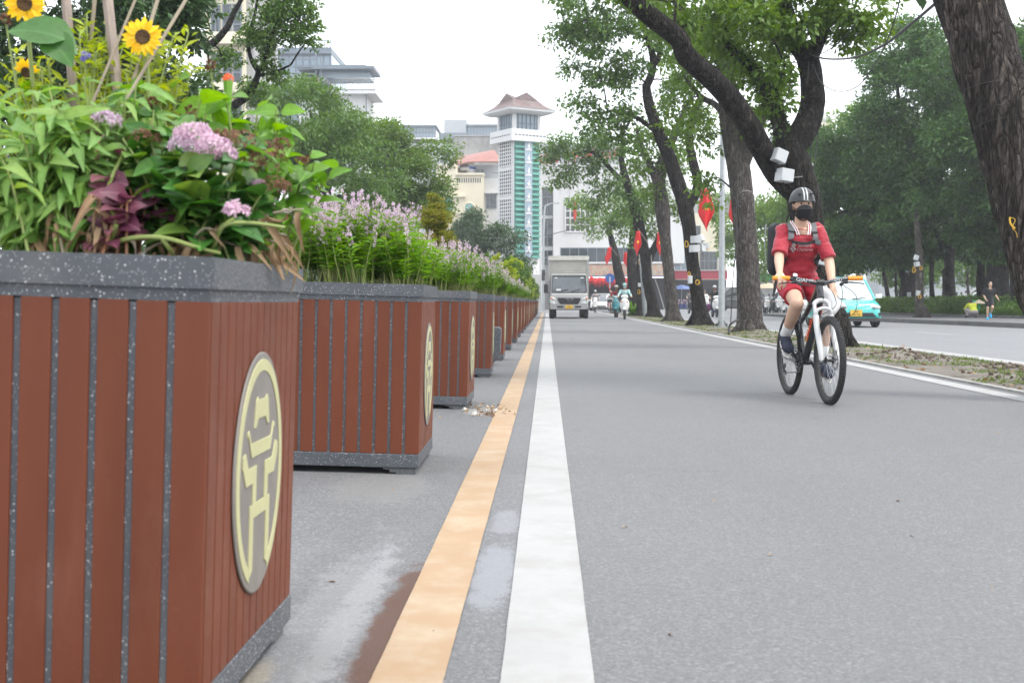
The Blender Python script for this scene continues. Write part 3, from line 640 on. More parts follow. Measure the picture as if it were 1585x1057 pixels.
for i, y in enumerate(PY):
    if i < 8: continue
    nmn = ORD[i-5]
    c = copy_tree(s1 if i % 2 else s2, None, on_planter(i, -.32, .38), i*1.7, ('yellow feathery shrub' if i % 2 else 'rounded green shrub')+' at the road end of the %s planter' % nmn); c.scale = (1.3, 1.2, [1.5, 1.35, 1.7, 1.1][i % 4]*(1.25 if i % 2 == 0 else 1))
    c = copy_tree(s2 if i % 2 else s1, None, on_planter(i, -.8, .38), i*2.3, ('rounded green shrub' if i % 2 else 'yellow feathery shrub')+' at the inner end of the %s planter' % nmn); c.scale = (1.2, 1.2, 1.25)
# ---- mixed plants of the nearest planter
def bush(name, lab, cat, regions, leaf, size, t, per_stem=None, stem='stem_green', up=.2, root=None, cam_bias=.35, extra=None, grp=None, sz=.42):
    """regions: (px, py, distance, radius px, leaves). Leaves stand on stems rising from the planter's soil."""
    c0 = P(*regions[0][:3]); root = root or V((max(-1.6, min(c0.x, -.72)), min(max(c0.y+.05, 2.25), 2.8), .86)); o = thing(name, lab, cat, root, 0, grp); nm = NM(); mb = MB()
    for (px, py, D, r, n) in regions:
        c = P(px, py, D)-root; rr = r*D/F; ns = max(2, int(n/(per_stem or 9)))
        for s_ in range(ns):
            dd = V(rdir(1)[0]); tip = c+V((dd.x*rr, dd.y*rr*.8, dd.z*rr)); k = max(3, n//ns)
            b0 = V((c.x*.55+RS.normal(0, .04), c.y*.6+RS.normal(0, .04), min(0, c.z))); m1 = b0.lerp(tip, .6)+V((0, 0, .03)); st = bez([b0, m1, tip], 4); mb.tube(st, [.0038, .0018], 5, False)
            f = RS.uniform(.35, 1.0, k); f = np.sort(f); pos = np.array([tuple(b0*(1-a)**2+m1*2*a*(1-a)+tip*a*a) for a in f]); pos += RS.normal(0, .006, pos.shape)
            an = np.arange(k)*2.4+RS.uniform(0, 6); d = np.stack([np.cos(an), np.sin(an)-cam_bias, np.full(k, up)+RS.normal(0, .3, k)], 1)
            nm.add(t, pos, basis(d, (0, -.55, 1), .45), size*RS.uniform(1-sz, 1+sz, k))
    nm.build('foliage', leaf, o, True); mb.build('stem', stem, o); 
    return o, root
BIG = leaf_t(5, .34, .28, .10); MED = leaf_t(4, .15, .5, .05); OVAL = leaf_t(4, .38, .22, .08); NARR = leaf_t(3, .15, .4, .04)
bush('salvia_plant', 'soft pale green leafy plant at the left front edge of nearest planter', 'plant', [(60, 250, 2.42, 70, 190), (110, 210, 2.46, 55, 120), (30, 330, 2.42, 50, 120), (130, 300, 2.44, 40, 80), (10, 200, 2.5, 50, 90)], 'leaf_soft', .068, MED, up=-.1, per_stem=12)
bush('salvia_plant', 'tall pale green plant behind, reaching up to the violet flower spike', 'plant', [(135, 170, 2.55, 40, 70), (180, 150, 2.6, 45, 60), (80, 160, 2.6, 50, 60)], 'leaf_soft', .062, MED, up=.1, per_stem=12)
bush('coleus', 'purple-leaved coleus at the front of the nearest planter', 'plant', [(160, 270, 2.43, 30, 20), (190, 290, 2.40, 24, 18), (215, 325, 2.42, 36, 22), (170, 375, 2.38, 26, 20), (140, 225, 2.5, 30, 12)], 'leaf_coleus', .048, OVAL, up=.25, stem='stem_red', per_stem=6)
hy, hroot = bush('hydrangea', 'large pink hydrangea with dark green leaves filling nearest planter', 'hydrangea', [(330, 300, 2.48, 85, 150), (250, 250, 2.5, 70, 120), (280, 340, 2.46, 60, 50), (400, 340, 2.55, 55, 45), (210, 220, 2.6, 60, 40), (300, 380, 2.5, 60, 34), (90, 380, 2.5, 80, 34), (400, 390, 2.6, 40, 20)], 'leaf_hyd', .064, BIG, up=.35, per_stem=7)
bush('sweet_potato_vine', 'bright green trailing vine hanging past the planter corner', 'plant', [(500, 265, 2.72, 24, 18), (465, 250, 2.7, 30, 22), (440, 330, 2.68, 24, 16), (420, 210, 2.75, 45, 30), (370, 180, 2.8, 50, 34)], 'leaf_fresh', .056, BIG, up=.1, per_stem=7)
bush('broadleaf_plant', 'broad bright green leaves standing at the back of nearest planter', 'plant', [(290, 170, 2.8, 55, 34), (230, 150, 2.85, 50, 26), (340, 160, 2.85, 40, 18), (60, 180, 2.8, 60, 36), (20, 150, 2.8, 40, 20), (440, 240, 2.85, 45, 24)], 'leaf_fresh', .060, BIG, up=.4, per_stem=7)
bush('goldenrod_shrub', 'feathery yellow-green shrub behind the sunflowers', 'shrub', [(130, 110, 2.85, 60, 420), (190, 110, 2.9, 60, 420), (250, 110, 2.9, 50, 360), (90, 130, 2.85, 50, 300), (150, 60, 2.9, 40, 220), (270, 60, 2.9, 26, 160), (30, 110, 2.9, 40, 160), (285, 130, 2.9, 30, 140)], 'leaf_yellow', .032, leaf_t(1, .14, .2, .03), up=.6, per_stem=34)
bush('withered_plant', 'withered brown stalks drooping over the planter front edge', 'plant', [(150, 330, 2.36, 30, 22), (270, 390, 2.42, 40, 20), (430, 350, 2.6, 50, 46), (60, 350, 2.38, 30, 12), (340, 395, 2.42, 50, 24), (440, 385, 2.62, 22, 20)], 'leaf_dry', .05, leaf_t(4, .13, .9, .14), up=-.7, stem='bamboo', per_stem=6)
# arching yellow-green hydrangea stems in front
mb = MB()
for pts in ([(130, 398, 2.42), (190, 372, 2.36), (250, 368, 2.34), (310, 385, 2.36), (340, 392, 2.4)], [(330, 385, 2.42), (345, 350, 2.4), (385, 345, 2.44), (440, 352, 2.5)], [(250, 368, 2.34), (262, 385, 2.35), (268, 396, 2.38)], [(345, 350, 2.4), (362, 338, 2.41)], [(155, 390, 2.4), (180, 350, 2.36), (165, 300, 2.4), (190, 240, 2.45)]):
    mb.tube(bez([P(*q)-hroot for q in pts], 4), [.0055, .0035], 7)
mb.build('arching_stem', 'stem_green', hy)
def head(par, root, px, py, D, rpx, n, mat, flat=.7, rx=1.0, sz=.011):
    c = P(px, py, D)-root; r = rpx*D/F; d = rdir(n); d[:, 2] = np.abs(d[:, 2])*1.0-.25; d[:, 1] -= .35; d /= np.linalg.norm(d, axis=1, keepdims=True)
    pos = np.array(c)+d*r*np.array([rx, rx, flat])*RS.uniform(.85, 1.05, (n, 1)); u = np.cross(d, rdir(n)); u /= np.linalg.norm(u, axis=1, keepdims=True)
    d2 = d+RS.normal(0, .25, d.shape); d2 /= np.linalg.norm(d2, axis=1, keepdims=True); u = np.cross(d2, u); u /= np.linalg.norm(u, axis=1, keepdims=True)
    nm = NM(); nm.add(FLORET, pos, np.stack([u, np.cross(d2, u), d2], 2), sz*RS.uniform(.7, 1.2, n)); return nm.build('flower_head', mat, par)
for a in ((300, 212, 2.42, 30, 70, 'petal_pink'), (330, 228, 2.40, 28, 60, 'petal_pink'), (285, 225, 2.41, 24, 44, 'petal_lilac'), (348, 240, 2.42, 18, 26, 'petal_pink'), (366, 326, 2.36, 20, 44, 'petal_pink'), (165, 188, 2.5, 22, 36, 'petal_lilac'), (400, 285, 2.5, 10, 9, 'petal_pink')):
    head(hy, hroot, *a)
for a in ((225, 215, 2.48, 26, 60), (370, 225, 2.5, 34, 90), (400, 255, 2.5, 34, 90), (425, 290, 2.5, 26, 70), (433, 225, 2.55, 18, 40), (470, 250, 2.6, 12, 20), (345, 215, 2.55, 26, 60), (415, 240, 2.56, 30, 70)):
    head(hy, hroot, *a, 'petal_brown', sz=.0065)
def sunflower(lab, px, py, D, r, face, leaves=(), stem_to=None, partial=False):
    c = P(px, py, D); base = V((c.x+(stem_to or 0), c.y+.06, .86)); o = thing('sunflower', lab, 'sunflower', base, 0, 'sunflowers in the nearest planter')
    f = V(face).normalized(); cl = c-base; m = f.to_track_quat('Z', 'Y').to_matrix()
    mb = MB(); mb.tube(bez([V((0, 0, 0)), cl*.5+V((.0, .03, 0)), cl-f*.03, cl-f*.004], 5), [.006, .004], 7); mb.build('stem', 'stem_green', o)
    rad = r*D/F; mb = MB(); mt = M.Translation(cl) @ m.to_4x4(); mb.lathe([(rad*.36, -.006), (rad*.40, .0), (rad*.36, .007), (rad*.22, .006), (.001, .004)], 20, mt); mb.build('disc', 'disc_brown', o)
    nm = NM(); 
    for ly, (n, l0, z0) in enumerate(((17, .72, .0), (15, .62, .003))):
        if partial: n = n//2
        an = np.arange(n)*2*math.pi/(n if not partial else n*2)+ly*.2+RS.normal(0, .05, n); d = np.stack([np.cos(an), np.sin(an), RS.uniform(-.12, .25, n)], 1); pos = np.stack([np.cos(an)*rad*.33, np.sin(an)*rad*.33, np.full(n, z0)], 1)
        Rm = np.array(m); d = d @ Rm.T; pos = pos @ Rm.T+np.array(cl); nm.add(leaf_t(4, .23, .1, .05), pos, basis(d, tuple(f), .12), rad*l0*RS.uniform(.88, 1.1, n))
    nm.build('petals', 'petal_yellow', o)
    if leaves:
        nm = NM(); pos = np.array([tuple(P(a, b_, D2)-base) for a, b_, D2, *_ in leaves]); d = np.array([q[3] for q in leaves], float); nm.add(leaf_t(6, .42, .25, .08), pos, basis(d, (0, -.8, .7), .1), np.array([q[4] for q in leaves])); nm.build('leaves', 'leaf_hyd2', o, True)
    return o
leafmat('leaf_hyd2', [(.055, .15, .04), (.08, .19, .05)], trans=.4)
sunflower('fully open sunflower facing the road, above the pink hydrangea', 221, 58, 2.7, 30, (.15, -1, .02), [(165, 165, 2.75, (.9, -.2, .5), .08)])
sunflower('sunflower at the top left corner, turned to the right', 38, 6, 2.75, 30, (.35, -1, -.15), [(100, 62, 2.7, (-1, -.3, .35), .12), (45, 40, 2.72, (1, -.2, -.35), .12), (70, 52, 2.7, (.8, -.2, -.75), .09)])
sunflower('half-hidden sunflower with drooping petals behind green leaves', 42, 112, 2.85, 22, (-.3, -1, -.4), partial=True)
o, r_ = bush('sage_flower', 'small violet flower spike above pale leaves', 'plant', [(138, 130, 2.5, 14, 10)], 'leaf_soft', .04, MED)
head(o, r_, 133, 92, 2.5, 7, 16, 'petal_violet', 1.8, sz=.006)
o, r_ = bush('cockscomb', 'small orange celosia flower at right back of nearest planter', 'plant', [(352, 175, 2.9, 16, 10)], 'leaf_fresh', .05, MED)
mb = MB(); mb.tube([P(352, 190, 2.9)-r_, P(353, 150, 2.9)-r_, P(353, 126, 2.9)-r_], [.006, .009, .012], 8); mb.build('flower_stalk', 'leaf_fresh', o); head(o, r_, 353, 122, 2.9, 8, 24, 'petal_orange', 1., sz=.006)
for k, (px, py, D) in enumerate(((325, 100, 2.8), (295, 172, 2.6), (237, 158, 2.6), (8, 30, 2.6))):
    b = P(px, py, D); root = V((b.x, b.y+.05, .86)); o = thing('seed_head', ['dark red round seed head left of the orange flower', 'brown round seed head above the pink blooms', 'small brown seed head below the sunflower', 'brown seed head at the left picture edge'][k], 'seed head', root)
    mb = MB(); mb.tube(bez([V((0, 0, 0)), (b-root)*.6+V((.01, .02, 0)), b-root], 4), [.003, .002], 6); mb.build('stem', 'stem_green', o)
    nm = NM(); d = rdir(60); nm.add(leaf_t(1, .3, .1, .05), np.array(b-root)+d*.006, basis(d), RS.uniform(.006, .012, 60)); nm.build('head', 'petal_brown', o)
SK = [((98, -60, 2.9), (108, 95, 2.85), .011, 'thick pale weathered stake left of the yellow-green shrub'), ((160, -60, 2.95), (172, 60, 2.9), .012, 'thick brown wooden stake above the shrub middle'), ((152, -60, 2.9), (140, 60, 2.9), .005, 'thin upright cane beside the thick brown stake'),
      ((222, -30, 2.8), (176, 78, 2.75), .0035, 'leaning cane left of the open sunflower'), ((250, -20, 2.95), (225, 60, 2.9), .005, 'short leaning cane behind the open sunflower'), ((300, -20, 2.85), (205, 135, 2.7), .004, 'long leaning cane to the right of the open sunflower')]
for a, b_, r, lab in SK:
    A, B_ = P(*a), P(*b_); d = (B_-A).normalized(); E_ = B_+d*((B_.z-.8)/max(.05, -d.z)) if -d.z > .1 else B_
    o = MB().tube([A-E_, (A-E_)*.5+V((.004, 0, 0)), V((0, 0, 0))], r, 8, rough=.15).build('plant_stake', 'stake_wood' if r > .009 else 'bamboo'); o.location = E_; tag(o, lab, 'stake', 'plant stakes in the nearest planter')
# ================= trees
leafmat('leaf_med2', [(.05, .10, .02), (.09, .16, .03)])
def tubeL(mb, pts, r, base, n=10, sub=4, rough=.07):
    q = bez([P(*p)-base for p in pts], sub); mb.tube(q, lerp_r(r, len(q)), n, True, 0, rough); return q
def tree(name, lab, base, trunk, tr, limbs, clus, leaf, size, bark='bark', grp=None, per=60, n=16, roots=0, twig=True, cat='tree', crad=.34, tl=LEAF, droop=-.25, rough=.07):
    """trunk and limbs: lists of (px, py, distance); clus: (px, py, distance, radius px, clump count, depth in m)"""
    base = V(base); o = thing(name, lab, cat, base, 0, grp); mb = MB(); tips = []
    q = bez([V((0, 0, -.12))]+[P(*p)-base for p in trunk], 5); rr = lerp_r(tr, len(q)); mb.tube(q, rr, n, True, 0, rough); tips += q[len(q)//3:]
    for k in range(roots):
        a = k*2*math.pi/roots+.4; d = V((math.cos(a), math.sin(a), 0)); L_ = tr[0]*random.uniform(1.35, 1.75)
        mb.tube(bez([d*tr[1]*.4+V((0, 0, tr[0]*1.6)), d*tr[0]*.55+V((0, 0, tr[0]*.75)), d*tr[0]*.98+V((0, 0, tr[0]*.2)), d*L_+V((0, 0, -.08))], 4), lerp_r([tr[1]*.45, tr[0]*.38, tr[0]*.30, tr[0]*.1], 13), 9, True, 0, rough*1.5)
    mb.build('trunk', bark, o)
    for pts, r in limbs:
        b = MB(); tips += tubeL(b, pts, r, base, rough=rough); b.build('limb', bark, o)
    nm = NM(); cs = []
    for (px, py, D, rp, k, dep) in clus:
        c = P(px, py, D)-base; r = rp*D/F; d = rdir(k); qn = RS.uniform(.15, 1, k)**.5
        cc = np.array(c)+d*qn[:, None]*np.array([r, dep, r*.85]); cs.append(cc)
        if twig:
            tw = MB(); near = min(tips, key=lambda t_: (t_-c).length); m1 = near.lerp(c, .55)+V((0, 0, r*.25)); tw.tube(bez([near, m1, c], 3), [max(.02, r*.045), .012], 6, False, 0, .05)
            for z in cc[::3]: tw.tube([m1.lerp(c, RS.uniform(.3, 1)), V(z)], [.014, .005], 4, False)
            tw.build('branch', bark, o)
    cs = np.concatenate(cs); clumpleaves(nm, cs, RS.uniform(.6, 1.25, len(cs))*crad, per, size, tl, droop)
    nm.build('crown', leaf, o); return o
MG = 'street trees standing on the grassy median'
# the leaning trunk at the right edge
tA = [(1712, 610, 10), (1665, 520, 10), (1628, 430, 10.1), (1592, 310, 10.3), (1560, 200, 10.4), (1534, 110, 10.5), (1500, 0, 10.6), (1470, -110, 10.8), (1450, -260, 11), (1455, -420, 11.4)]
tree('median_tree', 'thick leaning dark-barked trunk at the right picture edge', (4.65, 10, .02), tA, [.42, .33, .31, .29, .28, .275, .265, .26, .27, .25, .2, .14], [([(1450, -260, 11), (1380, -330, 11.6), (1300, -420, 12.5)], [.14, .06]), ([(1455, -300, 11), (1560, -420, 11), (1680, -500, 11)], [.14, .06])],
     [(1330, -400, 12.2, 190, 30, 1.6), (1480, -480, 11.5, 220, 34, 1.6), (1680, -520, 11, 200, 26, 1.5), (1420, -60, 12.5, 30, 5, .4)], 'leaf_dark', .14, 'bark', MG, n=40, roots=6, per=50, rough=.11)
# forked tree behind the cyclist
tB = [(1296, 505, 21), (1280, 470, 21), (1264, 420, 21), (1254, 370, 21), (1246, 320, 21), (1237, 280, 21), (1226, 240, 21), (1218, 212, 21)]
limB = [([(1240, 305, 21), (1205, 272, 20.9), (1180, 232, 20.7), (1150, 180, 20.4), (1110, 130, 20), (1063, 88, 19.6), (1050, 60, 19.4), (1012, 30, 19.2), (975, -2, 19), (930, -50, 18.6)], [.2, .2, .19, .19, .18, .165, .15, .15, .14, .1]),
        ([(1222, 232, 21), (1243, 205, 21.1), (1256, 170, 21.3), (1257, 130, 21.5), (1250, 92, 21.7), (1235, 70, 21.8), (1222, 40, 22), (1210, 0, 22), (1195, -50, 22)], [.22, .23, .22, .2, .19, .17, .16, .15, .1]),
        ([(1252, 95, 21.6), (1268, 60, 21.4), (1278, 30, 21.2), (1292, -10, 21), (1310, -60, 21)], [.14, .13, .12, .1, .07]),
        ([(1214, 222, 21), (1206, 190, 21.2), (1196, 160, 21.4), (1178, 125, 21.6), (1150, 95, 21.8), (1122, 70, 22), (1105, 40, 22)], [.15, .14, .14, .13, .11, .08, .05]),
        ([(1266, 55, 21.4), (1290, 35, 21.2), (1325, 30, 21)], [.06, .05, .03]), ([(1200, 165, 21.4), (1205, 130, 21.2), (1215, 100, 21)], [.05, .04, .02])]
tree('median_tree', 'forked dark tree right behind the cyclist, hung with white boxes', (4.92, 21, .03), tB, [.29, .23, .215, .22, .23, .27, .28, .29, .24, .2], limB,
     [(1320, 28, 21, 42, 16, .6), (1338, 60, 21, 26, 7, .5), (1285, 18, 21, 40, 12, .6), (1240, -20, 21.5, 70, 22, .9), (1150, -10, 21.5, 80, 26, 1), (1190, 60, 21.8, 46, 12, .8), (1120, 40, 21.5, 50, 14, .8), (1205, 120, 21, 20, 4, .3), (1150, 105, 21.6, 32, 8, .4), (1050, 0, 20, 60, 14, .9), (980, -60, 19, 70, 18, 1), (1060, 40, 19.6, 24, 4, .4), (1340, -50, 21, 90, 24, 1.2), (1230, -110, 22, 130, 34, 1.5), (1175, 165, 21.4, 18, 4, .3), (1208, 160, 21, 12, 2, .2), (1170, 25, 20.5, 40, 10, .5), (1230, 40, 21, 30, 7, .5)],
     'leaf_med', .13, 'bark_dark', MG, n=26, roots=6, per=46, crad=.3)
# ivy on the third limb
iv = thing('climbing_ivy', 'climbing ivy wrapped round the middle limb of the forked tree', 'ivy', P(1178, 125, 21.6)); nm = NM(); pts = bez([P(*p) for p in limB[3][0]], 12)
pos = np.array([tuple(random.choice(pts)+V(rdir(1)[0])*.17-iv.location) for _ in range(1500)]); nm.add(LEAFR, pos, basis(rdir(1500, -.3)), RS.uniform(.05, .1, 1500)); nm.build('leaves', 'leaf_med2', iv)
# straight grey tree
tC = [(1160, 480, 31), (1158, 430, 31), (1155, 380, 31), (1151, 330, 31), (1146, 280, 31), (1138, 235, 31), (1131, 190, 31), (1127, 140, 31), (1121, 90, 31), (1124, 30, 31), (1118, -40, 31)]
tree('median_tree', 'straight grey-brown trunk left of the cyclist, beside the lamp pole', (5.1, 31, .03), tC, [.36, .31, .29, .285, .285, .285, .285, .27, .27, .22, .19, .15, .1],
     [([(1146, 262, 31), (1165, 215, 30.8), (1180, 180, 30.6), (1196, 130, 30.5), (1206, 80, 30.3)], [.2, .17, .14, .12, .08]), ([(1135, 200, 31), (1110, 165, 31), (1085, 150, 31.2), (1060, 120, 31.4)], [.1, .08, .07, .04]), ([(1125, 110, 31), (1098, 70, 31), (1070, 30, 31), (1040, 0, 31)], [.16, .12, .1, .06]), ([(1150, 310, 31), (1130, 290, 31), (1112, 275, 31)], [.04, .03, .01])],
     [(1070, 100, 31, 40, 16, 1.2), (1090, 50, 31, 50, 20, 1.4), (1130, 90, 30.5, 40, 12, 1), (1180, 120, 30, 45, 16, 1), (1150, 20, 31, 60, 26, 1.4), (1040, 30, 31.5, 50, 20, 1.2), (1060, 170, 31, 36, 10, .8), (1080, 220, 31, 30, 7, .7), (1200, 70, 30, 40, 12, 1), (1095, 290, 31.4, 26, 5, .5), (1180, 200, 30.5, 20, 4, .5), (1100, -50, 31, 110, 36, 2)], 'leaf_med', .15, 'bark_grey', MG, n=22, roots=6, per=56, crad=.36)
tD = [(1083, 480, 40), (1077, 440, 40), (1071, 400, 40), (1066, 350, 40), (1058, 310, 40), (1046, 275, 40), (1036, 245, 40), (1024, 215, 40), (1012, 185, 40), (1003, 155, 40), (1000, 130, 40)]
tree('median_tree', 'dark leaning trunk with a white double meter box and yellow coils', (4.98, 40, .03), tD, [.36, .25, .215, .21, .215, .25, .24, .23, .22, .2, .18, .16, .13],
     [([(1000, 135, 40), (1010, 110, 40), (1009, 80, 40), (998, 45, 40), (990, 5, 40)], [.14, .12, .11, .09, .06]), ([(1008, 105, 40), (1021, 85, 40), (1022, 40, 40), (1030, 0, 40)], [.1, .09, .08, .05]), ([(1024, 212, 40), (990, 185, 40), (955, 172, 40), (930, 176, 40)], [.08, .07, .05, .03]), ([(1066, 320, 40), (1080, 285, 40), (1068, 230, 40), (1070, 190, 40), (1085, 150, 40)], [.17, .16, .14, .13, .1]), ([(1000, 60, 40), (960, 45, 40), (915, 50, 40)], [.06, .05, .03])],
     [(900, 35, 40, 42, 24, 1.6), (872, 60, 40, 24, 8, 1), (940, 70, 40, 45, 24, 1.6), (975, 20, 40, 50, 24, 1.6), (930, 120, 40, 34, 13, 1.2), (900, 160, 40, 26, 9, 1), (970, 120, 40, 36, 13, 1.2), (1030, 60, 40, 42, 18, 1.4), (930, 195, 40, 34, 13, 1.2), (965, 175, 40, 30, 10, 1), (1040, 140, 40, 36, 12, 1.2), (895, -15, 40, 60, 24, 2), (985, -50, 40, 80, 34, 2), (880, 110, 40, 16, 4, .7), (960, 220, 40, 22, 6, .8), (1050, 200, 40, 14, 3, .4)], 'leaf_olive', .16, 'bark_dark', MG, n=20, roots=5, per=60, crad=.42)
tE = [(1040, 470, 48), (1036, 430, 48), (1032, 390, 48), (1028, 350, 48), (1024, 310, 48), (1020, 280, 48), (1030, 240, 48), (1046, 205, 48), (1060, 170, 48)]
tree('median_tree', 'mid-grey trunk with rough bark between the two dark leaning trunks', (4.92, 48, .03), tE, [.34, .26, .225, .22, .22, .29, .27, .24, .2, .14, .1],
     [([(1022, 300, 48), (1008, 260, 48), (995, 230, 48), (985, 200, 48)], [.16, .14, .1, .06])], [(1000, 250, 48, 34, 15, 1.2), (1050, 240, 48, 34, 14, 1.2), (1075, 185, 48, 32, 13, 1.2), (1020, 200, 48, 32, 13, 1.2), (985, 215, 48, 26, 10, 1), (1020, 300, 48.5, 24, 8, .8), (1050, 110, 48, 40, 16, 1.4), (1045, 330, 48.5, 18, 5, .6)], 'leaf_med', .17, 'bark_grey', MG, n=16, roots=5, per=50, crad=.48)
tF = [(1010, 470, 61), (1003, 440, 61), (1000, 410, 61), (995, 380, 61), (988, 345, 61), (979, 310, 61), (968, 275, 61), (962, 245, 61), (965, 215, 61)]
tree('median_tree', 'dark forked trunk next to the slanting grey post, hung with flags', (5.3, 61, .03), tF, [.36, .29, .26, .25, .25, .28, .25, .22, .18, .14, .1],
     [([(1000, 415, 61), (1012, 385, 61), (1024, 360, 61), (1035, 320, 61)], [.2, .18, .14, .1]), ([(972, 290, 61), (945, 262, 61), (925, 240, 61), (905, 235, 61), (880, 244, 61)], [.14, .12, .1, .07, .04])],
     [(868, 222, 61, 26, 14, 1.4), (852, 250, 61, 16, 5, .9), (890, 255, 61, 26, 10, 1.2), (862, 285, 61, 12, 3, .7), (912, 215, 61, 28, 14, 1.2), (915, 262, 61, 22, 8, 1), (940, 235, 61, 28, 12, 1.2), (950, 280, 61, 28, 12, 1.2), (930, 310, 61, 24, 9, 1), (975, 325, 61, 26, 11, 1), (1005, 310, 61, 26, 12, 1), (1010, 350, 61.5, 20, 7, 1), (880, 275, 61, 14, 4, .8), (845, 232, 61, 10, 2, .5)], 'leaf_olive', .19, 'bark_dark', MG, n=14, roots=5, per=60, crad=.55)
def farT(lab, D, xb, pts, r0, clus, leaf='leaf_pale', bark='bark_dark'):
    base = V(((xb-847)*D/F, D, .03)); return tree('median_tree', lab, base, [(x, y, D) for x, y in pts], [r0*1.5, r0, r0*.9, r0*.7, r0*.4], [], [(a, b, D, c, k, 1.2) for a, b, c, k in clus], leaf, .22, bark, MG, n=10, roots=4, per=46, crad=.6)
farT('thin coil-wrapped trunk carrying a small white box, far along the median', 65.5, 991, [(990, 450), (989, 410), (990, 370), (995, 330)], .17, [(1000, 320, 20, 8), (985, 345, 14, 5)], 'leaf_med')
farT('slender dark trunk seen between the scooters and the thin coil-wrapped tree', 72, 979, [(979, 440), (977, 400), (980, 360), (975, 320)], .3, [(960, 335, 24, 12), (985, 300, 26, 13), (940, 345, 18, 8), (965, 365, 12, 4)], 'leaf_olive')
farT('farthest median tree, leaning left over the truck side of the lane', 83, 963, [(961, 440), (956, 415), (950, 385), (942, 355)], .36, [(930, 330, 26, 16), (905, 310, 22, 9), (955, 310, 24, 12), (925, 360, 14, 5), (895, 350, 10, 3)], 'leaf_pale')
# ---- left side: trees behind the planters
def crownT(name, lab, base, trunk_h, r, ells, leaf, size, per, crad, bark='bark_dark', cat='tree', grp=None, limbs=None, kd=None, tl=LEAF):
    o = thing(name, lab, cat, base, 0, grp); base = V(base); mb = MB(); hub = V((0, 0, trunk_h)); mb.tube(bez([(0, 0, -.3), (r*.4, 0, trunk_h*.5), hub], 4), lerp_r([r*1.5, r, r*.85], 9), 12, True, 0, .1); mb.build('trunk', bark, o)
    nm = NM(); cs = []
    b = MB()
    for (px, py, D, rx, rz, k, dep) in ells:
        c = P(px, py, D)-base; sx, sz = rx*D/F, rz*D/F; nb = max(3, k//7); d = rdir(nb); d[:, 1] -= .35; d /= np.linalg.norm(d, axis=1, keepdims=True); q = RS.uniform(.55, 1, nb)**.6
        bc = np.array(c)+d*q[:, None]*np.array([sx, dep, sz])*(1+.1*RS.normal(0, 1, (nb, 1))); br = min(sx, sz)*.38*RS.uniform(.7, 1.4, nb); m_ = 9
        d = rdir(nb*m_, .35); d /= np.linalg.norm(d, axis=1, keepdims=True); cs.append(np.repeat(bc, m_, 0)+d*np.repeat(br, m_)[:, None]*np.array([1, 1, .75])); b.tube(bez([hub*.8, hub.lerp(c, .5)+V((0, 0, .4)), c], 4), [r*.5, r*.12], 8, False, 0, .1)
    b.build('limbs', bark, o); cs = np.concatenate(cs); clumpleaves(nm, cs, RS.uniform(.6, 1.3, len(cs))*crad, per, size, tl, -.15); nm.build('crown', leaf, o)
    if kd: o['kind'] = kd
    return o
def at(px, D, z=0.): return ((px-847)*D/F, D, z)
LG = 'round leafy trees behind the planter row'
crownT('round_tree', 'large rounded green tree behind the planters, below the glass building', at(500, 48), 4, .4, [(460, 215, 46, 70, 70, 75, 2.4), (520, 240, 46, 70, 75, 75, 2.4), (430, 290, 46, 80, 80, 60, 2.4), (540, 310, 46, 80, 70, 60, 2.2), (405, 190, 46, 40, 50, 30, 2), (480, 170, 47, 50, 32, 34, 2)], 'leaf_olive', .15, 100, .6, grp=LG)
crownT('round_tree', 'brighter green tree in the centre, left of the cream building', at(610, 56), 4, .4, [(600, 235, 55, 46, 40, 45, 2.2), (640, 290, 55, 48, 60, 60, 2.2), (580, 300, 55, 60, 70, 55, 2.2), (655, 345, 55, 38, 50, 40, 2), (625, 255, 55, 38, 38, 36, 2), (560, 215, 55, 34, 28, 26, 2)], 'leaf_med', .17, 100, .65, grp=LG)
crownT('round_tree', 'small blue-green tree in front of the tower foot', at(760, 85), 2, .25, [(745, 360, 85, 38, 26, 50, 2), (780, 372, 85, 30, 24, 32, 2), (720, 375, 85, 22, 20, 22, 1.6), (795, 400, 85, 24, 28, 22, 1.6), (750, 400, 85, 45, 30, 40, 2), (735, 340, 85, 12, 10, 6, 1)], 'leaf_dark', .22, 60, .7, grp=LG)
crownT('round_tree', 'dense dark tree filling the upper left behind the sunflowers', at(60, 18), 3, .35, [(40, 60, 17, 130, 110, 80, 1.6), (180, 40, 17.5, 110, 110, 80, 1.6), (262, 20, 18, 52, 90, 34, 1.4), (60, 220, 17, 160, 120, 70, 1.6), (220, 170, 18, 100, 90, 54, 1.6), (330, 205, 20, 50, 45, 22, 1.2), (-60, 150, 17, 120, 160, 50, 1.6)], 'leaf_dark', .12, 90, .32, grp=LG)
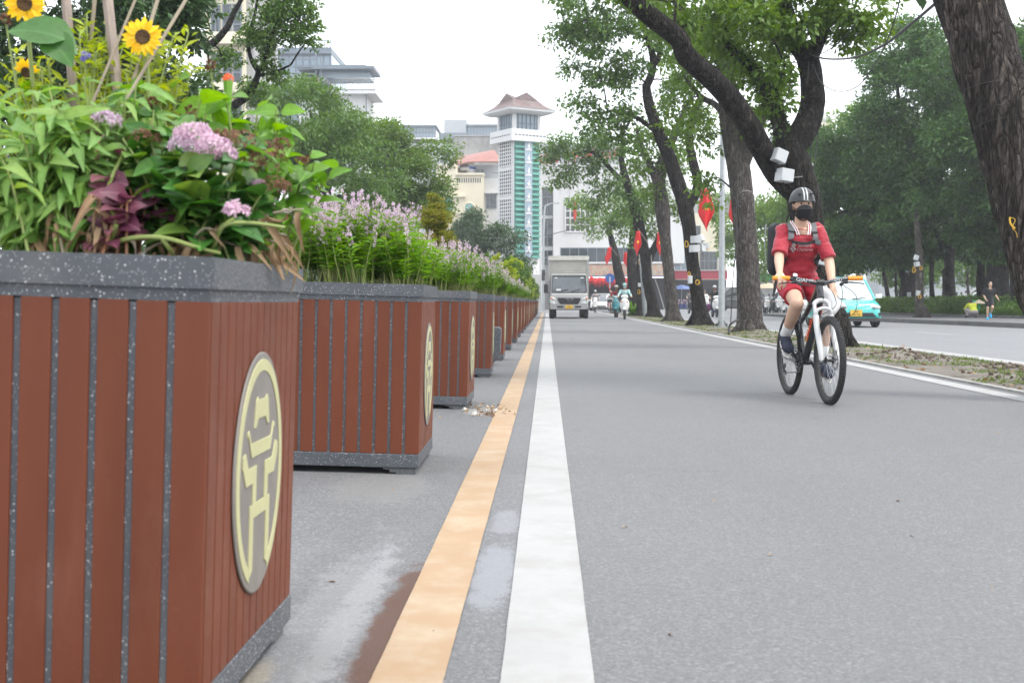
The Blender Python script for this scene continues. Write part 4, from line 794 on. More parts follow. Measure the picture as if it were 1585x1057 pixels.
# branch with leaf bunches crossing in front of the ivory building
tree('branching_tree', 'open dark limb with leaf bunches in front of the ivory building', at(235, 24), [(240, 330, 24), (270, 240, 24), (320, 190, 24)], [.2, .15, .12, .1],
     [([(320, 190, 24), (360, 165, 24), (385, 145, 24), (398, 120, 24), (400, 105, 24)], [.1, .085, .08, .06, .05]), ([(400, 112, 24), (388, 90, 24), (385, 60, 24), (395, 20, 24), (400, -20, 24)], [.05, .04, .035, .03, .02]), ([(402, 110, 24), (415, 75, 24), (425, 45, 24), (440, 10, 24)], [.04, .035, .03, .02]), ([(398, 118, 24), (425, 112, 24), (450, 101, 24)], [.035, .03, .015]),
      ([(280, 60, 23), (320, 72, 23), (350, 45, 23), (362, 20, 23), (380, -10, 23)], [.09, .075, .06, .05, .03]), ([(320, 72, 23), (305, 50, 23), (300, 20, 23)], [.04, .03, .02])],
     [(430, 45, 24, 44, 34, .7), (465, 30, 24, 34, 20, .6), (440, 5, 24, 50, 28, .7), (480, 60, 24, 14, 4, .3), (390, 60, 24, 22, 10, .4), (346, 92, 23.5, 20, 8, .4), (325, 115, 23.5, 18, 6, .4), (410, 100, 24, 20, 7, .4), (395, 135, 24, 16, 5, .3), (390, -40, 24, 90, 30, 1), (292, 10, 23.5, 30, 10, .5), (335, 160, 24, 22, 6, .4), (430, 118, 24, 14, 4, .3)], 'leaf_olive', .09, 'bark_dark', None, per=60, crad=.2)
# ---- right side: dense banyans in the park
BG = 'dense banyans in the park on the right'
crownT('banyan_tree', 'huge dark banyan behind the teal taxi', at(1400, 63, .2), 4.5, .45, [(1400, 150, 57, 85, 90, 84, 3.2), (1340, 230, 57, 75, 90, 80, 3), (1430, 260, 56, 90, 90, 96, 3), (1300, 330, 57, 55, 80, 56, 2.6), (1360, 345, 56, 80, 50, 60, 2.6), (1440, 350, 56, 70, 40, 46, 2.4), (1385, 100, 58, 40, 30, 22, 2), (1290, 400, 57, 32, 60, 26, 2), (1390, 395, 60, 60, 26, 30, 2), (1465, 385, 60, 50, 22, 28, 2), (1330, 300, 59, 60, 60, 40, 2), (1400, 230, 60, 90, 90, 60, 2), (1450, 320, 59, 60, 40, 34, 2)], 'leaf_banyan', .19, 200, .72, grp=BG)
crownT('banyan_tree', 'taller banyan at far right, behind the leaning trunk', at(1530, 54, .2), 4.5, .45, [(1520, 120, 51, 90, 75, 66, 3), (1500, 230, 51, 90, 90, 84, 3), (1590, 200, 51, 90, 120, 70, 3), (1530, 320, 51, 80, 50, 50, 2.4), (1600, 330, 51, 60, 60, 34, 2.4), (1450, 90, 53, 50, 35, 22, 2), (1540, 385, 54, 60, 24, 24, 2), (1600, 80, 52, 60, 60, 28, 2)], 'leaf_banyan', .19, 200, .72, grp=BG)
crownT('park_tree', 'light green hazy tree between the forked tree and the banyan', at(1265, 78, .2), 4, .4, [(1290, 240, 76, 55, 55, 70, 3), (1250, 300, 76, 50, 70, 70, 3), (1215, 330, 78, 40, 70, 50, 3), (1330, 190, 78, 40, 30, 26, 2), (1265, 370, 76, 50, 50, 50, 3)], 'leaf_pale', .26, 60, .8, grp=BG)
crownT('park_tree', 'pale tree seen between the grey trunk and the forked tree', at(1200, 95, .2), 4, .4, [(1195, 330, 95, 36, 50, 50, 3), (1185, 390, 95, 26, 30, 30, 3), (1130, 330, 100, 26, 50, 30, 3), (1125, 390, 100, 20, 34, 22, 2)], 'leaf_pale', .3, 50, .9, grp=BG)
crownT('park_tree', 'mid-green tree deeper in the park, filling the gaps between banyan trunks', at(1455, 76, .0), 3, .2, [(1410, 425, 76, 50, 24, 34, 2), (1475, 405, 76, 50, 18, 26, 2), (1560, 425, 76, 50, 24, 34, 2), (1380, 415, 78, 40, 24, 30, 2)], 'leaf_olive', .24, 60, .7, grp=BG)
# trunks under the banyan crowns, each a tree of its own
def ptree(lab, px, D, wpx, top, lean=0, fork=None, bark='bark_dark'):
    b = V(at(px, D, .2)); o = thing('park_trunk_tree', lab, 'tree', b, 0, 'bare lower trunks in the shade of the park'); r = wpx*D/F/2; mb = MB(); mb.tube(bez([V((0, 0, -.2)), P(px+lean*.2, 440, D)-b, P(px+lean, top, D)-b], 5), lerp_r([r*1.35, r, r*.85], 11), 10, True, 0, .15); mb.build('trunk', bark, o)
    if fork:
        for q in fork: mb = MB(); tubeL(mb, [(x, y, D) for x, y in q], [r*.6, r*.5, r*.3][:len(q)] if len(q) > 2 else [r*.5, r*.3], b); mb.build('limb', bark, o)
    nm = NM(); c = P(px+lean, top-10, D)-b; cc = np.array(c)+rdir(12)*.9; clumpleaves(nm, cc, .5, 40, .18, LEAF); nm.build('crown', 'leaf_banyan', o)
ptree('slanting dark trunk right above the taxi roof, hung with pale boxes', 1408, 61, 9, 330, -40, [[(1400, 430), (1412, 390), (1420, 350)]])
ptree('thick dark trunk in the park centre with spreading forks', 1470, 58, 16, 330, 0, [[(1470, 400), (1450, 360), (1440, 320)], [(1471, 390), (1490, 350), (1500, 320)]])
ptree('broad twin trunk directly behind the jogger', 1535, 53, 19, 330, 5, [[(1535, 400), (1548, 360), (1560, 320)]]); ptree('dark trunk behind the strap-leaved hedge at right', 1572, 51, 18, 330, 0)
ptree('wide dark trunk left of the jogger in shade', 1517, 55, 13, 330, 5); ptree('thin trunk between the pedestrians and the squatting person', 1497, 68, 4, 400, 3, None, 'bark_grey'); ptree('thin dark trunk just right of the taxi mirror', 1386, 66, 4, 400, 2); ptree('thin dark trunk second from the taxi mirror', 1395, 67, 3, 400, 1); ptree('thick dark trunk partly behind the taxi roof', 1374, 66, 6, 380, -14)
ptree('dark trunk between the box-hung sapling and the fork', 1441, 60, 7, 350, 4)
# kerbside sapling
tree('kerb_sapling', 'slim trunk on the park pavement, hung with four pale boxes', at(1423, 50.5, .15), [(1423, 470, 50.5), (1424, 420, 50.5), (1422, 380, 50.5), (1418, 330, 50.5)], [.3, .17, .15, .13, .1], [], [(1418, 320, 50.5, 26, 10, .8)], 'leaf_banyan', .17, 'bark_grey', None, n=12, roots=3)
# hedge, strap-leaved plants
def hedge(lab, x0, x1, y0, y1, z0, h, n, size, t, leaf, up, name='hedge', kind=None, sl_=0.):
    o = thing(name, lab, 'hedge', ((x0+x1)/2, (y0+y1)/2, z0)); nm = NM(); pos = np.stack([RS.uniform(x0, x1, n)-(x0+x1)/2, RS.uniform(y0, y1, n)-(y0+y1)/2, RS.uniform(0, 1, n)**.7*h], 1)
    pos[:, 0] += pos[:, 1]*sl_
    pos[:, 2] *= .75+.35*np.sin(pos[:, 0]*2.3+pos[:, 1]*1.1); d = rdir(n); d[:, 2] = np.abs(d[:, 2])+up; nm.add(t, pos, basis(d), size*RS.uniform(.6, 1.2, n)); nm.build('foliage', leaf, o); return o
hedge('dark green hedge running behind the planter row', -8.4, -7.2, 5, 60, .15, 1.7, 30000, .16, LEAF, 'leaf_dark', 0.)
hedge('low clipped dark hedge behind the taxi and sapling', 17.1, 19.2, 46, 69, .2, .75, 30000, .13, LEAF, 'leaf_olive', 0., sl_=-.12)
hedge('hedge of long strap-shaped leaves right of the jogger', 18.5, 20.5, 30, 46.5, .2, .4, 6000, .65, leaf_t(3, .06, .35, .02), 'leaf_olive', .7, 'strap_leaf_hedge')
hedge('shrubbery deeper in the park shade', 20.7, 26, 50, 70, .2, .8, 20000, .2, LEAF, 'leaf_banyan', 0., 'shrub_border')
# small bright shrub at the foot of the far median trees
o = shrub('median_shrub', 'bright yellow-green bush at the foot of the far median trees', 'shrub', (4.75, 66, .03), [(0, 0, .35, .6, .4, 50), (.5, .3, .4, .5, .45, 40)], 'leaf_fresh', .13, 30)
# far wood closing the park
o = thing('far_woodland', 'hazy mass of far trees closing the park behind the banyans', 'woodland', (40, 110, 0)); o['kind'] = 'stuff'; nm = NM()
for (x, y, z, rx, rz, k) in ((38, 118, 9, 9, 7, 90), (50, 112, 10, 9, 8, 90), (60, 105, 10, 9, 9, 80), (30, 125, 8, 7, 6, 60), (70, 95, 10, 9, 9, 60)):
    d = rdir(k); clumpleaves(nm, np.array([x-40, y-110, z])+d*RS.uniform(.5, 1, (k, 1))*np.array([rx, 3, rz]), 1.0, 50, .4, LEAF)
nm.build('far_woodland_leaves', 'leaf_pale', o)['kind'] = 'stuff'
# ================= buildings
class PB:
    """a building whose boxes are given by the pixel frame of their front face at distance D"""
    def __init__(s, name, lab, px, D, cat='building', z=.1):
        s.o = thing(name, lab, cat, (*at(px, D)[:2], z)); s.b = V(s.o.location); s.D = D; s.parts = {}
    def box(s, part, mat, x0, y0, x1, y1, dep=.3, out=0., one=True, D=None):
        D = D or s.D; a = P(x0, y1, D)-s.b; c = P(x1, y0, D)-s.b
        mb = s.parts.setdefault((part, mat), MB()) if one else MB()
        mb.bb(a.x, c.x, a.y-out, a.y-out+dep, a.z, c.z)
        if not one: return mb.build(part, mat, s.o, False)
    def grid(s, part, mat, x0, y0, x1, y1, nx, ny, w=.06, dep=.08, out=.1, D=None, each=False):
        D = D or s.D; a = P(x0, y1, D)-s.b; c = P(x1, y0, D)-s.b; mb = MB() if each else s.parts.setdefault((part, mat), MB())
        for i in range(nx+1):
            x = a.x+(c.x-a.x)*i/nx; mb.bb(x-w/2, x+w/2, a.y-out-.004, a.y-out+dep, a.z-w/2, c.z+w/2)
        for j in range(ny+1):
            z = a.z+(c.z-a.z)*j/ny; mb.bb(a.x-w/2, c.x+w/2, a.y-out, a.y-out+dep, z-w/2, z+w/2)
        if each: return mb
    def win(s, x0, y0, x1, y1, nx=2, ny=1, glass='win_dark', fr='steel_blue', w=.08, D=None, out=.04):
        mb = s.grid('window', fr, x0, y0, x1, y1, nx, ny, w, .1, out+.05, D, True); f = mb.build('window', fr, s.o, False)
        D = D or s.D; a = P(x0, y1, D)-s.b; c = P(x1, y0, D)-s.b; mb = MB(); mb.bb(a.x, c.x, a.y-out, a.y-out+.05, a.z, c.z); mb.build('pane', glass, f, False)
    def done(s):
        for (p, m), mb in s.parts.items(): mb.build(p, m, s.o, False)
        return s.o
pm('green_deep', (.07, .22, .18), .6, var=.1)
# pagoda-roofed stair tower, seen on its corner
TD = 120; k = TD/F
tw = thing('stair_tower', 'slender white tower with green stripes and a pagoda-style roof', 'tower', (*at(803, TD)[:2], .1), R(33)); A_ = 1.45
zt = lambda y: CH+(467-y)*k-.1
mb = MB(); mb.bb(-A_, A_, -A_, A_, 0, zt(218)); mb.build('shaft', 'white_wall', tw, False)
mb = MB(); mb.bb(-A_+.05, A_-.05, -A_-.06, -A_, zt(400), zt(216)); mb.build('green_backing', 'green_deep', tw, False)
mb = MB(); z = zt(400)
while z < zt(217): mb.bb(-A_+.08, A_-.08, -A_-.28, -A_-.061, z, z+.2); z += .5
mb.build('green_louvre', 'tile_green', tw, False)
mb = MB(); mb.bb(-.42, .42, -A_-.34, -A_-.1, zt(400), zt(217)); mb.build('light_strip', 'glass_blue', tw, False)
mb = MB(); z = zt(392)
for i in range(9):
    mb.bb(-.42, .42, -A_-.38, -A_-.34, z, z+.06)
    mb.ell((.0, -A_-.36, z+.42), (.16, .05, .2), None, 8, 6); mb.ell((.05, -A_-.36, z+.7), (.08, .05, .1), None, 8, 6); mb.bb(-.26, .26, -A_-.37, -A_-.342, z+.10, z+.2); z += 1.22
mb.build('figure_panel', 'white_wall', tw, False)
for (ya, yb) in ((222, 260), (266, 304), (310, 348), (354, 392)):
    z0, z1 = zt(yb), zt(ya); mb = MB(); mb.bb(-A_-.02, -A_, -A_+.35, A_-.35, z0, z1); f = mb.build('breeze_block_panel', 'dark_void', tw, False); mb = MB()
    for i in range(7): y = -A_+.35+(2*A_-.7)*i/6; mb.bb(-A_-.10, -A_-.02, y-.045, y+.045, z0, z1)
    for i in range(8): z = z0+(z1-z0)*i/7; mb.bb(-A_-.096, -A_-.019, -A_+.35, A_-.35, z-.045, z+.045)
    mb.build('lattice', 'white_wall', f, False)
B_ = 2.05; mb = MB(); mb.bb(-B_, B_, -B_, B_, zt(224), zt(218)); mb.bb(-B_, B_, -B_, -B_+.12, zt(218), zt(206)); mb.bb(-B_, B_, B_-.12, B_, zt(218), zt(206)); mb.bb(-B_, -B_+.12, -B_+.12, B_-.12, zt(218), zt(206)); mb.bb(B_-.12, B_, -B_+.12, B_-.12, zt(218), zt(206)); mb.build('balcony', 'white_wall', tw, False)
mb = MB()
for i in range(9):
    for a_ in ((-1.7+i*.4, -1.42+i*.4, -B_-.01, -B_+.02), (-B_-.01, -B_+.02, -1.7+i*.4, -1.42+i*.4)): MB().bb(*a_, zt(216), zt(214.4)).build('balcony_slot', 'win_dark', tw, False)
mb = MB(); mb.bb(-1.36, 1.36, -1.36, 1.36, zt(212), zt(181)); mb.build('lookout_glass', 'glass_blue', tw, False); mb = MB()
for s_ in (-1.4, 1.4):
    for i in range(7): q = -1.4+2.8*i/6; w_ = .1 if i in (0, 6) else .04; mb.bb(q-w_, q+w_, s_-.04, s_+.04, zt(212), zt(180)); mb.bb(s_-.041, s_+.041, q-w_, q+w_, zt(212), zt(180))
    for zz in (zt(206), zt(196), zt(181)): mb.bb(-1.4, 1.4, s_-.035, s_+.035, zz-.05, zz+.05); mb.bb(s_-.034, s_+.034, -1.4, 1.4, zz-.05, zz+.05)
mb.build('lookout_frame', 'steel_blue', tw, False); mb = MB()
for sx in (-1.38, 1.38):
    for sy in (-1.38, 1.38): mb.bb(sx-.16, sx+.16, sy-.16, sy+.16, zt(213), zt(179.5))
mb.build('corner_post', 'white_wall', tw, False)
def sq(h, z): return [(-h, -h, z), (h, -h, z), (h, h, z), (-h, h, z)]
mb = MB(); z0 = zt(182); mb.loft([sq(2.1, z0), sq(2.56, z0+.22), sq(2.6, z0+.42)]); mb.build('eave', 'white_wall', tw, False)
mb = MB(); mb.loft([sq(2.64, z0+.424), sq(2.2, z0+.62), sq(1.75, z0+.95), sq(1.4, z0+1.35)]); mb.build('skirt_roof', 'roof_tile', tw, False)
mb = MB()
for c_, s_ in ((1, 0), (0, 1)):
    vs = []
    for t_, zz in ((-1.42, z0+2.12), (0, z0+1.75), (1.42, z0+2.12)): vs += [((t_*c_-q*s_), (t_*s_+q*c_), z) for q, z in ((-1.38, z0+1.352), (0, zz), (1.38, z0+1.352))]
    mb.add(vs, [(0, 3, 4, 1), (1, 4, 5, 2), (3, 6, 7, 4), (4, 7, 8, 5), (0, 1, 2), (6, 8, 7)])
mb.build('gable_roof', 'roof_tile', tw, False)
# white theatre-like building at the end of the street
b = PB('theatre_building', 'long white building right of the tower with strip windows and red lettering', 930, 124)
b.box('wall', 'white_wall', 839, 252, 1060, 408, 10); b.box('upper_wall', 'grey_panel', 839, 222, 960, 253, 9, -.3); b.box('wall_pier', 'white_wall', 856, 290, 867, 480, .5, .45); b.box('wall_pier', 'white_wall', 834, 222, 839, 480, .6, .3)
b.box('base_wall_and_opening', 'dark_void', 868, 430, 1040, 480, .4, -1.2); b.box('base_wall_and_opening', 'grey_wall', 840, 408, 857, 480, .4, 0)  # near-black panel stands in for the shade inside the entrance opening; grey one is wall
for yy in (291, 339): b.win(839.5, yy, 855, yy+42, 2, 3)
b.win(839.5, 388, 855, 410, 2, 2); b.win(875, 305, 921, 359, 6, 5, fr='white_wall', w=.14); b.win(868, 384, 1035, 406, 12, 1, 'glass_dark')
b.box('canopy', 'white_wall', 866, 406, 1040, 409, 1.6, 1.2)
for i in range(9): b.box('wall_rib', 'white_wall', 868+i*14, 262, 869+i*14, 300, .1, .06)
o = b.done()
mb = MB(); mt = frame_m(P(892, 243, 123.6)-b.b, (1, 0, 0), (0, -1, 0))
t_ = text_mb('LIÊN  PHỞ  mới', 1.35, .08, 1.0, .25); xf(t_, mt @ M.Rotation(R(5), 4, 'Z')); t_.build('lettering', 'red_paint', o, False)
def mural_mat():
    m, t, b_ = nmat('mural'); v = coords(t, (1, 1, 1), False)
    w_ = noise(t, v, 1.7, 4, .6)
    t.links.new(ramp(t, w_, [(.3, (.30, .27, .22)), (.46, (.42, .36, .27)), (.52, (.45, .16, .10)), (.57, (.38, .34, .28)), (.66, (.16, .2, .24))]), b_.inputs['Base Color'])
mural_mat()
m_ = PB('mural_frieze', 'painted frieze with swirling clouds above the dark theatre entrance', 960, 122.4, 'mural', 3); m_.box('frieze', 'mural', 868, 410, 1036, 427, .25); m_.box('frieze_edge', 'sign_blue', 868, 427, 1036, 428.4, .3, .05); m_.done()
mb = MB(); rs = random.Random(3)
for i in range(34):
    x = P(908+i*2.4, 430, 121.6); mb = MB(); zz = x.z-rs.uniform(.1, .4); mb.ell((0, 0, 0), (.14, .14, .3), None, 8, 6); mb.tube([(0, 0, .25), (0, 0, x.z-zz+.1)], .012, 4); mb.tube([(0, 0, -.3), (0, 0, -.6)], [.05, .015], 5)
    o = mb.build('red_lantern', 'red_cloth', None) if i == 0 else lan.copy()
    if i == 0: lan = o
    else: COL.objects.link(o)
    o.location = (x.x, x.y, zz); o.scale.z = rs.uniform(.7, 1.2); tag(o, 'small red lantern in the row hanging under the painted frieze', 'lantern', 'red lanterns under the frieze')
# cream building
b = PB('cream_building', 'cream building with a porthole window and slotted parapet', 730, 130); b.box('wall', 'cream_wall', 706, 271, 748, 480, 6); b.box('wing', 'cream_wall', 676, 258, 706.4, 480, 6.1, .12); b.box('parapet', 'cream_wall', 705, 268, 749, 271.4, 6.3, .2); b.box('parapet', 'cream_wall', 675, 255, 707, 258.5, 6.4, .3)
b.box('ledge', 'cream_wall', 695, 303, 720, 306, .8, .6, False); b.box('ledge', 'cream_wall', 696, 331, 720, 333, .3, .2, False); b.box('pilaster', 'cream_wall', 700, 306, 718, 331, .15, .25)
for i in range(11): b.box('vent_slot', 'win_dark', 707.5+i*3.5, 276, 709+i*3.5, 283, .1, .03)
b.win(690, 307, 700, 330, 1, 2, 'glass_teal', out=.2); o = b.done()
c = P(726, 322, 129.8)-b.b; mb = MB(); mb.torus(c, .55, .11, 'y', 24, 8); f = mb.build('porthole', 'cream_wall', o); mb = MB(); mb.lathe([(.001, -.02), (.5, -.02), (.5, .02), (.001, .02)], 20, M.Translation(c) @ M.Rotation(R(90), 4, 'X')); mb.build('pane', 'glass_teal', f); mb = MB(); mb.box(c-V((0, .06, 0)), (.05, .04, 1)); mb.box(c-V((0, .063, 0)), (1, .04, .05)); mb.build('glazing_bar', 'cream_wall', f, False)
b = PB('annex_building', 'narrow pale building with a dark square window beside the tower', 760, 132); b.box('wall', 'white_wall', 748.6, 276, 776, 480, 5); b.box('upper_wall', 'grey_panel', 733, 254, 776, 277, 5, -1); b.win(753, 300, 768, 322, 3, 1, 'win_dark'); b.win(738, 262, 741.5, 272, 1, 1, out=-.9); b.win(744, 262, 747.5, 272, 1, 1, out=-.9); b.box('balcony_rail', 'steel_blue', 749, 268, 776, 269, .1, .3); b.box('sill', 'white_wall', 750, 298, 772, 300, .4, .3)
o = b.done(); a1_, a2_, a3_ = P(690, 257, 133)-b.b, P(776, 257, 133)-b.b, P(768, 233, 137)-b.b; pe = P(727, 250, 131)-b.b
mb = MB(); dy = V((0, 6, 0)); L1, L2 = P(688, 258, 131.5)-b.b, P(727, 250, 131.5)-b.b; T1, T2 = P(705, 244, 138)-b.b, P(765, 232, 134)-b.b; E2 = P(777, 250, 131.5)-b.b
mb.add([L1, L2, T2, T1, E2], [(0, 1, 2, 3), (1, 4, 2)]); q = mb.build('red_roof', 'roof_red', o, False); sm = q.modifiers.new('s', 'SOLIDIFY'); sm.thickness = .15
# rooftop tanks
for (px, lab, m_) in ((722, 'steel rooftop water tank lying on its side on the cream building', 'alu'), (728.5, 'upright white and blue water tank on the cream building roof', 'white_plastic')):
    o = thing('water_tank', lab, 'water tank', P(px, 270, 133)); mb = MB()
    if m_ == 'alu': mb.lathe([(.1, -.8), (.5, -.7), (.55, -.5), (.55, .5), (.5, .7), (.1, .8)], 20, M.Translation((0, 0, .6)) @ M.Rotation(R(90), 4, 'Y'))
    else: mb.lathe([(.55, .0), (.55, 1.1), (.45, 1.25), (.1, 1.35)], 20)
    mb.build('tank', m_, o); mb = MB(); mb.box((0, 0, 0.05), (1.2, .9, .1)); mb.build('stand', 'steel_blue', o, False)
    if m_ != 'alu': mb = MB(); mb.lathe([(.56, .5), (.56, .8)], 20); mb.build('blue_band', 'sign_blue', o)
b = PB('weathered_block', 'mould-stained concrete block above the red roof', 735, 150); b.box('wall', 'mouldy', 702, 211, 775, 480, 10); b.box('side_wall', 'grey_panel', 660, 224, 702.5, 480, 9, .4); b.box('coping', 'grey_wall', 701, 209.5, 776, 211.3, 10.2, .1); b.done()
b = PB('hazy_rooftop_block', 'hazy blue-grey terrace building with a grey rooftop box', 680, 215); b.box('wall', 'grey_panel', 595, 222, 680, 480, 12); b.box('storey', 'glass_blue', 597, 197, 674, 214, 12); b.box('slab', 'white_wall', 596, 213.6, 676, 216.4, 13, .5); b.box('slab', 'steel_blue', 596, 194, 676, 197, 13, .5); b.box('rooftop_box', 'grey_panel', 687, 185, 722, 206, 8); b.box('rooftop_plinth', 'steel_blue', 680, 206, 724, 216, 8.4, .3); b.box('roof_structure', 'glass_blue', 724, 196, 772, 214, 8); b.box('roof_slab', 'steel_blue', 722, 193, 773, 196, 9, .4)
b.grid('railing', 'steel_blue', 610, 186, 660, 194, 14, 1, .1); b.grid('mullion', 'steel_blue', 597, 197, 674, 213, 16, 2, .14); b.grid('mullion', 'steel_blue', 724, 196, 772, 213, 10, 1, .14); b.done()
# glass terrace building
b = PB('glass_terrace_building', 'blue-grey glass building with roof terraces above the round tree', 500, 125); b.box('glass', 'glass_blue', 392, 84, 513, 205, 9); b.box('roof_band', 'steel_blue', 390, 75, 513.5, 85, 9.4, .3); b.grid('roof_railing', 'steel_blue', 440, 63, 512, 75, 8, 1, .08, .08, .1); b.grid('facade_frame', 'steel_blue', 395, 86, 511, 125, 11, 1, .12, .1, .12)
b.box('terrace_floor', 'steel_blue', 470, 110, 573, 117, 5, 3.2); b.box('canopy', 'steel_blue', 495, 113, 587, 118, 5, 3.8); b.box('canopy_fascia', 'glass_blue', 500, 118, 578, 128, 3.4, 2.5); b.box('white_wall', 'white_wall', 470, 147, 571, 480, 7, 2); b.box('terrace_slab', 'white_wall', 508, 147, 588, 153, 6, 3); b.grid('terrace_railing', 'steel_blue', 510, 132, 588, 147, 22, 1, .05, .05, 3.05)
b.grid('stair_frame', 'steel_blue', 415, 91, 498, 146, 1, 5, .16, .12, 3.3); b.box('stair_post', 'steel_blue', 505, 100, 507, 146, .2, 3.4); b.box('wall_slab', 'white_wall', 440, 126, 512, 134, 6, 2.4); b.box('pipe', 'steel_blue', 571, 150, 572, 200, .2, 2.1); b.done()
b = PB('ivory_building', 'ivory apartment building with grey window bays behind the dark limb', 350, 76); b.box('wall', 'cream_wall', 322, -200, 377, 480, 8); b.box('side_bay', 'grey_wall', 376, -200, 388, 480, 7, -.4)
for y in (-140, -20, 68, 146): b.box('ledge', 'cream_wall', 318, y-8, 384, y+4, .9, .8, False); b.box('ledge', 'cream_wall', 322, y-16, 380, y-8, .6, .5, False)
for y in (-80, 8, 82, 160): b.win(346, y, 357, y+46, 1, 3, 'glass_dark'); b.win(362, y, 373, y+46, 1, 3, 'glass_dark'); b.win(328, y+2, 340, y+44, 2, 2, 'glass_dark')
b.done()
b = PB('scaffold_net', 'teal scaffold netting beside the ivory building', 397, 80, 'netting'); b.box('net', 'glass_teal', 389, 45, 404, 200, 3); b.done()
# shops at the right end of the street
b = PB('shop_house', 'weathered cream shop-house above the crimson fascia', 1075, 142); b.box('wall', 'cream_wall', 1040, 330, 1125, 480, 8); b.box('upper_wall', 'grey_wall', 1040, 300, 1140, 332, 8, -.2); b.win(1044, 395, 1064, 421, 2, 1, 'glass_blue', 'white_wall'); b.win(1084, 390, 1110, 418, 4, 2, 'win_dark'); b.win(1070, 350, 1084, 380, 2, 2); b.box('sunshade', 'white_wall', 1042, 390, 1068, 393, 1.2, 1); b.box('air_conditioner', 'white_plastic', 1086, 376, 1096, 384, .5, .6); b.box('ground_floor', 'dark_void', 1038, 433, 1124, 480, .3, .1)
b.done()
pm('fascia_red', (.36, .03, .055), .5, var=.08); pm('awning_green', (.02, .26, .09), .6); pm('awning_beige', (.45, .37, .26), .7); pm('awning_blue', (.10, .15, .34), .6)
for (nm_, lab, m_, r, dep, D) in (('shop_fascia', 'wide crimson shop fascia behind the lamp pole', 'fascia_red', (1036, 419, 1126, 432), .9, 139), ('green_awning', 'green shop awning behind the grey trunk', 'awning_green', (1168, 423, 1240, 433), 1.5, 120), ('brown_shopfront', 'brown shop front under the green awning', 'grey_wall', (1168, 433, 1240, 478), 1., 122)):
    b = PB(nm_, lab, (r[0]+r[2])/2, D, 'awning' if 'front' not in nm_ else 'shop front', 1); b.box('panel', m_, *r, dep); b.box('trim', 'white_wall', r[0], r[1]-1, r[2], r[1], dep, .1); b.done()
b = PB('far_hall', 'pale hazy building seen between the banyan trunks', 1480, 150); b.box('wall', 'grey_panel', 1360, 400, 1640, 480, 6); 
for i in range(14): b.win(1372+i*18, 405, 1382+i*18, 440, 1, 1)
b.done()
b = PB('domed_house', 'distant grey-roofed building just left of the banyans', 1274, 200); b.box('wall', 'cream_wall', 1262, 190, 1290, 480, 6); mb = MB(); mb.ell(P(1275, 190, 203)-b.b, (1.5, 1.5, 1.3)); mb.build('dome', 'grey_wall', b.done())
b = PB('street_wall_left', 'low pale block closing the street left of the truck', 800, 118); b.box('wall', 'grey_wall', 700, 425, 838, 482, 3); b.done()
def umbrella(lab, px, py, D, r, m_):
    c = P(px, py, D); o = thing('market_umbrella', lab, 'umbrella', (c.x, c.y, .1), 0, 'market umbrellas at the far junction'); z = c.z-.1; mb = MB(); mb.lathe([(r, z-.45), (r*.5, z-.15), (.02, z)], 8, cap=False); q = mb.build('canopy', m_, o, False); q.modifiers.new('s', 'SOLIDIFY').thickness = .02; mb = MB(); mb.tube([(0, 0, 0), (0, 0, z)], .03, 6); mb.build('pole', 'galv', o)
umbrella('blue market umbrella under the crimson fascia', 1055, 441, 128, 1.3, 'awning_blue'); umbrella('beige market umbrella behind the parked motorbikes', 1190, 438, 100, 1.6, 'awning_beige')
for i in range(7):
    mb = MB(); mb.lathe([(.22, 0), (.3, .45)], 12); nmf = None; o = thing('flower_pot', 'blue flower pot in the row under the crimson fascia', 'flower pot', (P(1046+i*7, 470, 127).x, 127, .1), 0, 'blue flower pots by the far shops'); mb.build('pot', 'blue_paint', o); nm = NM(); d = rdir(40); nm.add(LEAFR, np.array([0, 0, .6])+d*.22, basis(d), .16); nm.build('flowers', 'petal_pink', o)
# ================= street furniture
o = thing('lamp_pole', 'tall galvanised lamp pole between the grey trunk and the coil-hung tree', 'lamp pole', (5.2, 36.8, .03)); k = 36.8/F
ztop = CH+(467-60)*k; mb = MB(); mb.lathe([(.115, .0), (.11, .35), (.1, .36), (.075, ztop*.6), (.06, ztop)], 12); mb.build('pole', 'galv', o, False)
mb = MB(); mb.box((0, 0, .02), (.42, .42, .03)); mb.build('base_plate', 'galv', o, False, .004)
for i in range(4): a = i*math.pi/2+.78; mb = MB(); mb.box((math.cos(a)*.2, math.sin(a)*.2, .07), (.03, .03, .12)); mb.tube([(math.cos(a)*.2, math.sin(a)*.2, .02), (math.cos(a)*.09, math.sin(a)*.09, .22)], .012, 5); mb.build('anchor_bolt', 'rubber_side', o, False)
mb = MB(); mb.tube(bez([(0, 0, ztop-.1), (0, .1, ztop+.7), (-.7, .1, ztop+1.2), (-1.6, .1, ztop+1.3)], 5), [.05, .03], 8); mb.build('arm', 'galv', o); mb = MB(); mb.box((-1.9, .1, ztop+1.3), (.7, .25, .12), taper=.8); mb.build('lamp_head', 'galv', o, False, .02)
o = thing('slanting_post', 'slanting grey post leaning against the flag-hung trunk', 'post', (4.98+.05, 63, .03)); mb = MB(); mb.tube([(0, 0, 0), (-.22, .1, 3.2)], .13, 10); mb.build('post', 'galv', o)
o = thing('far_lamp_post', 'thin curved street lamp in front of the tower', 'street lamp', (*at(841, 108)[:2], 0)); k = 108/F; mb = MB(); zt2 = CH+(467-318)*k; mb.tube(bez([(0, 0, 0), (0, 0, zt2*.6), (0.1, 0, zt2-.5), (.4, 0, zt2), (.95, 0, zt2+.15)], 4), [.12, .05], 8); mb.build('pole', 'galv', o); mb = MB(); mb.box((1.15, 0, zt2+.14), (.5, .2, .1)); mb.build('lamp_head', 'galv', o, False)
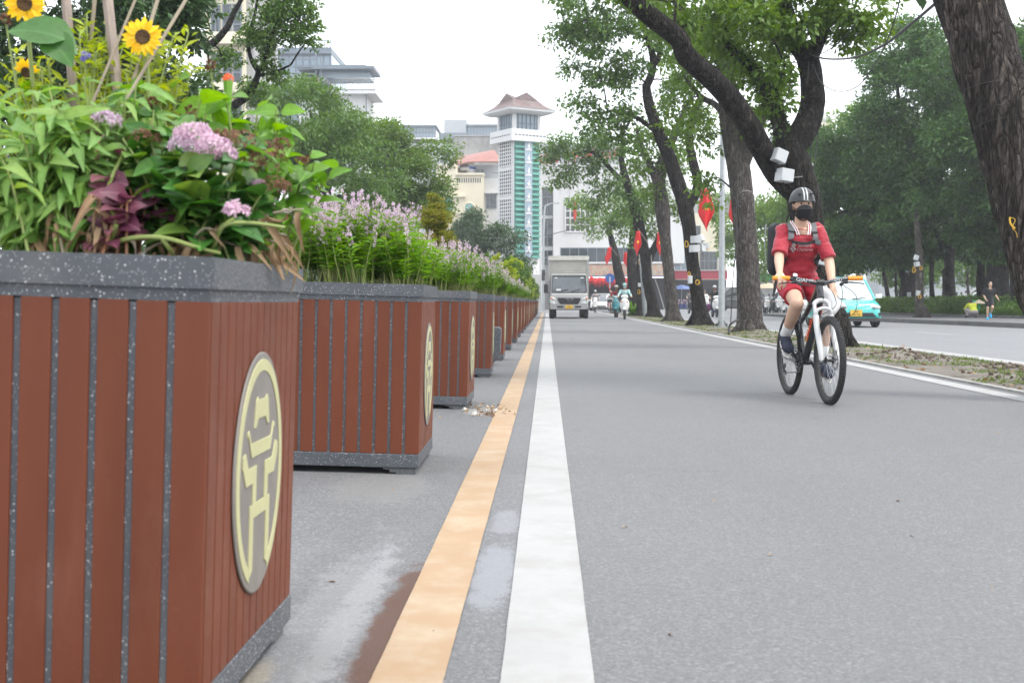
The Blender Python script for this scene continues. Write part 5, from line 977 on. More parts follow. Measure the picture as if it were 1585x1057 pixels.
for (px, D, lab) in ((841, 107, 'black traffic signal on the lamp post by the tower'), (1178, 112, 'black traffic signal by the green awning')):
    o = thing('traffic_signal', lab, 'traffic light', (px*0+at(px, D)[0]-.0, D-.2, 2.6)); mb = MB(); mb.box((0, 0, .5), (.3, .2, .95)); mb.build('housing', 'black_plastic', o, False, .03)
    for i in range(3): mb = MB(); mb.lathe([(.09, 0), (.1, .06), (.0, .02)], 12, M.Translation((0, -.1, .2+i*.3)) @ M.Rotation(R(90), 4, 'X')); mb.build('lens', 'win_dark', o)
# round blue sign
o = thing('road_sign', 'round blue road sign on a red and white post', 'road sign', (*at(943.6, 94)[:2], .03)); k = 94/F; zs = CH+(467-431.5)*k; mb = MB()
mb.lathe([(.001, -.01), (.36, -.01), (.36, .01), (.001, .01)], 28, M.Translation((0, -.06, zs)) @ M.Rotation(R(90), 4, 'X')); mb.build('sign_face', 'sign_blue', o); mb = MB(); mb.box((0.0, -.075, zs-.1), (.09, .008, .42)); mb.build('arrow', 'white_plastic', o, False)
for i in range(7): mb = MB(); mb.tube([(0, 0, i*zs/7), (0, 0, (i+1)*zs/7)], .045, 8); mb.build('post_section', 'red_paint' if i in (1, 4) else 'white_plastic', o)
# grey granite blocks between planters
def gblock(lab, x, y):
    o = thing('granite_block', lab, 'stone block', (x, y, zl(x)), 0, 'grey granite blocks between the planters'); mb = MB()
    pts = [(-.17, 0), (.04, 0), (.155, .14), (.17, .42), (.15, .455), (-.17, .455)]; mb.prism([(a*.75, b_) for a, b_ in pts], .28, frame_m((0, .28, .02), (1, 0, 0), (0, -1, 0))); mb.build('block', 'granite', o, False, .012); mb = MB(); mb.bb(-.12, .0, .02, .26, -.01, .0198); mb.build('foot', 'granite_plain', o, False)
gblock('grey granite block with a slanted face standing before the fifth planter', -.70, 15.2); gblock('far small grey granite block along the planter row', -.66, 63.6)
# litter by the third planter
o = thing('crumpled_litter', 'crumpled paper and leaf scraps on the asphalt near the orange line', 'litter', (-.44, 8.9, .004)); mb = MB()
for i in range(13):
    x, y = random.gauss(0, .07), random.gauss(0, .3); s_ = random.uniform(.012, .035); rt = M.Rotation(random.random()*6, 3, 'Z') @ M.Rotation(random.uniform(-.5, .5), 3, 'X'); mb.box((x, y, .012), (s_*1.6, s_, .004), rt); mb.box((x+.01, y, .02), (s_, s_*.8, .003), rt @ M.Rotation(.6, 3, 'Y'))
mb.build('scraps', 'canvas_white', o, False); nm = NM(); d = rdir(60); d[:, 2] = np.abs(d[:, 2])*.3; nm.add(leaf_t(3, .28, .5, .15), np.stack([RS.normal(-.03, .1, 60), RS.normal(0, .3, 60), RS.uniform(.0, .012, 60)], 1), basis(d), RS.uniform(.015, .045, 60)); nm.build('dry_leaves', 'leaf_dry', o)
o = MB().add([(0, 0, 0), (.1, .02, .012), (.13, .1, .002), (.02, .09, .02)], [(0, 1, 2, 3)]).build('leaf_scrap', 'leaf_dry', None); o.location = (-1.02, 3.62, .022); tag(o, 'pale dry scrap lying on the asphalt beside the nearest planter', 'litter')
# boxes and coils on trees
def ebox(lab, px, py, D, wpx, hpx, rot, dep=.16, mat='white_plastic', grp='white junction boxes fixed to the trees', yaw=.35):
    w_, h_ = wpx*D/F, hpx*D/F; o = thing('junction_box', lab, 'junction box', P(px, py, D), yaw, grp, 0, rot); mb = MB(); mb.box((0, 0, 0), (w_, dep, h_)); mb.build('housing', mat, o, False, min(.012, w_*.08)); mb = MB(); mb.box((0, -dep/2-.004, 0), (w_*.94, .016, h_*.92)); mb.build('lid', mat, o, False, .004)
    mb = MB(); mb.tube(bez([(0, 0, -h_/2), (.02, .0, -h_/2-.08), (.08, .05, -h_/2-.15)], 3), .008, 5); mb.build('lead', 'cable', o)
ebox('white box tilted on the fork of the tree, upper one above the helmet', 1205, 242, 20.6, 20, 20, .35, .22); ebox('white box lower on the fork, just above the helmet', 1214, 272, 20.6, 22, 20, .12, .22)
ebox('pale box tucked in the tree fork behind the upper box', 1196, 226, 21.3, 14, 26, .3, .12); ebox('thin white box peeking out under the upper fork box', 1200, 252, 20.8, 14, 16, .4, .1); ebox('narrow white box on the right side of the forked trunk', 1239, 236, 21.2, 9, 24, .2, .12, yaw=-.6)
ebox('white box half behind cables right of the forked trunk', 1252, 264, 21.2, 12, 22, .15, .12, yaw=-.4); ebox('white box on the trunk beside the cyclist elbow', 1276, 401, 20.6, 13, 20, .25, .14, yaw=-.3)
ebox('white meter box on the coil-hung tree, upper', 1077, 371, 39.4, 13, 11, 0, .25); ebox('white meter box on the coil-hung tree, lower', 1075, 385, 39.4, 13, 11, 0, .25); ebox('grey-white box turned sideways beside the lower meter box', 1086, 384, 39.6, 9, 12, -.1, .2, yaw=-.7); ebox('grey-white box turned sideways beside the upper meter box', 1085, 369, 39.6, 8, 11, -.35, .2, yaw=-.7)
ebox('pale green small box hung low on the coil-hung tree', 1068, 433, 39.5, 5.5, 12, 0, .12); ebox('small white box on the thin far trunk, at scooter helmet height', 990, 441, 65.1, 5, 6, 0, .1); ebox('white box high on the thin far trunk', 992, 402, 65.1, 6, 5, .3, .1); ebox('whitish box under the high box on the thin far trunk', 993, 410, 65.1, 5, 5, 0, .1)
for a in ((1418, 399, 6, 8, .3, 'pale box on the kerb sapling, topmost'), (1419, 409, 8, 7, -.2, 'pale box on the kerb sapling, second from top'), (1421, 454, 5, 8, .1, 'small white box low on the kerb sapling'), (1404, 410, 7, 8, .2, 'pale box on the slanting trunk left of the kerb sapling'), (1405, 418, 6, 7, -.2, 'lower pale box on the slanting trunk left of the kerb sapling'), (1407, 456, 5, 7, 0, 'pale box low on the slanting trunk')):
    ebox(a[5], a[0], a[1], 50.1 if a[0] > 1410 else 60.2, a[2], a[3], a[4], .12, grp='white junction boxes fixed to the trees')
def coil(lab, px, py, D, rpx, sq_=1.0):
    c = P(px, py, D); o = thing('cable_coil', lab, 'cable coil', c, .3, 'yellow cable coils hung on the trees'); mb = MB(); r = rpx*D/F
    for i in range(4): mb.tube([(r*math.cos(a)*(1-.06*i), .015*i+.01*math.sin(a*3+i), r*sq_*math.sin(a)*(1+.04*i)) for a in [2*math.pi*j/20 for j in range(20)]], r*.11, 5, closed=True)
    mb.build('coil', 'yellow_plastic', o)
coil('yellow coil at the left edge of the coil-hung tree, top', 1063, 378, 39.6, 3, 1.5); coil('yellow coil low on the front of the coil-hung tree', 1080, 437, 39.5, 3.4); coil('small yellow coil above the pale green box', 1067, 424, 39.5, 2, 1.5); coil('yellow coil on the kerb sapling', 1415, 418, 50, 2.8, 1.4); coil('yellow coil right of the kerb sapling top', 1426, 415, 50, 2.2, 1.3); coil('yellow coil low on the kerb sapling', 1424, 459, 50, 2.6, 1.2); coil('yellow coil around the thin far trunk', 989, 452, 65, 2, 1.6); coil('yellow coil under the high box of the thin far trunk', 990, 405, 65, 2, 2)
o = thing('painted_mark', 'yellow painted mark on the leaning trunk at right', 'painted mark', P(1567, 350, 9.93), .0); mb = MB(); mb.tube(bez([(-.02, 0, .07), (.02, -.005, .05), (.0, -.003, -.01), (.03, .0, -.05), (.045, .01, -.09)], 4), .007, 5, flat=.4); mb.tube(bez([(-.02, 0, .07), (-.015, 0, .02), (.02, .0, -.02)], 3), .008, 5); mb.build('mark', 'yellow_plastic', o)
# cables
def cable(lab, pts, r, mat='cable', name='cable'):
    b0 = P(*pts[0]); o = MB().tube(bez([P(*p)-b0 for p in pts], 8), r, 6).build(name, mat, None); o.location = b0; tag(o, lab, 'cable', 'overhead cables by the median trees'); return o
cable('thick black cable sagging from the forked tree to the leaning trunk', [(1250, 82, 21.6), (1275, 91, 20), (1320, 90, 17), (1365, 72, 14.5), (1405, 42, 12.5), (1450, 4, 10.7)], .015)
cable('thin pale cable curving down from the top right of the forked tree', [(1256, 90, 21.6), (1262, 110, 21), (1275, 132, 20), (1300, 142, 18), (1330, 132, 16), (1360, 90, 14), (1382, 40, 12.5), (1395, -10, 11.5)], .007, 'rubber_side')
cable('thin cable rising from the forked tree to upper right', [(1250, 84, 21.6), (1275, 82, 21), (1305, 60, 20.4), (1330, 30, 20)], .008)
cable('black cable hanging right of the forked trunk, nearest the bark', [(1252, 95, 21.4), (1248, 180, 21.2), (1247, 260, 21), (1250, 330, 20.9)], .012); cable('second black cable hanging right of the forked trunk', [(1257, 100, 21.4), (1256, 200, 21.2), (1253, 290, 21), (1252, 350, 20.9)], .009); cable('slanting black cable farthest right of the forked trunk', [(1264, 110, 21.4), (1268, 180, 21.2), (1262, 240, 21), (1253, 300, 20.9), (1250, 350, 20.9)], .009)
cable('cable from the forked tree crown down to the fork', [(1232, 110, 21.4), (1212, 165, 21.2), (1192, 214, 20.8), (1180, 222, 20.8)], .009); cable('pale wire looped around the forked trunk above the helmet', [(1222, 275, 20.7), (1238, 274, 20.7), (1247, 270, 20.8), (1242, 250, 20.9), (1238, 240, 20.9)], .006, 'cable_pale')
cable('thin wire dropping beside the straight grey trunk to the ground', [(1140, 300, 30.5), (1139, 380, 30.5), (1134, 440, 30.6), (1131, 500, 30.8)], .012); cable('black hose arching out of the ground by the straight grey trunk', [(1128, 516, 29.7), (1129, 505, 29.8), (1134, 499, 29.8), (1142, 495, 30.1)], .03, 'cable', 'hose'); cable('pale stay wire on the flag-hung trunk', [(1008, 395, 60.5), (1010, 420, 60.5), (1020, 450, 60.5), (1030, 485, 60)], .02, 'cable_pale')
cable('wire around the straight grey trunk', [(1141, 305, 30.7), (1150, 296, 30.4), (1166, 300, 30.5), (1168, 330, 30.6)], .008, 'cable_pale'); cable('wire running across the street from the tower side', [(845, 365, 105), (900, 352, 95), (960, 345, 84)], .03)
for yy, (a, b_) in ((113, (1478, 1585)), (148, (1500, 1600)), (168, (1498, 1610))): cable('wire strapped across the leaning trunk, %s' % {113: 'upper', 148: 'middle', 168: 'lower'}[yy], [(a+12, yy+28, 10.3), ((a+b_)/2-10, yy+16, 10.12), (b_-22, yy+10, 10.3)], .002, 'rubber_side')
# flags
def flag(lab, px, py, D, wpx, hpx, lean, star=True):
    c = P(px, py, D); o = thing('national_flag', lab, 'flag', c, 0, 'red flags hung on the median trees'); w_, h_ = wpx*D/F, hpx*D/F; mb = MB(); n, m_ = 10, 12; vs = []
    for j in range(m_+1):
        v = j/m_
        for i in range(n+1):
            u = i/n; ww = w_*(.45+.8*v if v < .62 else .95-(v-.62)*2.25); vs.append(((u-.5)*ww+lean*v*w_, .12*math.sin(u*8+v*2.5)*w_*1.1, -v*h_*(1-.28*abs(u-.35))))
    mb.add(vs, [(j*(n+1)+i, j*(n+1)+i+1, (j+1)*(n+1)+i+1, (j+1)*(n+1)+i) for j in range(m_) for i in range(n)]); q = mb.build('cloth', 'red_cloth', o); q.modifiers.new('s', 'SOLIDIFY').thickness = .006
    mb = MB(); mb.tube([(-.06*w_, .08, .12*h_), (w_*1.2, .3, -.45*h_)], .018, 6); mb.build('staff', 'stake_wood', o)
    if star:
        st = [((.5 if i % 2 == 0 else .2)*math.cos(math.pi/2+i*math.pi/5), (.5 if i % 2 == 0 else .2)*math.sin(math.pi/2+i*math.pi/5)) for i in range(10)]; s_ = w_*.5; mb = MB(); mb.prism([(x*s_*.7, y*s_) for x, y in st], .01, frame_m((lean*.45*w_, -.2*w_-.02, -h_*.42), (1, 0, 0), (0, -1, 0))); mb.build('star', 'star_yellow', o, False)
flag('large red flag with yellow star beside the coil-hung tree', 1092, 292, 39, 27, 68, .1); flag('red flag partly hidden, left of the straight grey trunk', 1135, 308, 38, 17, 44, .1, False); flag('red flag with star on the fork of the flag-hung trunk', 988, 358, 60, 13, 40, -.1); flag('red flag right of the flag-hung trunk fork', 1020, 360, 60, 11, 38, .2); flag('small red flag over the truck side of the far median', 944, 383, 80, 11, 30, -.4, False); flag('small red flag between the two far slender trunks', 968, 391, 76, 11, 25, .3, False)
flag('red banner on the white building window', 890, 312, 123, 6, 38, 0, False); flag('tiny red flag on the glass building terrace', 490, 118, 122, 5, 20, 0, False)
# ================= vehicles
def rring(x, w_, z0, z1, r=.12, n=4, tw=None):
    """rounded ring in the y-z plane at x; tw narrows the top"""
    tw = w_ if tw is None else tw; out = []
    for cy_, cz, a0, ww in ((w_-r, z0+r, -90, w_), (tw-r, z1-r, 0, tw), (-tw+r, z1-r, 90, tw), (-w_+r, z0+r, 180, w_)):
        for i in range(n+1):
            a = R(a0+90*i/n); out.append((x, cy_+r*math.cos(a), cz+r*math.sin(a)))
    return out
def wheel(par, x, y, r, w_, name='wheel', tyre='rubber', rimm='alu', spokes=5):
    wo = thing(name, None, None, (x, y, r)); wo.parent = par; s_ = 1 if y > 0 else -1
    mt = M.Rotation(R(90), 4, 'X'); mb = MB(); mb.lathe([(r*.62, -w_/2), (r*.9, -w_/2), (r*.985, -w_*.38), (r, 0), (r*.985, w_*.38), (r*.9, w_/2), (r*.62, w_/2)], 28, mt, cap=False); mb.build('tyre', tyre, wo)
    mb = MB(); mb.lathe([(r*.63, -w_*.4), (r*.6, -w_*.1), (r*.6, w_*.1), (r*.63, w_*.4)], 28, mt, cap=False); mb.lathe([(.001, -w_*.25), (r*.14, -w_*.3), (r*.14, w_*.3), (.001, w_*.25)], 12, mt)
    for i in range(spokes): a = 2*math.pi*i/spokes; mb.box((math.cos(a)*r*.36, s_*w_*.22, math.sin(a)*r*.36), (r*.56, w_*.12, r*.12), M.Rotation(-a, 3, 'Y'))
    mb.build('rim', rimm, wo); return wo
def plate(par, m, w_, h_, txt, size):
    mb = MB(); mb.box((0, 0, 0), (w_, h_, .012)); xf(mb, m); p = mb.build('number_plate', 'plate_yellow', par, False)
    mb = xf(text_mb(txt, size, .004), m @ M.Translation((0, 0, .008))); mb.build('plate_lettering', 'plate_black', p, False)
def car(name, lab, loc, rz, L_, W_c, H_, paint_, glass='windscreen', det=True, ptxt=None, cat='car', van=False):
    t = thing(name, lab, cat, loc, rz); h = W_c/2; r = .33
    fl = L_/2; bz = H_*.56 if not van else H_*.52
    st = [(-fl, .80, .45, bz*.9), (-fl+.15, .93, .28, bz*.98), (-fl+.6, 1, .22, bz), (-.4, 1, .2, bz), (fl-1.25, 1, .2, bz*.99), (fl-.7, .985, .2, bz*.93), (fl-.28, .95, .2, bz*.84), (fl-.06, .84, .24, bz*.70), (fl, .74, .30, bz*.58)]
    mb = MB(); mb.loft([rring(x, h*q, z0, z1, .1, 4, h*q*.93) for x, q, z0, z1 in st]); body = mb.build('body', paint_, t)
    hood = fl-1.05 if not van else fl-.55; ro = [(-fl+.12, .8, bz*.95, bz+.05), (-fl+.45, .84, bz*.95, H_*.95), (-.6, .86, bz*.95, H_), (hood-.95, .84, bz*.95, H_*.985), (hood-.5, .84, bz*.95, bz+(H_-bz)*.55), (hood+.1, .82, bz*.93, bz*.97)]
    mb = MB(); mb.loft([rring(x, h*.93, z0, z1, min(.06, (z1-z0)*.45), 4, h*(.93-.17*(z1-bz)/(H_-bz) if z1 > bz else .93)) for x, q, z0, z1 in ro]); mb.build('windscreen_glass', glass, t)
    mb = MB(); mb.loft([rring(x, h*.80, H_-.06+dz, H_+.02+dz, .03, 3) for x, dz in ((-fl+.42, -.07), (-.6, 0), (hood-1.0, -.03))]); 
    for s_ in (1, -1):
        mb.tube([(hood+.12, s_*h*.90, bz*.97), (hood-.5, s_*h*.835, bz+(H_-bz)*.57), (hood-.98, s_*h*.775, H_-.03)], .035, 6); mb.tube([(-.2, s_*h*.93, bz), (-.25, s_*h*.79, H_-.02)], .03, 6)
    mb.build('roof', paint_, t)
    for s_ in (1, -1):
        m_ = MB(); m_.box((hood-.15, s_*(h+.09), bz+.08), (.12, .2, .13)); m_.tube([(hood-.1, s_*(h-.04), bz+.02), (hood-.15, s_*(h+.05), bz+.06)], .02, 5); m_.build('mirror', 'white_paint' if det else paint_, t, True, .02)
        for x in (fl-.8, -fl+.75): wheel(t, x, s_*(h-.11), r, .2)
    if det:
        for s_ in (1, -1):
            m_ = MB(); m_.ell((fl-.11, s_*h*.68, bz*.70), (.10, .17, .075), None, 14, 8); hl = m_.build('headlight', 'lamp_glass', t); m_ = MB(); m_.ell((fl-.03, s_*h*.64, bz*.70), (.05, .05, .05)); m_.build('bulb_reflector', 'chrome', hl)
            m_ = MB(); m_.prism([(s_*h*.9, bz*.52), (s_*h*.72, bz*.5), (s_*h*.80, bz*.32)][::s_], .05, frame_m((fl-.09, 0, 0), (0, 1, 0), (1, 0, 0))); m_.build('side_intake', 'black_plastic', t, False)
        m_ = MB(); m_.prism([(-h*.70, .33), (h*.70, .33), (h*.58, .46), (-h*.58, .46)], .09, frame_m((fl-.06, 0, -.0), (0, 1, 0), (1, 0, 0))); m_.build('lower_grille', 'black_plastic', t, False, .01)
        m_ = MB(); m_.loft([rring(x, h*q, .19, .30, .03, 3) for x, q in ((fl-.5, .97), (fl-.1, .88), (fl+.02, .76))]); m_.build('bumper_lip', 'rubber_side', t)
        m_ = MB(); m_.tube(bez([(fl-.16, -h*.66, bz*.80), (fl-.04, -h*.3, bz*.77), (fl+.02, -.09, bz*.765), (fl+.035, 0, bz*.69), (fl+.02, .09, bz*.765), (fl-.04, h*.3, bz*.77), (fl-.16, h*.66, bz*.80)], 4), .013, 6); m_.build('v_shaped_badge', 'chrome', t)
        if ptxt: plate(t, frame_m((fl+.045, 0, bz*.50), (0, 1, 0), (1, 0, 0)), .36, .2, ptxt, .085)
        m_ = MB()
        for s_ in (1, -1): m_.tube([(hood+.12, s_*.1, bz*.985), (hood+.02, s_*.55, bz+.03)], .012, 5)
        m_.build('wiper', 'black_plastic', t)
    return t
tx = G(1324, 506.3); car('taxi_car', 'teal and white hatchback taxi with a yellow plate coming towards the camera', (9.55, 40.1, 0), R(-91), 3.9, 1.78, 1.6, 'teal_paint', 'car_glass_pale', ptxt='29E\n567.56')
car('parked_car', 'white car at the junction behind the scooters', (4.75, 108, 0), R(-97), 4.3, 1.8, 1.5, 'white_paint', 'windscreen')
car('van', 'dark grey minivan parked behind the straight grey trunk', (P(1140, 450, 104).x, 104, .02), R(195), 4.6, 1.9, 2.0, 'dark_paint', 'win_dark', False, van=True, cat='van')
car('white_van', 'white van parked just behind the cyclist shoulder side', (P(1232, 470, 82).x-.3, 82, 0), R(-92), 4.3, 1.8, 2.0, 'white_paint', 'windscreen', False, van=True, cat='van')
car('parked_white_car', 'white car parked inside the park beyond the pedestrians', (P(1520, 440, 75).x, 75, .2), R(180), 4.2, 1.75, 1.45, 'white_paint', 'win_dark', False)
# box truck
t = thing('box_truck', 'silver light truck with a canvas-sided box body driving up the lane', 'truck', (1.04, 58.5, 0), R(-90)); h = .93
mb = MB(); mb.loft([rring(x, h*q, z0, z1, .07, 4, h*qt) for x, q, z0, z1, qt in ((-1.35, .98, .55, 2.12, .9), (-.35, .98, .52, 2.14, .9), (-.18, .98, .5, 2.1, .9), (-.02, .98, .5, 1.28, .96), (.1, .96, .48, 1.2, .94), (.14, .93, .52, 1.1, .92))]); mb.build('cab', 'silver_paint', t)
mb = MB(); mb.add([(.065, -h*.88, 1.24), (.065, h*.88, 1.24), (-.135, h*.83, 2.0), (-.135, -h*.83, 2.0), (.02, -h*.88, 1.24), (.02, h*.88, 1.24), (-.2, h*.83, 2.0), (-.2, -h*.83, 2.0)], [(0, 1, 2, 3), (4, 7, 6, 5), (0, 4, 5, 1), (1, 5, 6, 2), (2, 6, 7, 3), (3, 7, 4, 0)]); f = mb.build('windscreen_glass', 'windscreen', t, False, .015)
mb = MB(); q = [(.075, -h*.89, 1.23), (.075, h*.89, 1.23), (-.13, h*.84, 2.02), (-.13, -h*.84, 2.02)]; mb.tube([V(a).lerp(V(b_), .5) if False else V(a) for a in q], .03, 6, closed=True); mb.build('windscreen_seal', 'black_plastic', t)
for y in (-.45, .1): mb = MB(); mb.tube([(.095, y, 1.28), (.07, y+.42, 1.40)], .014, 5); mb.build('wiper', 'black_plastic', f)
mb = MB(); mb.box((.095, -.5, 1.36), (.008, .22, .1), M.Rotation(R(-15), 3, 'Y')); mb.box((-.085, -.62, 1.93), (.008, .12, .06), M.Rotation(R(-15), 3, 'Y')); mb.box((-.085, .62, 1.93), (.008, .14, .06), M.Rotation(R(-15), 3, 'Y')); mb.build('windscreen_sticker', 'white_plastic', f, False)
mb = MB(); mb.prism([(-.52, .84), (-.56, .98), (.56, .98), (.52, .84), (.42, .68), (-.42, .68)][::-1], .05, frame_m((.115, 0, 0), (0, 1, 0), (1, 0, 0))); gr = mb.build('grille', 'black_plastic', t, False); mb = MB()
for z in (.74, .80, .86): mb.box((.172, 0, z), (.01, .84, .018))
mb.build('grille_bar', 'rubber_side', gr, False); mb = xf(text_mb('F U S O', .115, .012), frame_m((.175, 0, .935), (0, 1, 0), (1, 0, 0))); mb.build('badge_letters', 'chrome', gr, False)
for s_ in (1, -1):
    mb = MB(); mb.prism([(s_*.55, .70), (s_*.90, .70), (s_*.92, .92), (s_*.86, 1.05), (s_*.66, .96)][::s_], .07, frame_m((.09, 0, 0), (0, 1, 0), (1, 0, 0))); hl = mb.build('headlight', 'lamp_glass', t, True, .02); mb = MB(); mb.ell((.16, s_*.83, .95), (.03, .06, .05)); mb.build('indicator', 'lamp_amber', hl)
    mb = MB(); mb.lathe([(.09, -.02), (.11, .02), (.03, .0)], 14, M.Translation((.15, s_*.73, .80)) @ M.Rotation(R(90), 4, 'Y')); mb.build('reflector', 'chrome', hl)
    mb = MB(); mb.box((.05, s_*1.10, 1.42), (.09, .2, .42)); mb.tube([(.0, s_*.9, 1.75), (.06, s_*1.1, 1.68), (.05, s_*1.1, 1.5)], .014, 5); mb.tube([(.0, s_*.9, 1.2), (.05, s_*1.1, 1.22)], .014, 5); mb.build('mirror', 'black_plastic', t, True, .02); wheel(t, -.42, s_*.80, .37, .24, rimm='silver_paint'); wheel(t, -3.4, s_*.76, .37, .36, rimm='silver_paint')
mb = MB(); mb.loft([rring(x, h*q, .44, .66, .05, 3) for x, q in ((-.2, 1.0), (.1, .99), (.2, .93))]); bp = mb.build('bumper', 'silver_paint', t); mb = MB()
for y in (-.42, .42): mb.box((.205, y, .56), (.02, .3, .09))
mb.build('fog_lamp_slot', 'black_plastic', bp, False, .01); plate(t, frame_m((.212, -.0, .55), (0, 1, 0), (1, 0, 0)), .34, .19, '29C\n647.28', .08); t.children[-1].location.z = 0
mb = MB(); mb.bb(-5.6, -.9, -.42, .42, .42, .62); mb.build('chassis', 'black_plastic', t, False); mb = MB(); mb.bb(-1.6, -.9, -.7, .7, .4, .5); mb.build('axle', 'black_plastic', t, False)
mb = MB(); mb.bb(-5.6, -1.5, -.97, .97, .78, 2.92); cb = mb.build('cargo_box', 'canvas_grey', t, False); mb = MB()
for z in [1.0+.12*i for i in range(15)]: mb.bb(-1.5, -1.485, -.88, .88, z, z+.05)
mb.build('front_slats', 'canvas_grey', cb, False); mb = MB()
for y in (-.94, .94): mb.bb(-1.53, -1.46, y-.05, y+.05, .75, 2.9)
mb.build('corner_post', 'silver_paint', cb, False); mb = MB(); mb.loft([rring(x, 1.0, 2.82+d_, 3.03+d_, .07, 3) for x, d_ in ((-5.65, 0), (-3.5, .02), (-1.42, 0))]); mb.build('canvas_roof', 'canvas_white', cb, False)

# ================= people
SK = ((.36, .20, .14), (.30, .155, .10))
pm('skin', (.56, .36, .26), .5, var=.07, scale=9, spec=.35); pm('skin_dark', (.28, .155, .10), .55, var=.08, scale=9); pm('hair', (.012, .010, .009), .6, var=.2, scale=60, bmp=.4, bscale=160)
def jersey_mat():
    m, t, b = nmat('jersey'); v = coords(t, (1, 1, 1), False); sx = N(t, 'ShaderNodeSeparateXYZ'); t.links.new(v, sx.inputs[0])
    s_ = mth(t, 'SINE', mth(t, 'MULTIPLY', sx.outputs[1], 330)); c = mixc(t, ramp(t, s_, [(.80, 0.), (.98, .30)]), ramp(t, noise(t, v, 8), [(.3, (.27, .004, .016)), (.7, (.34, .007, .024))]), (.46, .04, .06))
    t.links.new(c, b.inputs['Base Color']); b.inputs['Roughness'].default_value = .7; b.inputs['Sheen Weight'].default_value = .2; bump(t, b, noise(t, coords(t, (1, 1, 2.2), False), 11, 4), .8, .02)
jersey_mat()
for n_, c_ in (('cloth_red', (.33, .007, .024)), ('cloth_teal', (.30, .46, .46)), ('cloth_grey', (.22, .20, .20)), ('cloth_black', (.010, .011, .014)), ('cloth_white', (.66, .66, .65)), ('cloth_navy', (.012, .016, .035)), ('cloth_lime', (.36, .40, .02)), ('cloth_beige', (.35, .30, .22)), ('cloth_purple', (.12, .03, .10)), ('strap_grey', (.15, .15, .155)), ('shoe_blue', (.02, .35, .65)), ('cloth_darkred', (.25, .03, .04))):
    pm(n_, c_, .8, var=.12, scale=7, bmp=.35, bscale=16)
pm('orange_grip', (.75, .24, .015), .6, var=.05); pm('white_fork', (.50, .50, .495), .3, var=.03, coat=.4); pm('frame_black', (.015, .017, .022), .3, var=.05, coat=.5); pm('frame_orange', (.60, .09, .02), .4); pm('helmet_black', (.022, .024, .027), .42, var=.05, scale=5); pm('helmet_teal', (.18, .38, .40), .3, coat=.4)
pm('eye_white', (.40, .38, .36), .3, var=.02); pm('eye_dark', (.015, .01, .008), .2, var=.02); pm('sole_white', (.62, .61, .58), .6)
def hand(mb, w_, d, n, thumb, curl=(40, 35, 25), s_=1.0, spread=.25):
    """w_ wrist, d towards the knuckles, n palm normal (fingers curl towards it), thumb = side (+1/-1) of d x n"""
    w_, d, n = V(w_), V(d).normalized(), V(n); n = (n-d*n.dot(d)).normalized(); sd_ = d.cross(n)*thumb
    mb.cone(w_, .026*s_, w_+d*.03*s_, .026*s_, 10)
    for k_ in (-1, -.33, .33, 1): mb.cone(w_+d*.015*s_+sd_*k_*.012*s_, .015*s_, w_+d*.088*s_+sd_*k_*.030*s_, .0125*s_, 8)
    for k_, ln in ((1, .88), (.36, 1.0), (-.3, .94), (-.95, .76)):
        p = w_+d*.090*s_+sd_*k_*.031*s_; dd = (d+sd_*k_*spread*.25).normalized(); a = 0; r = .0092*s_
        for q, seg in enumerate((.042, .027, .022)):
            a += R(curl[q]); v_ = dd*math.cos(a)+n*math.sin(a); e = p+v_*seg*ln*s_; mb.cone(p, r, e, r*.9, 8); p = e; r *= .92
    p = w_+d*.028*s_+sd_*.022*s_; a = R(42)
    for q, seg in enumerate((.040, .030, .026)): v_ = (d*math.cos(a)+sd_*math.sin(a)+n*(.25+.35*q)).normalized(); e = p+v_*seg*s_; mb.cone(p, (.0125-.0012*q)*s_, e, (.0115-.0012*q)*s_, 8); p = e; a -= R(14)
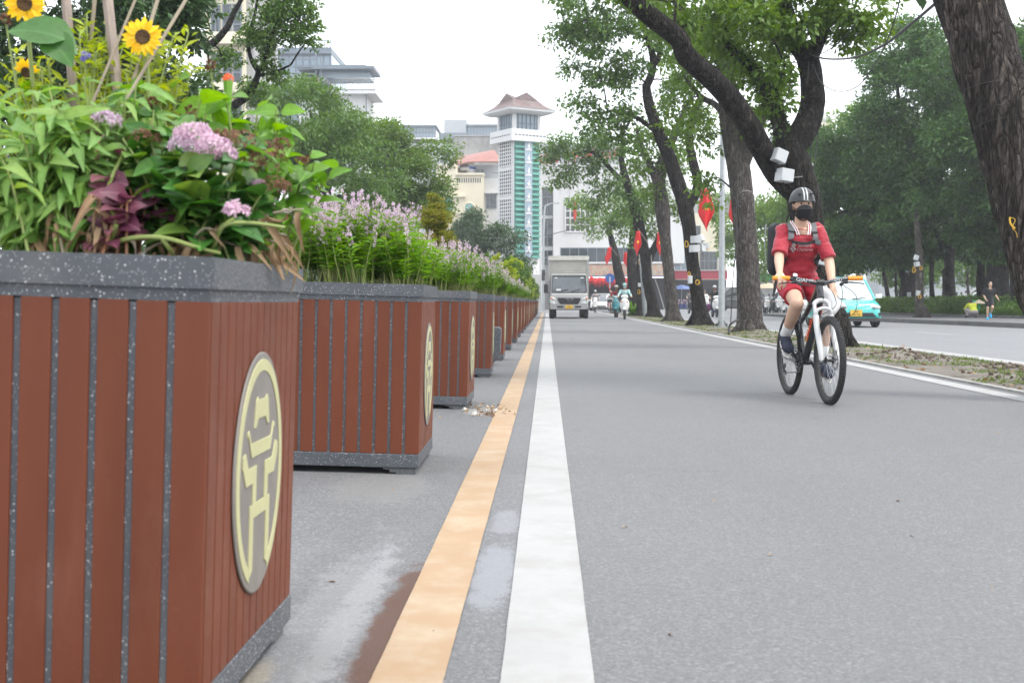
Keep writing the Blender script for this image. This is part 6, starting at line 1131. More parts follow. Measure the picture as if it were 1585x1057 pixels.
def figure(t, J, vox=.012, skin='skin', top='cloth_grey', sleeve=.5, bottom='cloth_black', leg=.9, shoe='cloth_black', helmet=None, mask=None, fat=1.0, hairy=True, look=(1, 0, 0), hands={}, sock=None, shirt_end=None, detail=False, sm=6):
    g = {k_: V(v) for k_, v in J.items()}; mb = MB(); hd = g['head']; lk = V(look).normalized(); up = (hd-g['neck']); up = (up*.3+V((0, 0, 1))).normalized(); lt = up.cross(lk).normalized(); lk = lt.cross(up).normalized(); RM = M((lk, lt, up)).transposed()
    pel, ch = g['pelvis'], g['chest']; shy = (g['shL']-g['shR']).normalized(); ax = (ch-pel).normalized(); fw = shy.cross(ax).normalized(); TM = M((fw, shy, ax)).transposed()
    sl = (ch-pel).length
    mb.ell(pel, (.10*fat, .145*fat, .11), TM); mb.ell(pel.lerp(ch, .4), (.095*fat, .13*fat, .16), TM); mb.ell(ch, (.105*fat, .155*fat, .17), TM); mb.ell(ch+ax*.09, (.08*fat, .16*fat, .08), TM)
    mb.cone(g['neck'], .056, hd-up*.05, .052)
    mb.ell(hd+up*.035, (.093, .076, .092), RM, 20, 14); mb.ell(hd+lk*.022-up*.045, (.068, .058, .068), RM, 16, 12); mb.cone(hd+lk*.055-up*.08, .026, hd+lk*.045-up*.07, .03); mb.cone(hd+lk*.088+up*.012, .010, hd+lk*.106-up*.022, .015)
    for s_ in (1, -1): mb.ell(hd+lt*s_*.078-up*.005-lk*.008, (.022, .010, .032), RM, 10, 8); mb.ell(hd+lk*.078+lt*s_*.03+up*.032, (.014, .022, .008), RM, 8, 6)
    for S in 'LR':
        sh, el, wr = g['sh'+S], g['el'+S], g['wr'+S]; mb.cone(ch+ax*.08, .07*fat, sh, .056*fat); mb.cone(sh, .052*fat, el, .040*fat); mb.cone(el, .040*fat, el.lerp(wr, .3), .041*fat); mb.cone(el.lerp(wr, .3), .041*fat, wr, .026)
        hk = hands.get(S); 
        if hk: hand(mb, wr, *hk)
        else: d_ = (wr-el).normalized(); hand(mb, wr, d_, V((0, -1 if S == 'L' else 1, -.2)), 1 if S == 'L' else -1, (22, 25, 20))
        hp, kn, an, to = g['hip'+S], g['kn'+S], g['an'+S], g['toe'+S]; mb.cone(hp, .088*fat, kn, .055*fat); c_ = kn.lerp(an, .32); mb.cone(kn, .054*fat, c_, .055*fat); mb.cone(c_, .055*fat, an, .034); mb.cone(an, .036, an.lerp(to, .6)-V((0, 0, .015)), .034); mb.cone(an.lerp(to, .6)-V((0, 0, .015)), .034, to, .026)
    body = remesh(mb, 'body', skin, t, vox, sm, .5)
    # clothes
    mb = MB(); q = 1.1*fat; mb.ell(pel+ax*.02, (.112*q, .155*q, .12), TM); mb.ell(pel.lerp(ch, .4), (.11*q, .142*q, .17), TM); mb.ell(ch, (.115*q, .162*q, .17), TM); mb.ell(ch+ax*.085, (.09*q, .165*q, .08), TM)
    if shirt_end: mb.tube([pel.lerp(ch, .3), pel-ax*shirt_end], [.135*q, .15*q], 16, flat=.85)
    for S in 'LR':
        sh, el, wr = g['sh'+S], g['el'+S], g['wr'+S]; mb.cone(ch+ax*.07, .078*fat, sh+V((0, 0, .002)), .066*fat)
        e = sh.lerp(el, min(1, sleeve*1.9)) if sleeve <= .53 else el; fl_ = .066*fat if sleeve <= .53 else .052*fat; mb.cone(sh, .066*fat, sh.lerp(e, .5), .062*fat); mb.tube([sh.lerp(e, .4), e], [.063*fat, fl_], 14)
        if sleeve > .53: mb.ell(el, (.052*fat,)*3); mb.tube([el, wr], [.05*fat, .036], 12)
    shirt = remesh(mb, 'shirt', top, t, vox, 5, .5)
    mb = MB(); mb.ell(pel-ax*.02, (.115*q, .16*q, .125), TM)
    for S in 'LR':
        hp, kn, an = g['hip'+S], g['kn'+S], g['an'+S]; e = hp.lerp(kn, min(1, leg*1.6)) if leg <= .6 else kn; mb.cone(hp, .100*fat, hp.lerp(e, .5), .093*fat); mb.tube([hp.lerp(e, .3), e], [.097*fat, (.088 if leg <= .6 else .07)*fat], 14)
        if leg > .6: mb.ell(kn, (.069*fat,)*3); mb.tube([kn, an], [.068*fat, .056], 12)
    remesh(mb, 'trousers' if leg > .6 else 'shorts', bottom, t, vox, 5, .5)
    for S in 'LR':
        kn, an, to = g['kn'+S], g['an'+S], g['toe'+S]; fd = (to-an); flat_ = V((fd.x, fd.y, fd.z)).normalized(); up_ = (kn-an).normalized(); sv = flat_.cross(up_).normalized(); un = sv.cross(flat_).normalized()
        SM = M((flat_, -sv, un)).transposed(); mb = MB(); hl = an-flat_*.03-un*.02; mb.ell(hl, (.055, .044, .056), SM); mb.cone(an, .050, an-un*.02, .048); mb.ell(an.lerp(to, .5)-un*.012, (.11, .049, .047), SM); mb.ell(to-un*.002+flat_*.01, (.06, .051, .040), SM)
        sho = remesh(mb, 'shoe', shoe, t, max(.006, vox*.7), 4, .5); mb = MB(); mb.loft([[tuple(an.lerp(to, .45)-un*(.058+dz)+flat_*x*sc_ +sv*y*sc_) for x, y in [(.155*math.cos(a), (.040+.008*math.cos(a))*math.sin(a)) for a in [2*math.pi*i/20 for i in range(20)]]] for dz, sc_ in ((-.004, .93), (.002, .97), (.012, .95))]); mb.build('sole', 'sole_white', sho)
        if sock: mb = MB(); mb.tube([kn.lerp(an, .66), kn.lerp(an, .68), kn.lerp(an, .88), an], [.042, .047, .043, .046], 16); mb.build('sock', sock, t)
    for s_ in (1, -1):
        c_ = hd+lk*.081+lt*s_*.031+up*.020; mb = MB(); mb.ell(c_, (.010, .0145, .0078), RM, 12, 8); ey = mb.build('eye', 'eye_white', t); mb = MB(); mb.ell(c_+lk*.0055, (.0068, .0085, .0085), RM, 10, 8); mb.build('iris', 'eye_dark', ey)
        mb = MB(); mb.tube(bez([hd+lk*.090+lt*s_*.014+up*.040, hd+lk*.090+lt*s_*.034+up*.047, hd+lk*.078+lt*s_*.052+up*.040], 3), [.0065, .004], 6); mb.build('eyebrow', 'hair', t)
    if not mask: mb = MB(); mb.tube(bez([hd+lk*.083-lt*.024-up*.052, hd+lk*.094-up*.050, hd+lk*.083+lt*.024-up*.052], 3), [.005, .005], 6); mb.build('mouth', 'cloth_darkred', t)
    mb = MB(); mb.ell(hd+up*.045-lk*.012, (.095, .083, .088), RM, 20, 12); mb.ell(hd-lk*.035+up*.0, (.066, .078, .075), RM, 16, 10); mb.build('hair', 'hair', t)
    if mask:
        mb = MB(); rings = []
        for zz, rx, ry, xo in ((.008, .013, .022, .101), (-.004, .032, .050, .084), (-.030, .057, .070, .066), (-.062, .052, .066, .050), (-.09, .050, .053, .040), (-.106, .028, .032, .036)): rings.append([tuple(hd+lk*(xo+rx*math.cos(a))+lt*(ry*math.sin(a))+up*zz) for a in [2*math.pi*i/20 for i in range(20)]])
        mb.loft(rings); mk = mb.build('face_mask', mask, t); mb = MB()
        for s_ in (1, -1): mb.tube(bez([hd+lk*.06+lt*s_*.058-up*.025, hd+lk*.03+lt*s_*.078-up*.012, hd-lk*.01+lt*s_*.088+up*.008], 3), .0022, 5)
        mb.build('ear_loop', mask, mk)
    if helmet:
        mb = MB(); rings = []; k_ = 20
        for i in range(9):
            th = R(90*i/8*1.0); rings.append([tuple(hd+up*(.048+.108*math.cos(th*1.06))+lk*(-.006+(.122*math.sin(th)**.8)*math.cos(a))+lt*(.103*math.sin(th)**.8*math.sin(a))) if i else tuple(hd+up*.156+lk*(-.006+.012*math.cos(a))+lt*.012*math.sin(a)) for a in [2*math.pi*j/k_ for j in range(k_)]])
        mb.loft(rings); hm = mb.build('helmet', helmet, t); mb = MB(); mb.tube([hd+up*.040+lk*(-.006+.122*math.cos(a))+lt*.103*math.sin(a) for a in [2*math.pi*j/24 for j in range(24)]], .007, 6, closed=True); mb.build('helmet_rim', 'black_plastic', hm)
        mb = MB()
        for s_ in (1, -1): mb.tube(bez([hd+lt*s_*.092+up*.03, hd+lt*s_*.086-up*.03+lk*.02, hd+lt*s_*.045-up*.10+lk*.045, hd-up*.118+lk*.045], 4), .005, 5)
        mb.build('chin_strap', 'cloth_black', hm)
    return dict(body=body, shirt=shirt, hd=hd, lk=lk, lt=lt, up=up, RM=RM, hm=hm if helmet else None)

# ---------------- the bicycle
BX = (2.10, 10.68, 0); BRZ = math.atan2(-.9956, .094)
bk = thing('bicycle', 'black and white mountain bike with orange grips, ridden by the cyclist in red', 'bicycle', BX, BRZ)
def bwheel(x, name='wheel'):
    wo = thing(name, None, None, (x, 0, .343)); wo.parent = bk
    mb = MB(); mb.torus((0, 0, 0), .317, .026, 'y', 72, 12); ty = mb.build('tyre', 'rubber', wo); mb = MB()
    for i in range(72): 
        a = 2*math.pi*i/72
        for s_ in (-1, 1): mb.box((.3425*math.cos(a+s_*.02), s_*.009, .3425*math.sin(a+s_*.02)), (.006, .013, .016), M.Rotation(-a, 3, 'Y'))
    mb.build('tread_knobs', 'rubber', wo, False); mb = MB(); n = 64; pr = [(.296, -.012), (.290, -.010), (.280, -.004), (.280, .004), (.290, .010), (.296, .012)]; mb.lathe([(r, z) for r, z in pr], n, M.Rotation(R(90), 4, 'X'), cap=False); mb.build('rim', 'rubber_side', wo)
    mb = MB()
    for i in range(32):
        a = 2*math.pi*i/32; b_ = a+(.55 if i % 4 < 2 else -.55); s_ = 1 if i % 2 else -1; mb.tube([(.028*math.cos(b_), s_*.028, .028*math.sin(b_)), (.284*math.cos(a), 0, .284*math.sin(a))], .0013, 4, False)
    mb.build('spokes', 'alu', wo); mb = MB(); mb.tube([(0, -.05, 0), (0, .05, 0)], .013, 10); mb.tube([(0, -.032, 0), (0, -.026, 0)], .03, 14); mb.tube([(0, .026, 0), (0, .032, 0)], .03, 14); mb.build('hub', 'black_plastic', wo)
    mb = MB(); mb.lathe([(.055, -.001), (.082, -.001), (.082, .001), (.055, .001)], 32, M.Translation((0, .045, 0)) @ M.Rotation(R(90), 4, 'X'), cap=False)
    for i in range(6): a = i*math.pi/3; mb.tube([(.02*math.cos(a), .045, .02*math.sin(a)), (.058*math.cos(a+.4), .045, .058*math.sin(a+.4))], .004, 4)
    mb.build('brake_disc', 'alu', wo); return wo
bwheel(0); bwheel(1.06)
AX = lambda z: 1.02-(z-.343)*.38
mb = MB()
for s_ in (1, -1): mb.tube(bez([(1.06, s_*.062, .343), (1.035, s_*.064, .42), (AX(.6)+.012, s_*.062, .60), (AX(.68)+.01, s_*.060, .69)], 3), [.019, .024, .027, .026] and lerp_r([.018, .021, .024, .024], 10), 12)
mb.tube(bez([(AX(.66)+.01, -.06, .66), (AX(.7)+.03, -.055, .73), (AX(.72)+.035, 0, .748), (AX(.7)+.03, .055, .73), (AX(.66)+.01, .06, .66)], 4), .013, 8); fk = mb.build('suspension_fork', 'white_fork', bk)
mb = MB()
for s_ in (1, -1): mb.tube([(AX(.68)+.008, s_*.060, .68), (AX(.785), s_*.060, .785)], .0165, 12)
mb.build('stanchion', 'alu', fk); mb = MB(); mb.tube(bez([(AX(.785), -.062, .775), (AX(.80), -.04, .80), (AX(.805), 0, .812), (AX(.80), .04, .80), (AX(.785), .062, .775)], 4), .020, 10); mb.build('fork_crown', 'white_fork', fk)
for s_ in (1, -1):
    m_ = frame_m((AX(.53)+.033, s_*.062, .53), V((-.36, 0, 1)), V((1, -.25*s_, .36))); m_ = m_ @ M.Rotation(R(180 if s_ < 0 else 0), 4, 'Z'); xf(text_mb('GIANT', .042, .003), m_).build('fork_lettering', 'red_paint', fk, False)
mb = MB(); ht, hb = V((AX(.93), 0, .93)), V((AX(.83), 0, .83)); mb.tube([hb, ht], .028, 14); mb.tube(bez([hb+V((-.01, 0, .01)), (.66, 0, .58), (.42, 0, .30)], 4), .031, 12, flat=.85); mb.tube(bez([ht+V((-.01, 0, -.01)), (.62, 0, .80), (.42, 0, .68), (.27, 0, .62)], 4), lerp_r([.028, .022, .02], 13), 12); mb.tube([(.42, 0, .30), (.25, 0, .72)], .018, 12)
mb.tube([(.42, -.05, .30), (.42, .05, .30)], .026, 14)
for s_ in (1, -1): mb.tube(bez([(.42, s_*.03, .30), (.2, s_*.055, .31), (0, s_*.062, .343)], 3), .012, 8); mb.tube(bez([(.30, s_*.018, .64), (.16, s_*.045, .52), (0, s_*.062, .343)], 3), .010, 8)
fr = mb.build('frame', 'frame_black', bk); m_ = frame_m((.64, -.036, .565), V((.24, 0, .28)), V((.1, -1, 0))); xf(text_mb('GIANT', .075, .004), m_).build('frame_lettering', 'frame_orange', fr, False)
m_ = frame_m((.70, .0, .66), V((-.24, 0, -.28)), V((1, 0, .6))); mb = MB(); mb.tube([(.80, -.022, .76), (.60, -.03, .52)], .010, 6); mb.tube([(.80, .024, .76), (.62, .03, .54)], .008, 6); mb.build('orange_stripe', 'frame_orange', fr)
mb = MB(); mb.tube([(.25, 0, .72), (.215, 0, .86)], .014, 10); mb.build('seat_post', 'alu', bk); mb = MB(); mb.loft([[(x, w_*math.cos(a), .885+h_*math.sin(a)) for a in [2*math.pi*i/12 for i in range(12)]] for x, w_, h_ in ((.06, .05, .02), (.1, .075, .028), (.18, .06, .028), (.27, .025, .022), (.34, .018, .016))]); mb.build('saddle', 'black_matte', bk)
BZ = .965; BXX = .81
mb = MB(); mb.tube([ht, (AX(.96), 0, .965)], .02, 10); mb.tube([(AX(.96), 0, .955), (BXX, 0, BZ-.012)], .021, 10); mb.tube([(BXX, -.028, BZ-.012), (BXX, .028, BZ-.012)], .026, 12); mb.build('stem', 'black_plastic', bk)
hp_ = [(BXX-.055, -.36, BZ+.022), (BXX-.035, -.24, BZ+.02), (BXX-.01, -.14, BZ+.008), (BXX, -.05, BZ-.012), (BXX, .05, BZ-.012), (BXX-.01, .14, BZ+.008), (BXX-.035, .24, BZ+.02), (BXX-.055, .36, BZ+.022)]
mb = MB(); mb.tube(bez(hp_, 4), .0155, 12); hb_ = mb.build('handlebar', 'frame_black', bk)
for (s_, tx_, sz_) in ((-1, 'GIANT', .042), (1, 'GIANT', .034)):
    m_ = frame_m((BXX+.008, s_*.125, BZ+.004), V((0, 1, s_*.12)), V((1, 0, .15))); xf(text_mb(tx_, sz_, .003, 1.15), m_).build('bar_lettering', 'white_plastic', hb_, False)
for s_ in (1, -1):
    mb = MB(); a, b_ = V((BXX-.033, s_*.235, BZ+.021)), V((BXX-.058, s_*.368, BZ+.023)); mb.tube([a, a.lerp(b_, .08), b_-V((0, s_*.006, 0)), b_], [.019, .0185, .0185, .014], 14); mb.build('grip', 'orange_grip', bk)
    mb = MB(); mb.box((BXX-.01, s_*.205, BZ-.005), (.035, .04, .035)); mb.tube(bez([(BXX, s_*.20, BZ-.01), (BXX+.05, s_*.25, BZ-.012), (BXX+.045, s_*.31, BZ-.018), (BXX+.04, s_*.345, BZ-.024)], 3), [.008, .005], 6); mb.tube([(BXX, s_*.19, BZ-.01), (BXX+.03, s_*.16, BZ-.03)], .014, 8); mb.build('brake_lever', 'black_plastic', bk)
mb = MB(); mb.lathe([(.001, -.01), (.017, -.01), (.02, .004), (.012, .012), (.001, .014)], 16, M.Translation((BXX-.005, -.20, BZ+.045)) @ M.Rotation(R(60), 4, 'Y')); mb.build('bell', 'chrome', bk)
mb = MB()
for pts in ([(BXX+.03, -.16, BZ-.03), (BXX+.08, -.05, BZ-.06), (BXX+.08, .0, BZ-.14), (.80, .03, .80), (.55, .03, .50)], [(BXX+.03, .16, BZ-.03), (BXX+.13, .14, BZ-.12), (BXX+.14, .10, BZ-.30), (AX(.6)+.05, .085, .60), (1.05, .075, .40)], [(BXX+.02, -.14, BZ-.03), (BXX+.10, .03, BZ-.05), (BXX+.10, .1, BZ-.18), (BXX+.03, .05, BZ-.25), (.7, .03, .7)], [(BXX+.03, .17, BZ-.03), (BXX+.1, .26, BZ-.12), (BXX+.1, .24, BZ-.26), (BXX+.04, .1, BZ-.3), (.72, .0, .68)], [(BXX+.03, -.17, BZ-.03), (BXX+.07, -.13, BZ-.15), (BXX+.02, -.06, BZ-.2), (.74, -.02, .74)]): mb.tube(bez(pts, 6), .0028, 5)
mb.build('control_cables', 'cable', bk)
ca = R(-38)     # left crank points forward and down
CL = V((.42+.17*math.cos(ca), .075, .30+.17*math.sin(ca))); CR = V((.42-.17*math.cos(ca), -.075, .30-.17*math.sin(ca)))
for e, s_ in ((CL, 1), (CR, -1)): mb = MB(); mb.tube([(.42, s_*.06, .30), e], [.013, .011], 8); mb.build('crank_arm', 'black_plastic', bk); mb = MB(); mb.box(e+V((0, s_*.05, 0)), (.09, .085, .02)); mb.tube([e, e+V((0, s_*.09, 0))], .007, 6); pd = mb.build('pedal', 'black_plastic', bk, False, .003); mb = MB(); mb.box(e+V((.047, s_*.05, 0)), (.006, .06, .014)); mb.build('reflector', 'lamp_amber', pd, False)
for r_, y_ in ((.085, -.05), (.065, -.043)): mb = MB(); mb.torus((.42, y_, .30), r_, .004, 'y', 40, 6); [mb.tube([(.42, y_, .30), (.42+r_*math.cos(a), y_, .30+r_*math.sin(a))], .005, 5) for a in [i*math.pi/2+.4 for i in range(4)]]; mb.build('chainring', 'black_plastic', bk)
mb = MB(); mb.tube([(.42, -.05, .385), (0, -.045, .385)], .004, 4); mb.tube([(.42, -.05, .215), (.05, -.05, .19)], .004, 4); mb.build('chain', 'rubber_side', bk); mb = MB()
for i, r_ in enumerate((.045, .04, .034, .028, .022)): mb.lathe([(r_-.008, -.0008), (r_, -.0008), (r_, .0008), (r_-.008, .0008)], 24, M.Translation((0, -.035-.004*i, .343)) @ M.Rotation(R(90), 4, 'X'))
mb.build('cassette', 'alu', bk); mb = MB(); mb.tube([(0, -.07, .32), (.03, -.07, .26), (.05, -.055, .19)], .008, 6); mb.torus((.05, -.052, .19), .018, .004, 'y', 14, 5); mb.torus((.03, -.052, .25), .018, .004, 'y', 14, 5); mb.build('rear_derailleur', 'black_plastic', bk)
mb = MB(); mb.box((.98, .07, .40), (.03, .03, .06)); mb.build('brake_caliper', 'black_plastic', bk, False, .004)
# ---------------- the cyclist
cyc = thing('person', 'cyclist in red football shirt and shorts, black mask and striped helmet, wearing a backpack', 'person', BX, BRZ)
J = dict(pelvis=(.20, .01, .985), chest=(.335, -.03, 1.27), neck=(.375, -.03, 1.42), head=(.435, -.035, 1.585), shL=(.36, .115, 1.395), shR=(.355, -.17, 1.395), elL=(.47, .185, 1.135), wrL=(.62, .165, .92), elR=(.50, -.245, 1.17), wrR=(.70, -.298, 1.035),
         hipL=(.22, .10, .94), hipR=(.22, -.085, .94), knL=(.60, .125, .735), anL=(.50, .125, .295), toeL=(.64, .13, .225), knR=(.615, -.125, .785), anR=(.275, -.125, .515), toeR=(.385, -.13, .425))
def cyhands():
    return {'R': ((.75, .0, -.50), (.1, 0, -1), -1, (52, 22, 12), 1.02, .3), 'L': ((.45, -.05, -.85), (-.6, -.3, -.3), 1, (35, 40, 30), 1.0, .2)}
fg = figure(cyc, J, .0068, 'skin', 'jersey', .49, 'cloth_red', .40, 'cloth_navy', 'helmet_black', 'cloth_black', 1.0, look=(1, -.03, -.03), hands=cyhands(), sock='cloth_white', shirt_end=.075, sm=8)
for ob_, am in ((fg['shirt'], .014), ([c for c in cyc.children if c.name.startswith('shorts')][0], .010)):     # folds in the cloth
    ns_ = [v.normal.copy() for v in ob_.data.vertices]
    for v in ob_.data.vertices:
        p = v.co; f_ = mnoise.noise(V((p.x*5, p.y*7+p.z*5, p.z*13)))+.6*mnoise.noise(V((p.x*12+4, p.y*11-p.z*14, p.z*20)))
        v.co = p+ns_[v.index]*am*(f_-abs(f_)*.6)
hd, lk, lt, up = fg['hd'], fg['lk'], fg['lt'], fg['up']; sb = bvh_of(fg['shirt']); hbv = bvh_of(fg['hm'])
for y in (-.013, .013):
    mb = MB(); q = []
    for i in range(25):
        a = R(-5+110*i/24); q.append([tuple(hd+up*(.05+.16*math.sin(a))+lk*(.18*math.cos(a))+lt*(y+w_)) for w_ in (-.005, .005)])
    mb.add([p for r in q for p in r], [(2*i, 2*i+1, 2*i+3, 2*i+2) for i in range(24)])
    out = []
    for v in mb.v: d = (hd+up*.03+lt*(V(v)-hd).dot(lt)-V(v)).normalized(); h_ = hbv.ray_cast(V(v), d, 1); out.append(tuple(h_[0]-d*.002) if h_[0] is not None else v)
    mb.v = out; mb.build('white_stripe', 'white_plastic', fg['hm'])
for y in (-.052, .052):
    mb = MB(); mb.box(hd+up*.098+lk*.098+lt*y, (.02, .026, .009), fg['RM']); mb.build('vent', 'black_matte', fg['hm'], False)
# lettering, badge, collar
def shirt_text(s_, size, y, z, name, mat, sx=1.0, par=None, d=(-1, 0, 0), x=.8, roll=0):
    m_ = frame_m((x, y, z), V((0, 1, roll)), V((1, 0, 0))); mb = xf(text_mb(s_, size, .001, sx), m_); drape(mb, sb, d, .003); return mb.build(name, mat, par or fg['shirt'], False)
shirt_text('Standard', .034, -.018, 1.262, 'shirt_lettering', 'cloth_white', .95); shirt_text('Chartered', .034, -.012, 1.229, 'shirt_lettering', 'cloth_white', .95)
def drp(polys, name, mat, off=.003, d=(-1, 0, 0), dep=.001):
    mb = MB()
    for p in polys: mb.prism(p, dep, frame_m((.8, 0, 0), (0, 1, 0), (1, 0, 0)))
    # finer mesh so that it follows the cloth
    bm = bmesh.new(); vs = [bm.verts.new(v) for v in mb.v]
    for f in mb.f:
        try: bm.faces.new([vs[i] for i in f])
        except ValueError: pass
    bmesh.ops.triangulate(bm, faces=bm.faces); bmesh.ops.subdivide_edges(bm, edges=bm.edges, cuts=2, use_grid_fill=True); bm.verts.index_update()
    m2 = MB(); m2.v = [tuple(v.co) for v in bm.verts]; m2.f = [tuple(v.index for v in f.verts) for f in bm.faces]; m2.m = [0]*len(m2.f); bm.free(); drape(m2, sb, d, off); return m2.build(name, mat, fg['shirt'], False)
def bar2(x0, y0, x1, y1, w_): d = V((x1-x0, y1-y0)).normalized(); n_ = V((-d.y, d.x))*w_/2; return [(x0-n_.x, y0-n_.y), (x1-n_.x, y1-n_.y), (x1+n_.x, y1+n_.y), (x0+n_.x, y0+n_.y)]
drp([bar2(-.128, 1.245, -.098, 1.21, .014), bar2(-.125, 1.268, -.088, 1.228, .014), bar2(-.118, 1.283, -.095, 1.26, .012), bar2(-.118, 1.279, -.098, 1.283, .012)], 'chevron_emblem', 'cloth_white')
drp([[(.048, 1.318), (.058, 1.322), (.066, 1.345), (.060, 1.362), (.056, 1.345), (.050, 1.335)]], 'chest_badge', 'star_yellow')
shb = [bar2(.155, 1.30, .19, 1.308, .004)]
m_ = frame_m((.8, .182, 1.318), V((-.5, 1, .2)), V((1, .6, 0))); mb = xf(text_mb('5E', .032, .001), m_); drape(mb, sb, (-1, -.35, 0), .003); mb.build('sleeve_badge', 'cloth_white', fg['shirt'], False)
m_ = frame_m((.8, .186, 1.288), V((-.5, 1, .3)), V((1, .6, 0))); mb = xf(text_mb('EXPEDIA', .018, .001, .8), m_); drape(mb, sb, (-1, -.35, 0), .003); mb.build('sleeve_lettering', 'cloth_white', fg['shirt'], False)
bb_ = bvh_of(fg['body'])
for s_ in (1, -1):
    for k_, (off, mt_) in enumerate(((0, 'cloth_white'), (.009, 'cloth_red'), (.017, 'cloth_white'))):
        mb = MB(); pts = bez([(.30, -.03+s_*(.045+off), 1.475), (.37, -.03+s_*(.062+off), 1.455), (.44, -.03+s_*(.050+off), 1.405), (.465, -.03+s_*(.036+off), 1.35)], 5)
        mb.tube(pts, .0055, 6, flat=.6); mb.build('collar', mt_, fg['shirt'])
mb = MB(); drp([[(-.066, 1.352), (.006, 1.352), (.022, 1.395), (-.03, 1.412), (-.082, 1.395)]], 'neck_opening', 'skin', .002)
# shorts piping
# backpack and straps
bp = thing('backpack', 'black backpack with grey shoulder straps on the cyclist back', 'backpack', BX, BRZ); mb = MB(); mb.loft([rring(0, .17, 0, .4, .07)] and [[(x_, y_-.08, z_) for x_, y_, z_ in rring(x, w_, z0, z1, .06, 4)] for x, w_, z0, z1 in ((.245, .12, 1.12, 1.42), (.20, .145, 1.05, 1.46), (.10, .15, 1.02, 1.47), (.02, .13, 1.03, 1.42), (-.01, .09, 1.08, 1.34))]); mb.build('pack_body', 'cloth_black', bp)
mb = MB(); mb.loft([[(x_, y_-.08, z_) for x_, y_, z_ in rring(x, w_, 1.08, 1.30, .04, 3)] for x, w_ in ((.02, .12), (-.045, .105))]); mb.build('front_pocket', 'cloth_black', bp); mb = MB(); mb.tube(bez([(.15, -.255, 1.12), (.13, -.262, 1.3), (.12, -.25, 1.46)], 4), .004, 5); mb.build('zip', 'alu', bp); mb = MB(); mb.tube(bez([(.24, -.11, 1.47), (.24, -.08, 1.54), (.24, -.05, 1.47)], 4), .008, 6); mb.build('carry_loop', 'cloth_black', bp)
for s_ in (1, -1):
    yc = -.03+s_*.098
    def strap(pts, w_, mt_, name, off=.012):
        mb = MB(); q = bez(pts, 6); vs = []
        for i, p in enumerate(q):
            t_ = (q[min(i+1, len(q)-1)]-q[max(i-1, 0)]).normalized(); n_, dd = sb.find_nearest(p)[:2]; nn = dd.normalized() if dd.dot(p-V((.33, -.03, p.z))) > 0 else -dd.normalized(); base = n_+nn*off; sd_ = t_.cross(nn).normalized()*w_/2
            vs += [base-sd_, base+sd_, base+sd_+nn*.008, base-sd_+nn*.008]
        mb.add(vs, [(i*4+j, i*4+(j+1) % 4, i*4+4+(j+1) % 4, i*4+4+j) for i in range(len(q)-1) for j in range(4)]+[(3, 2, 1, 0), tuple(len(vs)-4+j for j in range(4))]); return mb.build(name, mt_, bp, True)
    st = strap([(.24, yc, 1.44), (.32, yc, 1.485), (.40, yc-s_*.0, 1.455), (.46, yc+s_*.004, 1.38), (.47, yc+s_*.012, 1.30), (.455, yc+s_*.022, 1.24)], .046, 'strap_grey', 'shoulder_strap', .006)
    strap([(.46, yc+s_*.016, 1.26), (.44, yc+s_*.03, 1.20), (.38, yc+s_*.05, 1.14), (.28, yc+s_*.055, 1.10)], .03, 'cloth_black', 'lower_strap', .006); strap([(.47, yc+s_*.0, 1.385), (.475, yc+s_*.004, 1.372)], .064, 'cloth_black', 'strap_buckle', .015)
def chest_strap():
    q = [(.47, y, 1.30-.02*math.cos((y+.03)*14)) for y in [-.13+.2*i/12 for i in range(13)]]; mb = MB(); vs = []
    for p in q:
        h_ = sb.ray_cast(V((.9, p[1], p[2])), V((-1, 0, 0))); b0 = h_[0] if h_[0] is not None else V(p); vs += [b0+V((.006, 0, -.011)), b0+V((.006, 0, .011)), b0+V((.012, 0, .011)), b0+V((.012, 0, -.011))]
    mb.add(vs, [(i*4+j, i*4+(j+1) % 4, i*4+4+(j+1) % 4, i*4+4+j) for i in range(12) for j in range(4)]+[(3, 2, 1, 0), tuple(len(vs)-4+j for j in range(4))]); mb.build('chest_strap', 'cloth_black', bp)
chest_strap()
# white cloth hanging from the left hand
wc = thing('white_cloth', 'crumpled white cloth hanging from the cyclist lowered left hand', 'cloth', BX, BRZ); mb = MB(); rings = []
for i, (x, y, z, rx, ry) in enumerate(((.70, .06, .93, .012, .03), (.705, .07, .89, .03, .05), (.71, .085, .84, .05, .07), (.715, .105, .79, .06, .09), (.72, .125, .74, .07, .11), (.72, .135, .705, .07, .118))):
    rings.append([(x+rx*(1+.16*math.sin(5*a+i*.5))*math.cos(a), y+ry*(1+.10*math.sin(7*a+i*.4))*math.sin(a), z+.02*math.sin(3*a)*(i/5)-.25*(-y+.1)*(math.sin(a)*.18)*i/5+ry*math.sin(a)*.45*i/5) for a in [2*math.pi*k_/40 for k_ in range(40)]])
mb.loft(rings, cap=False); q = mb.build('cloth', 'cloth_white', wc); q.modifiers.new('s', 'SOLIDIFY').thickness = .004; q.data.set_sharp_from_angle(angle=R(180))

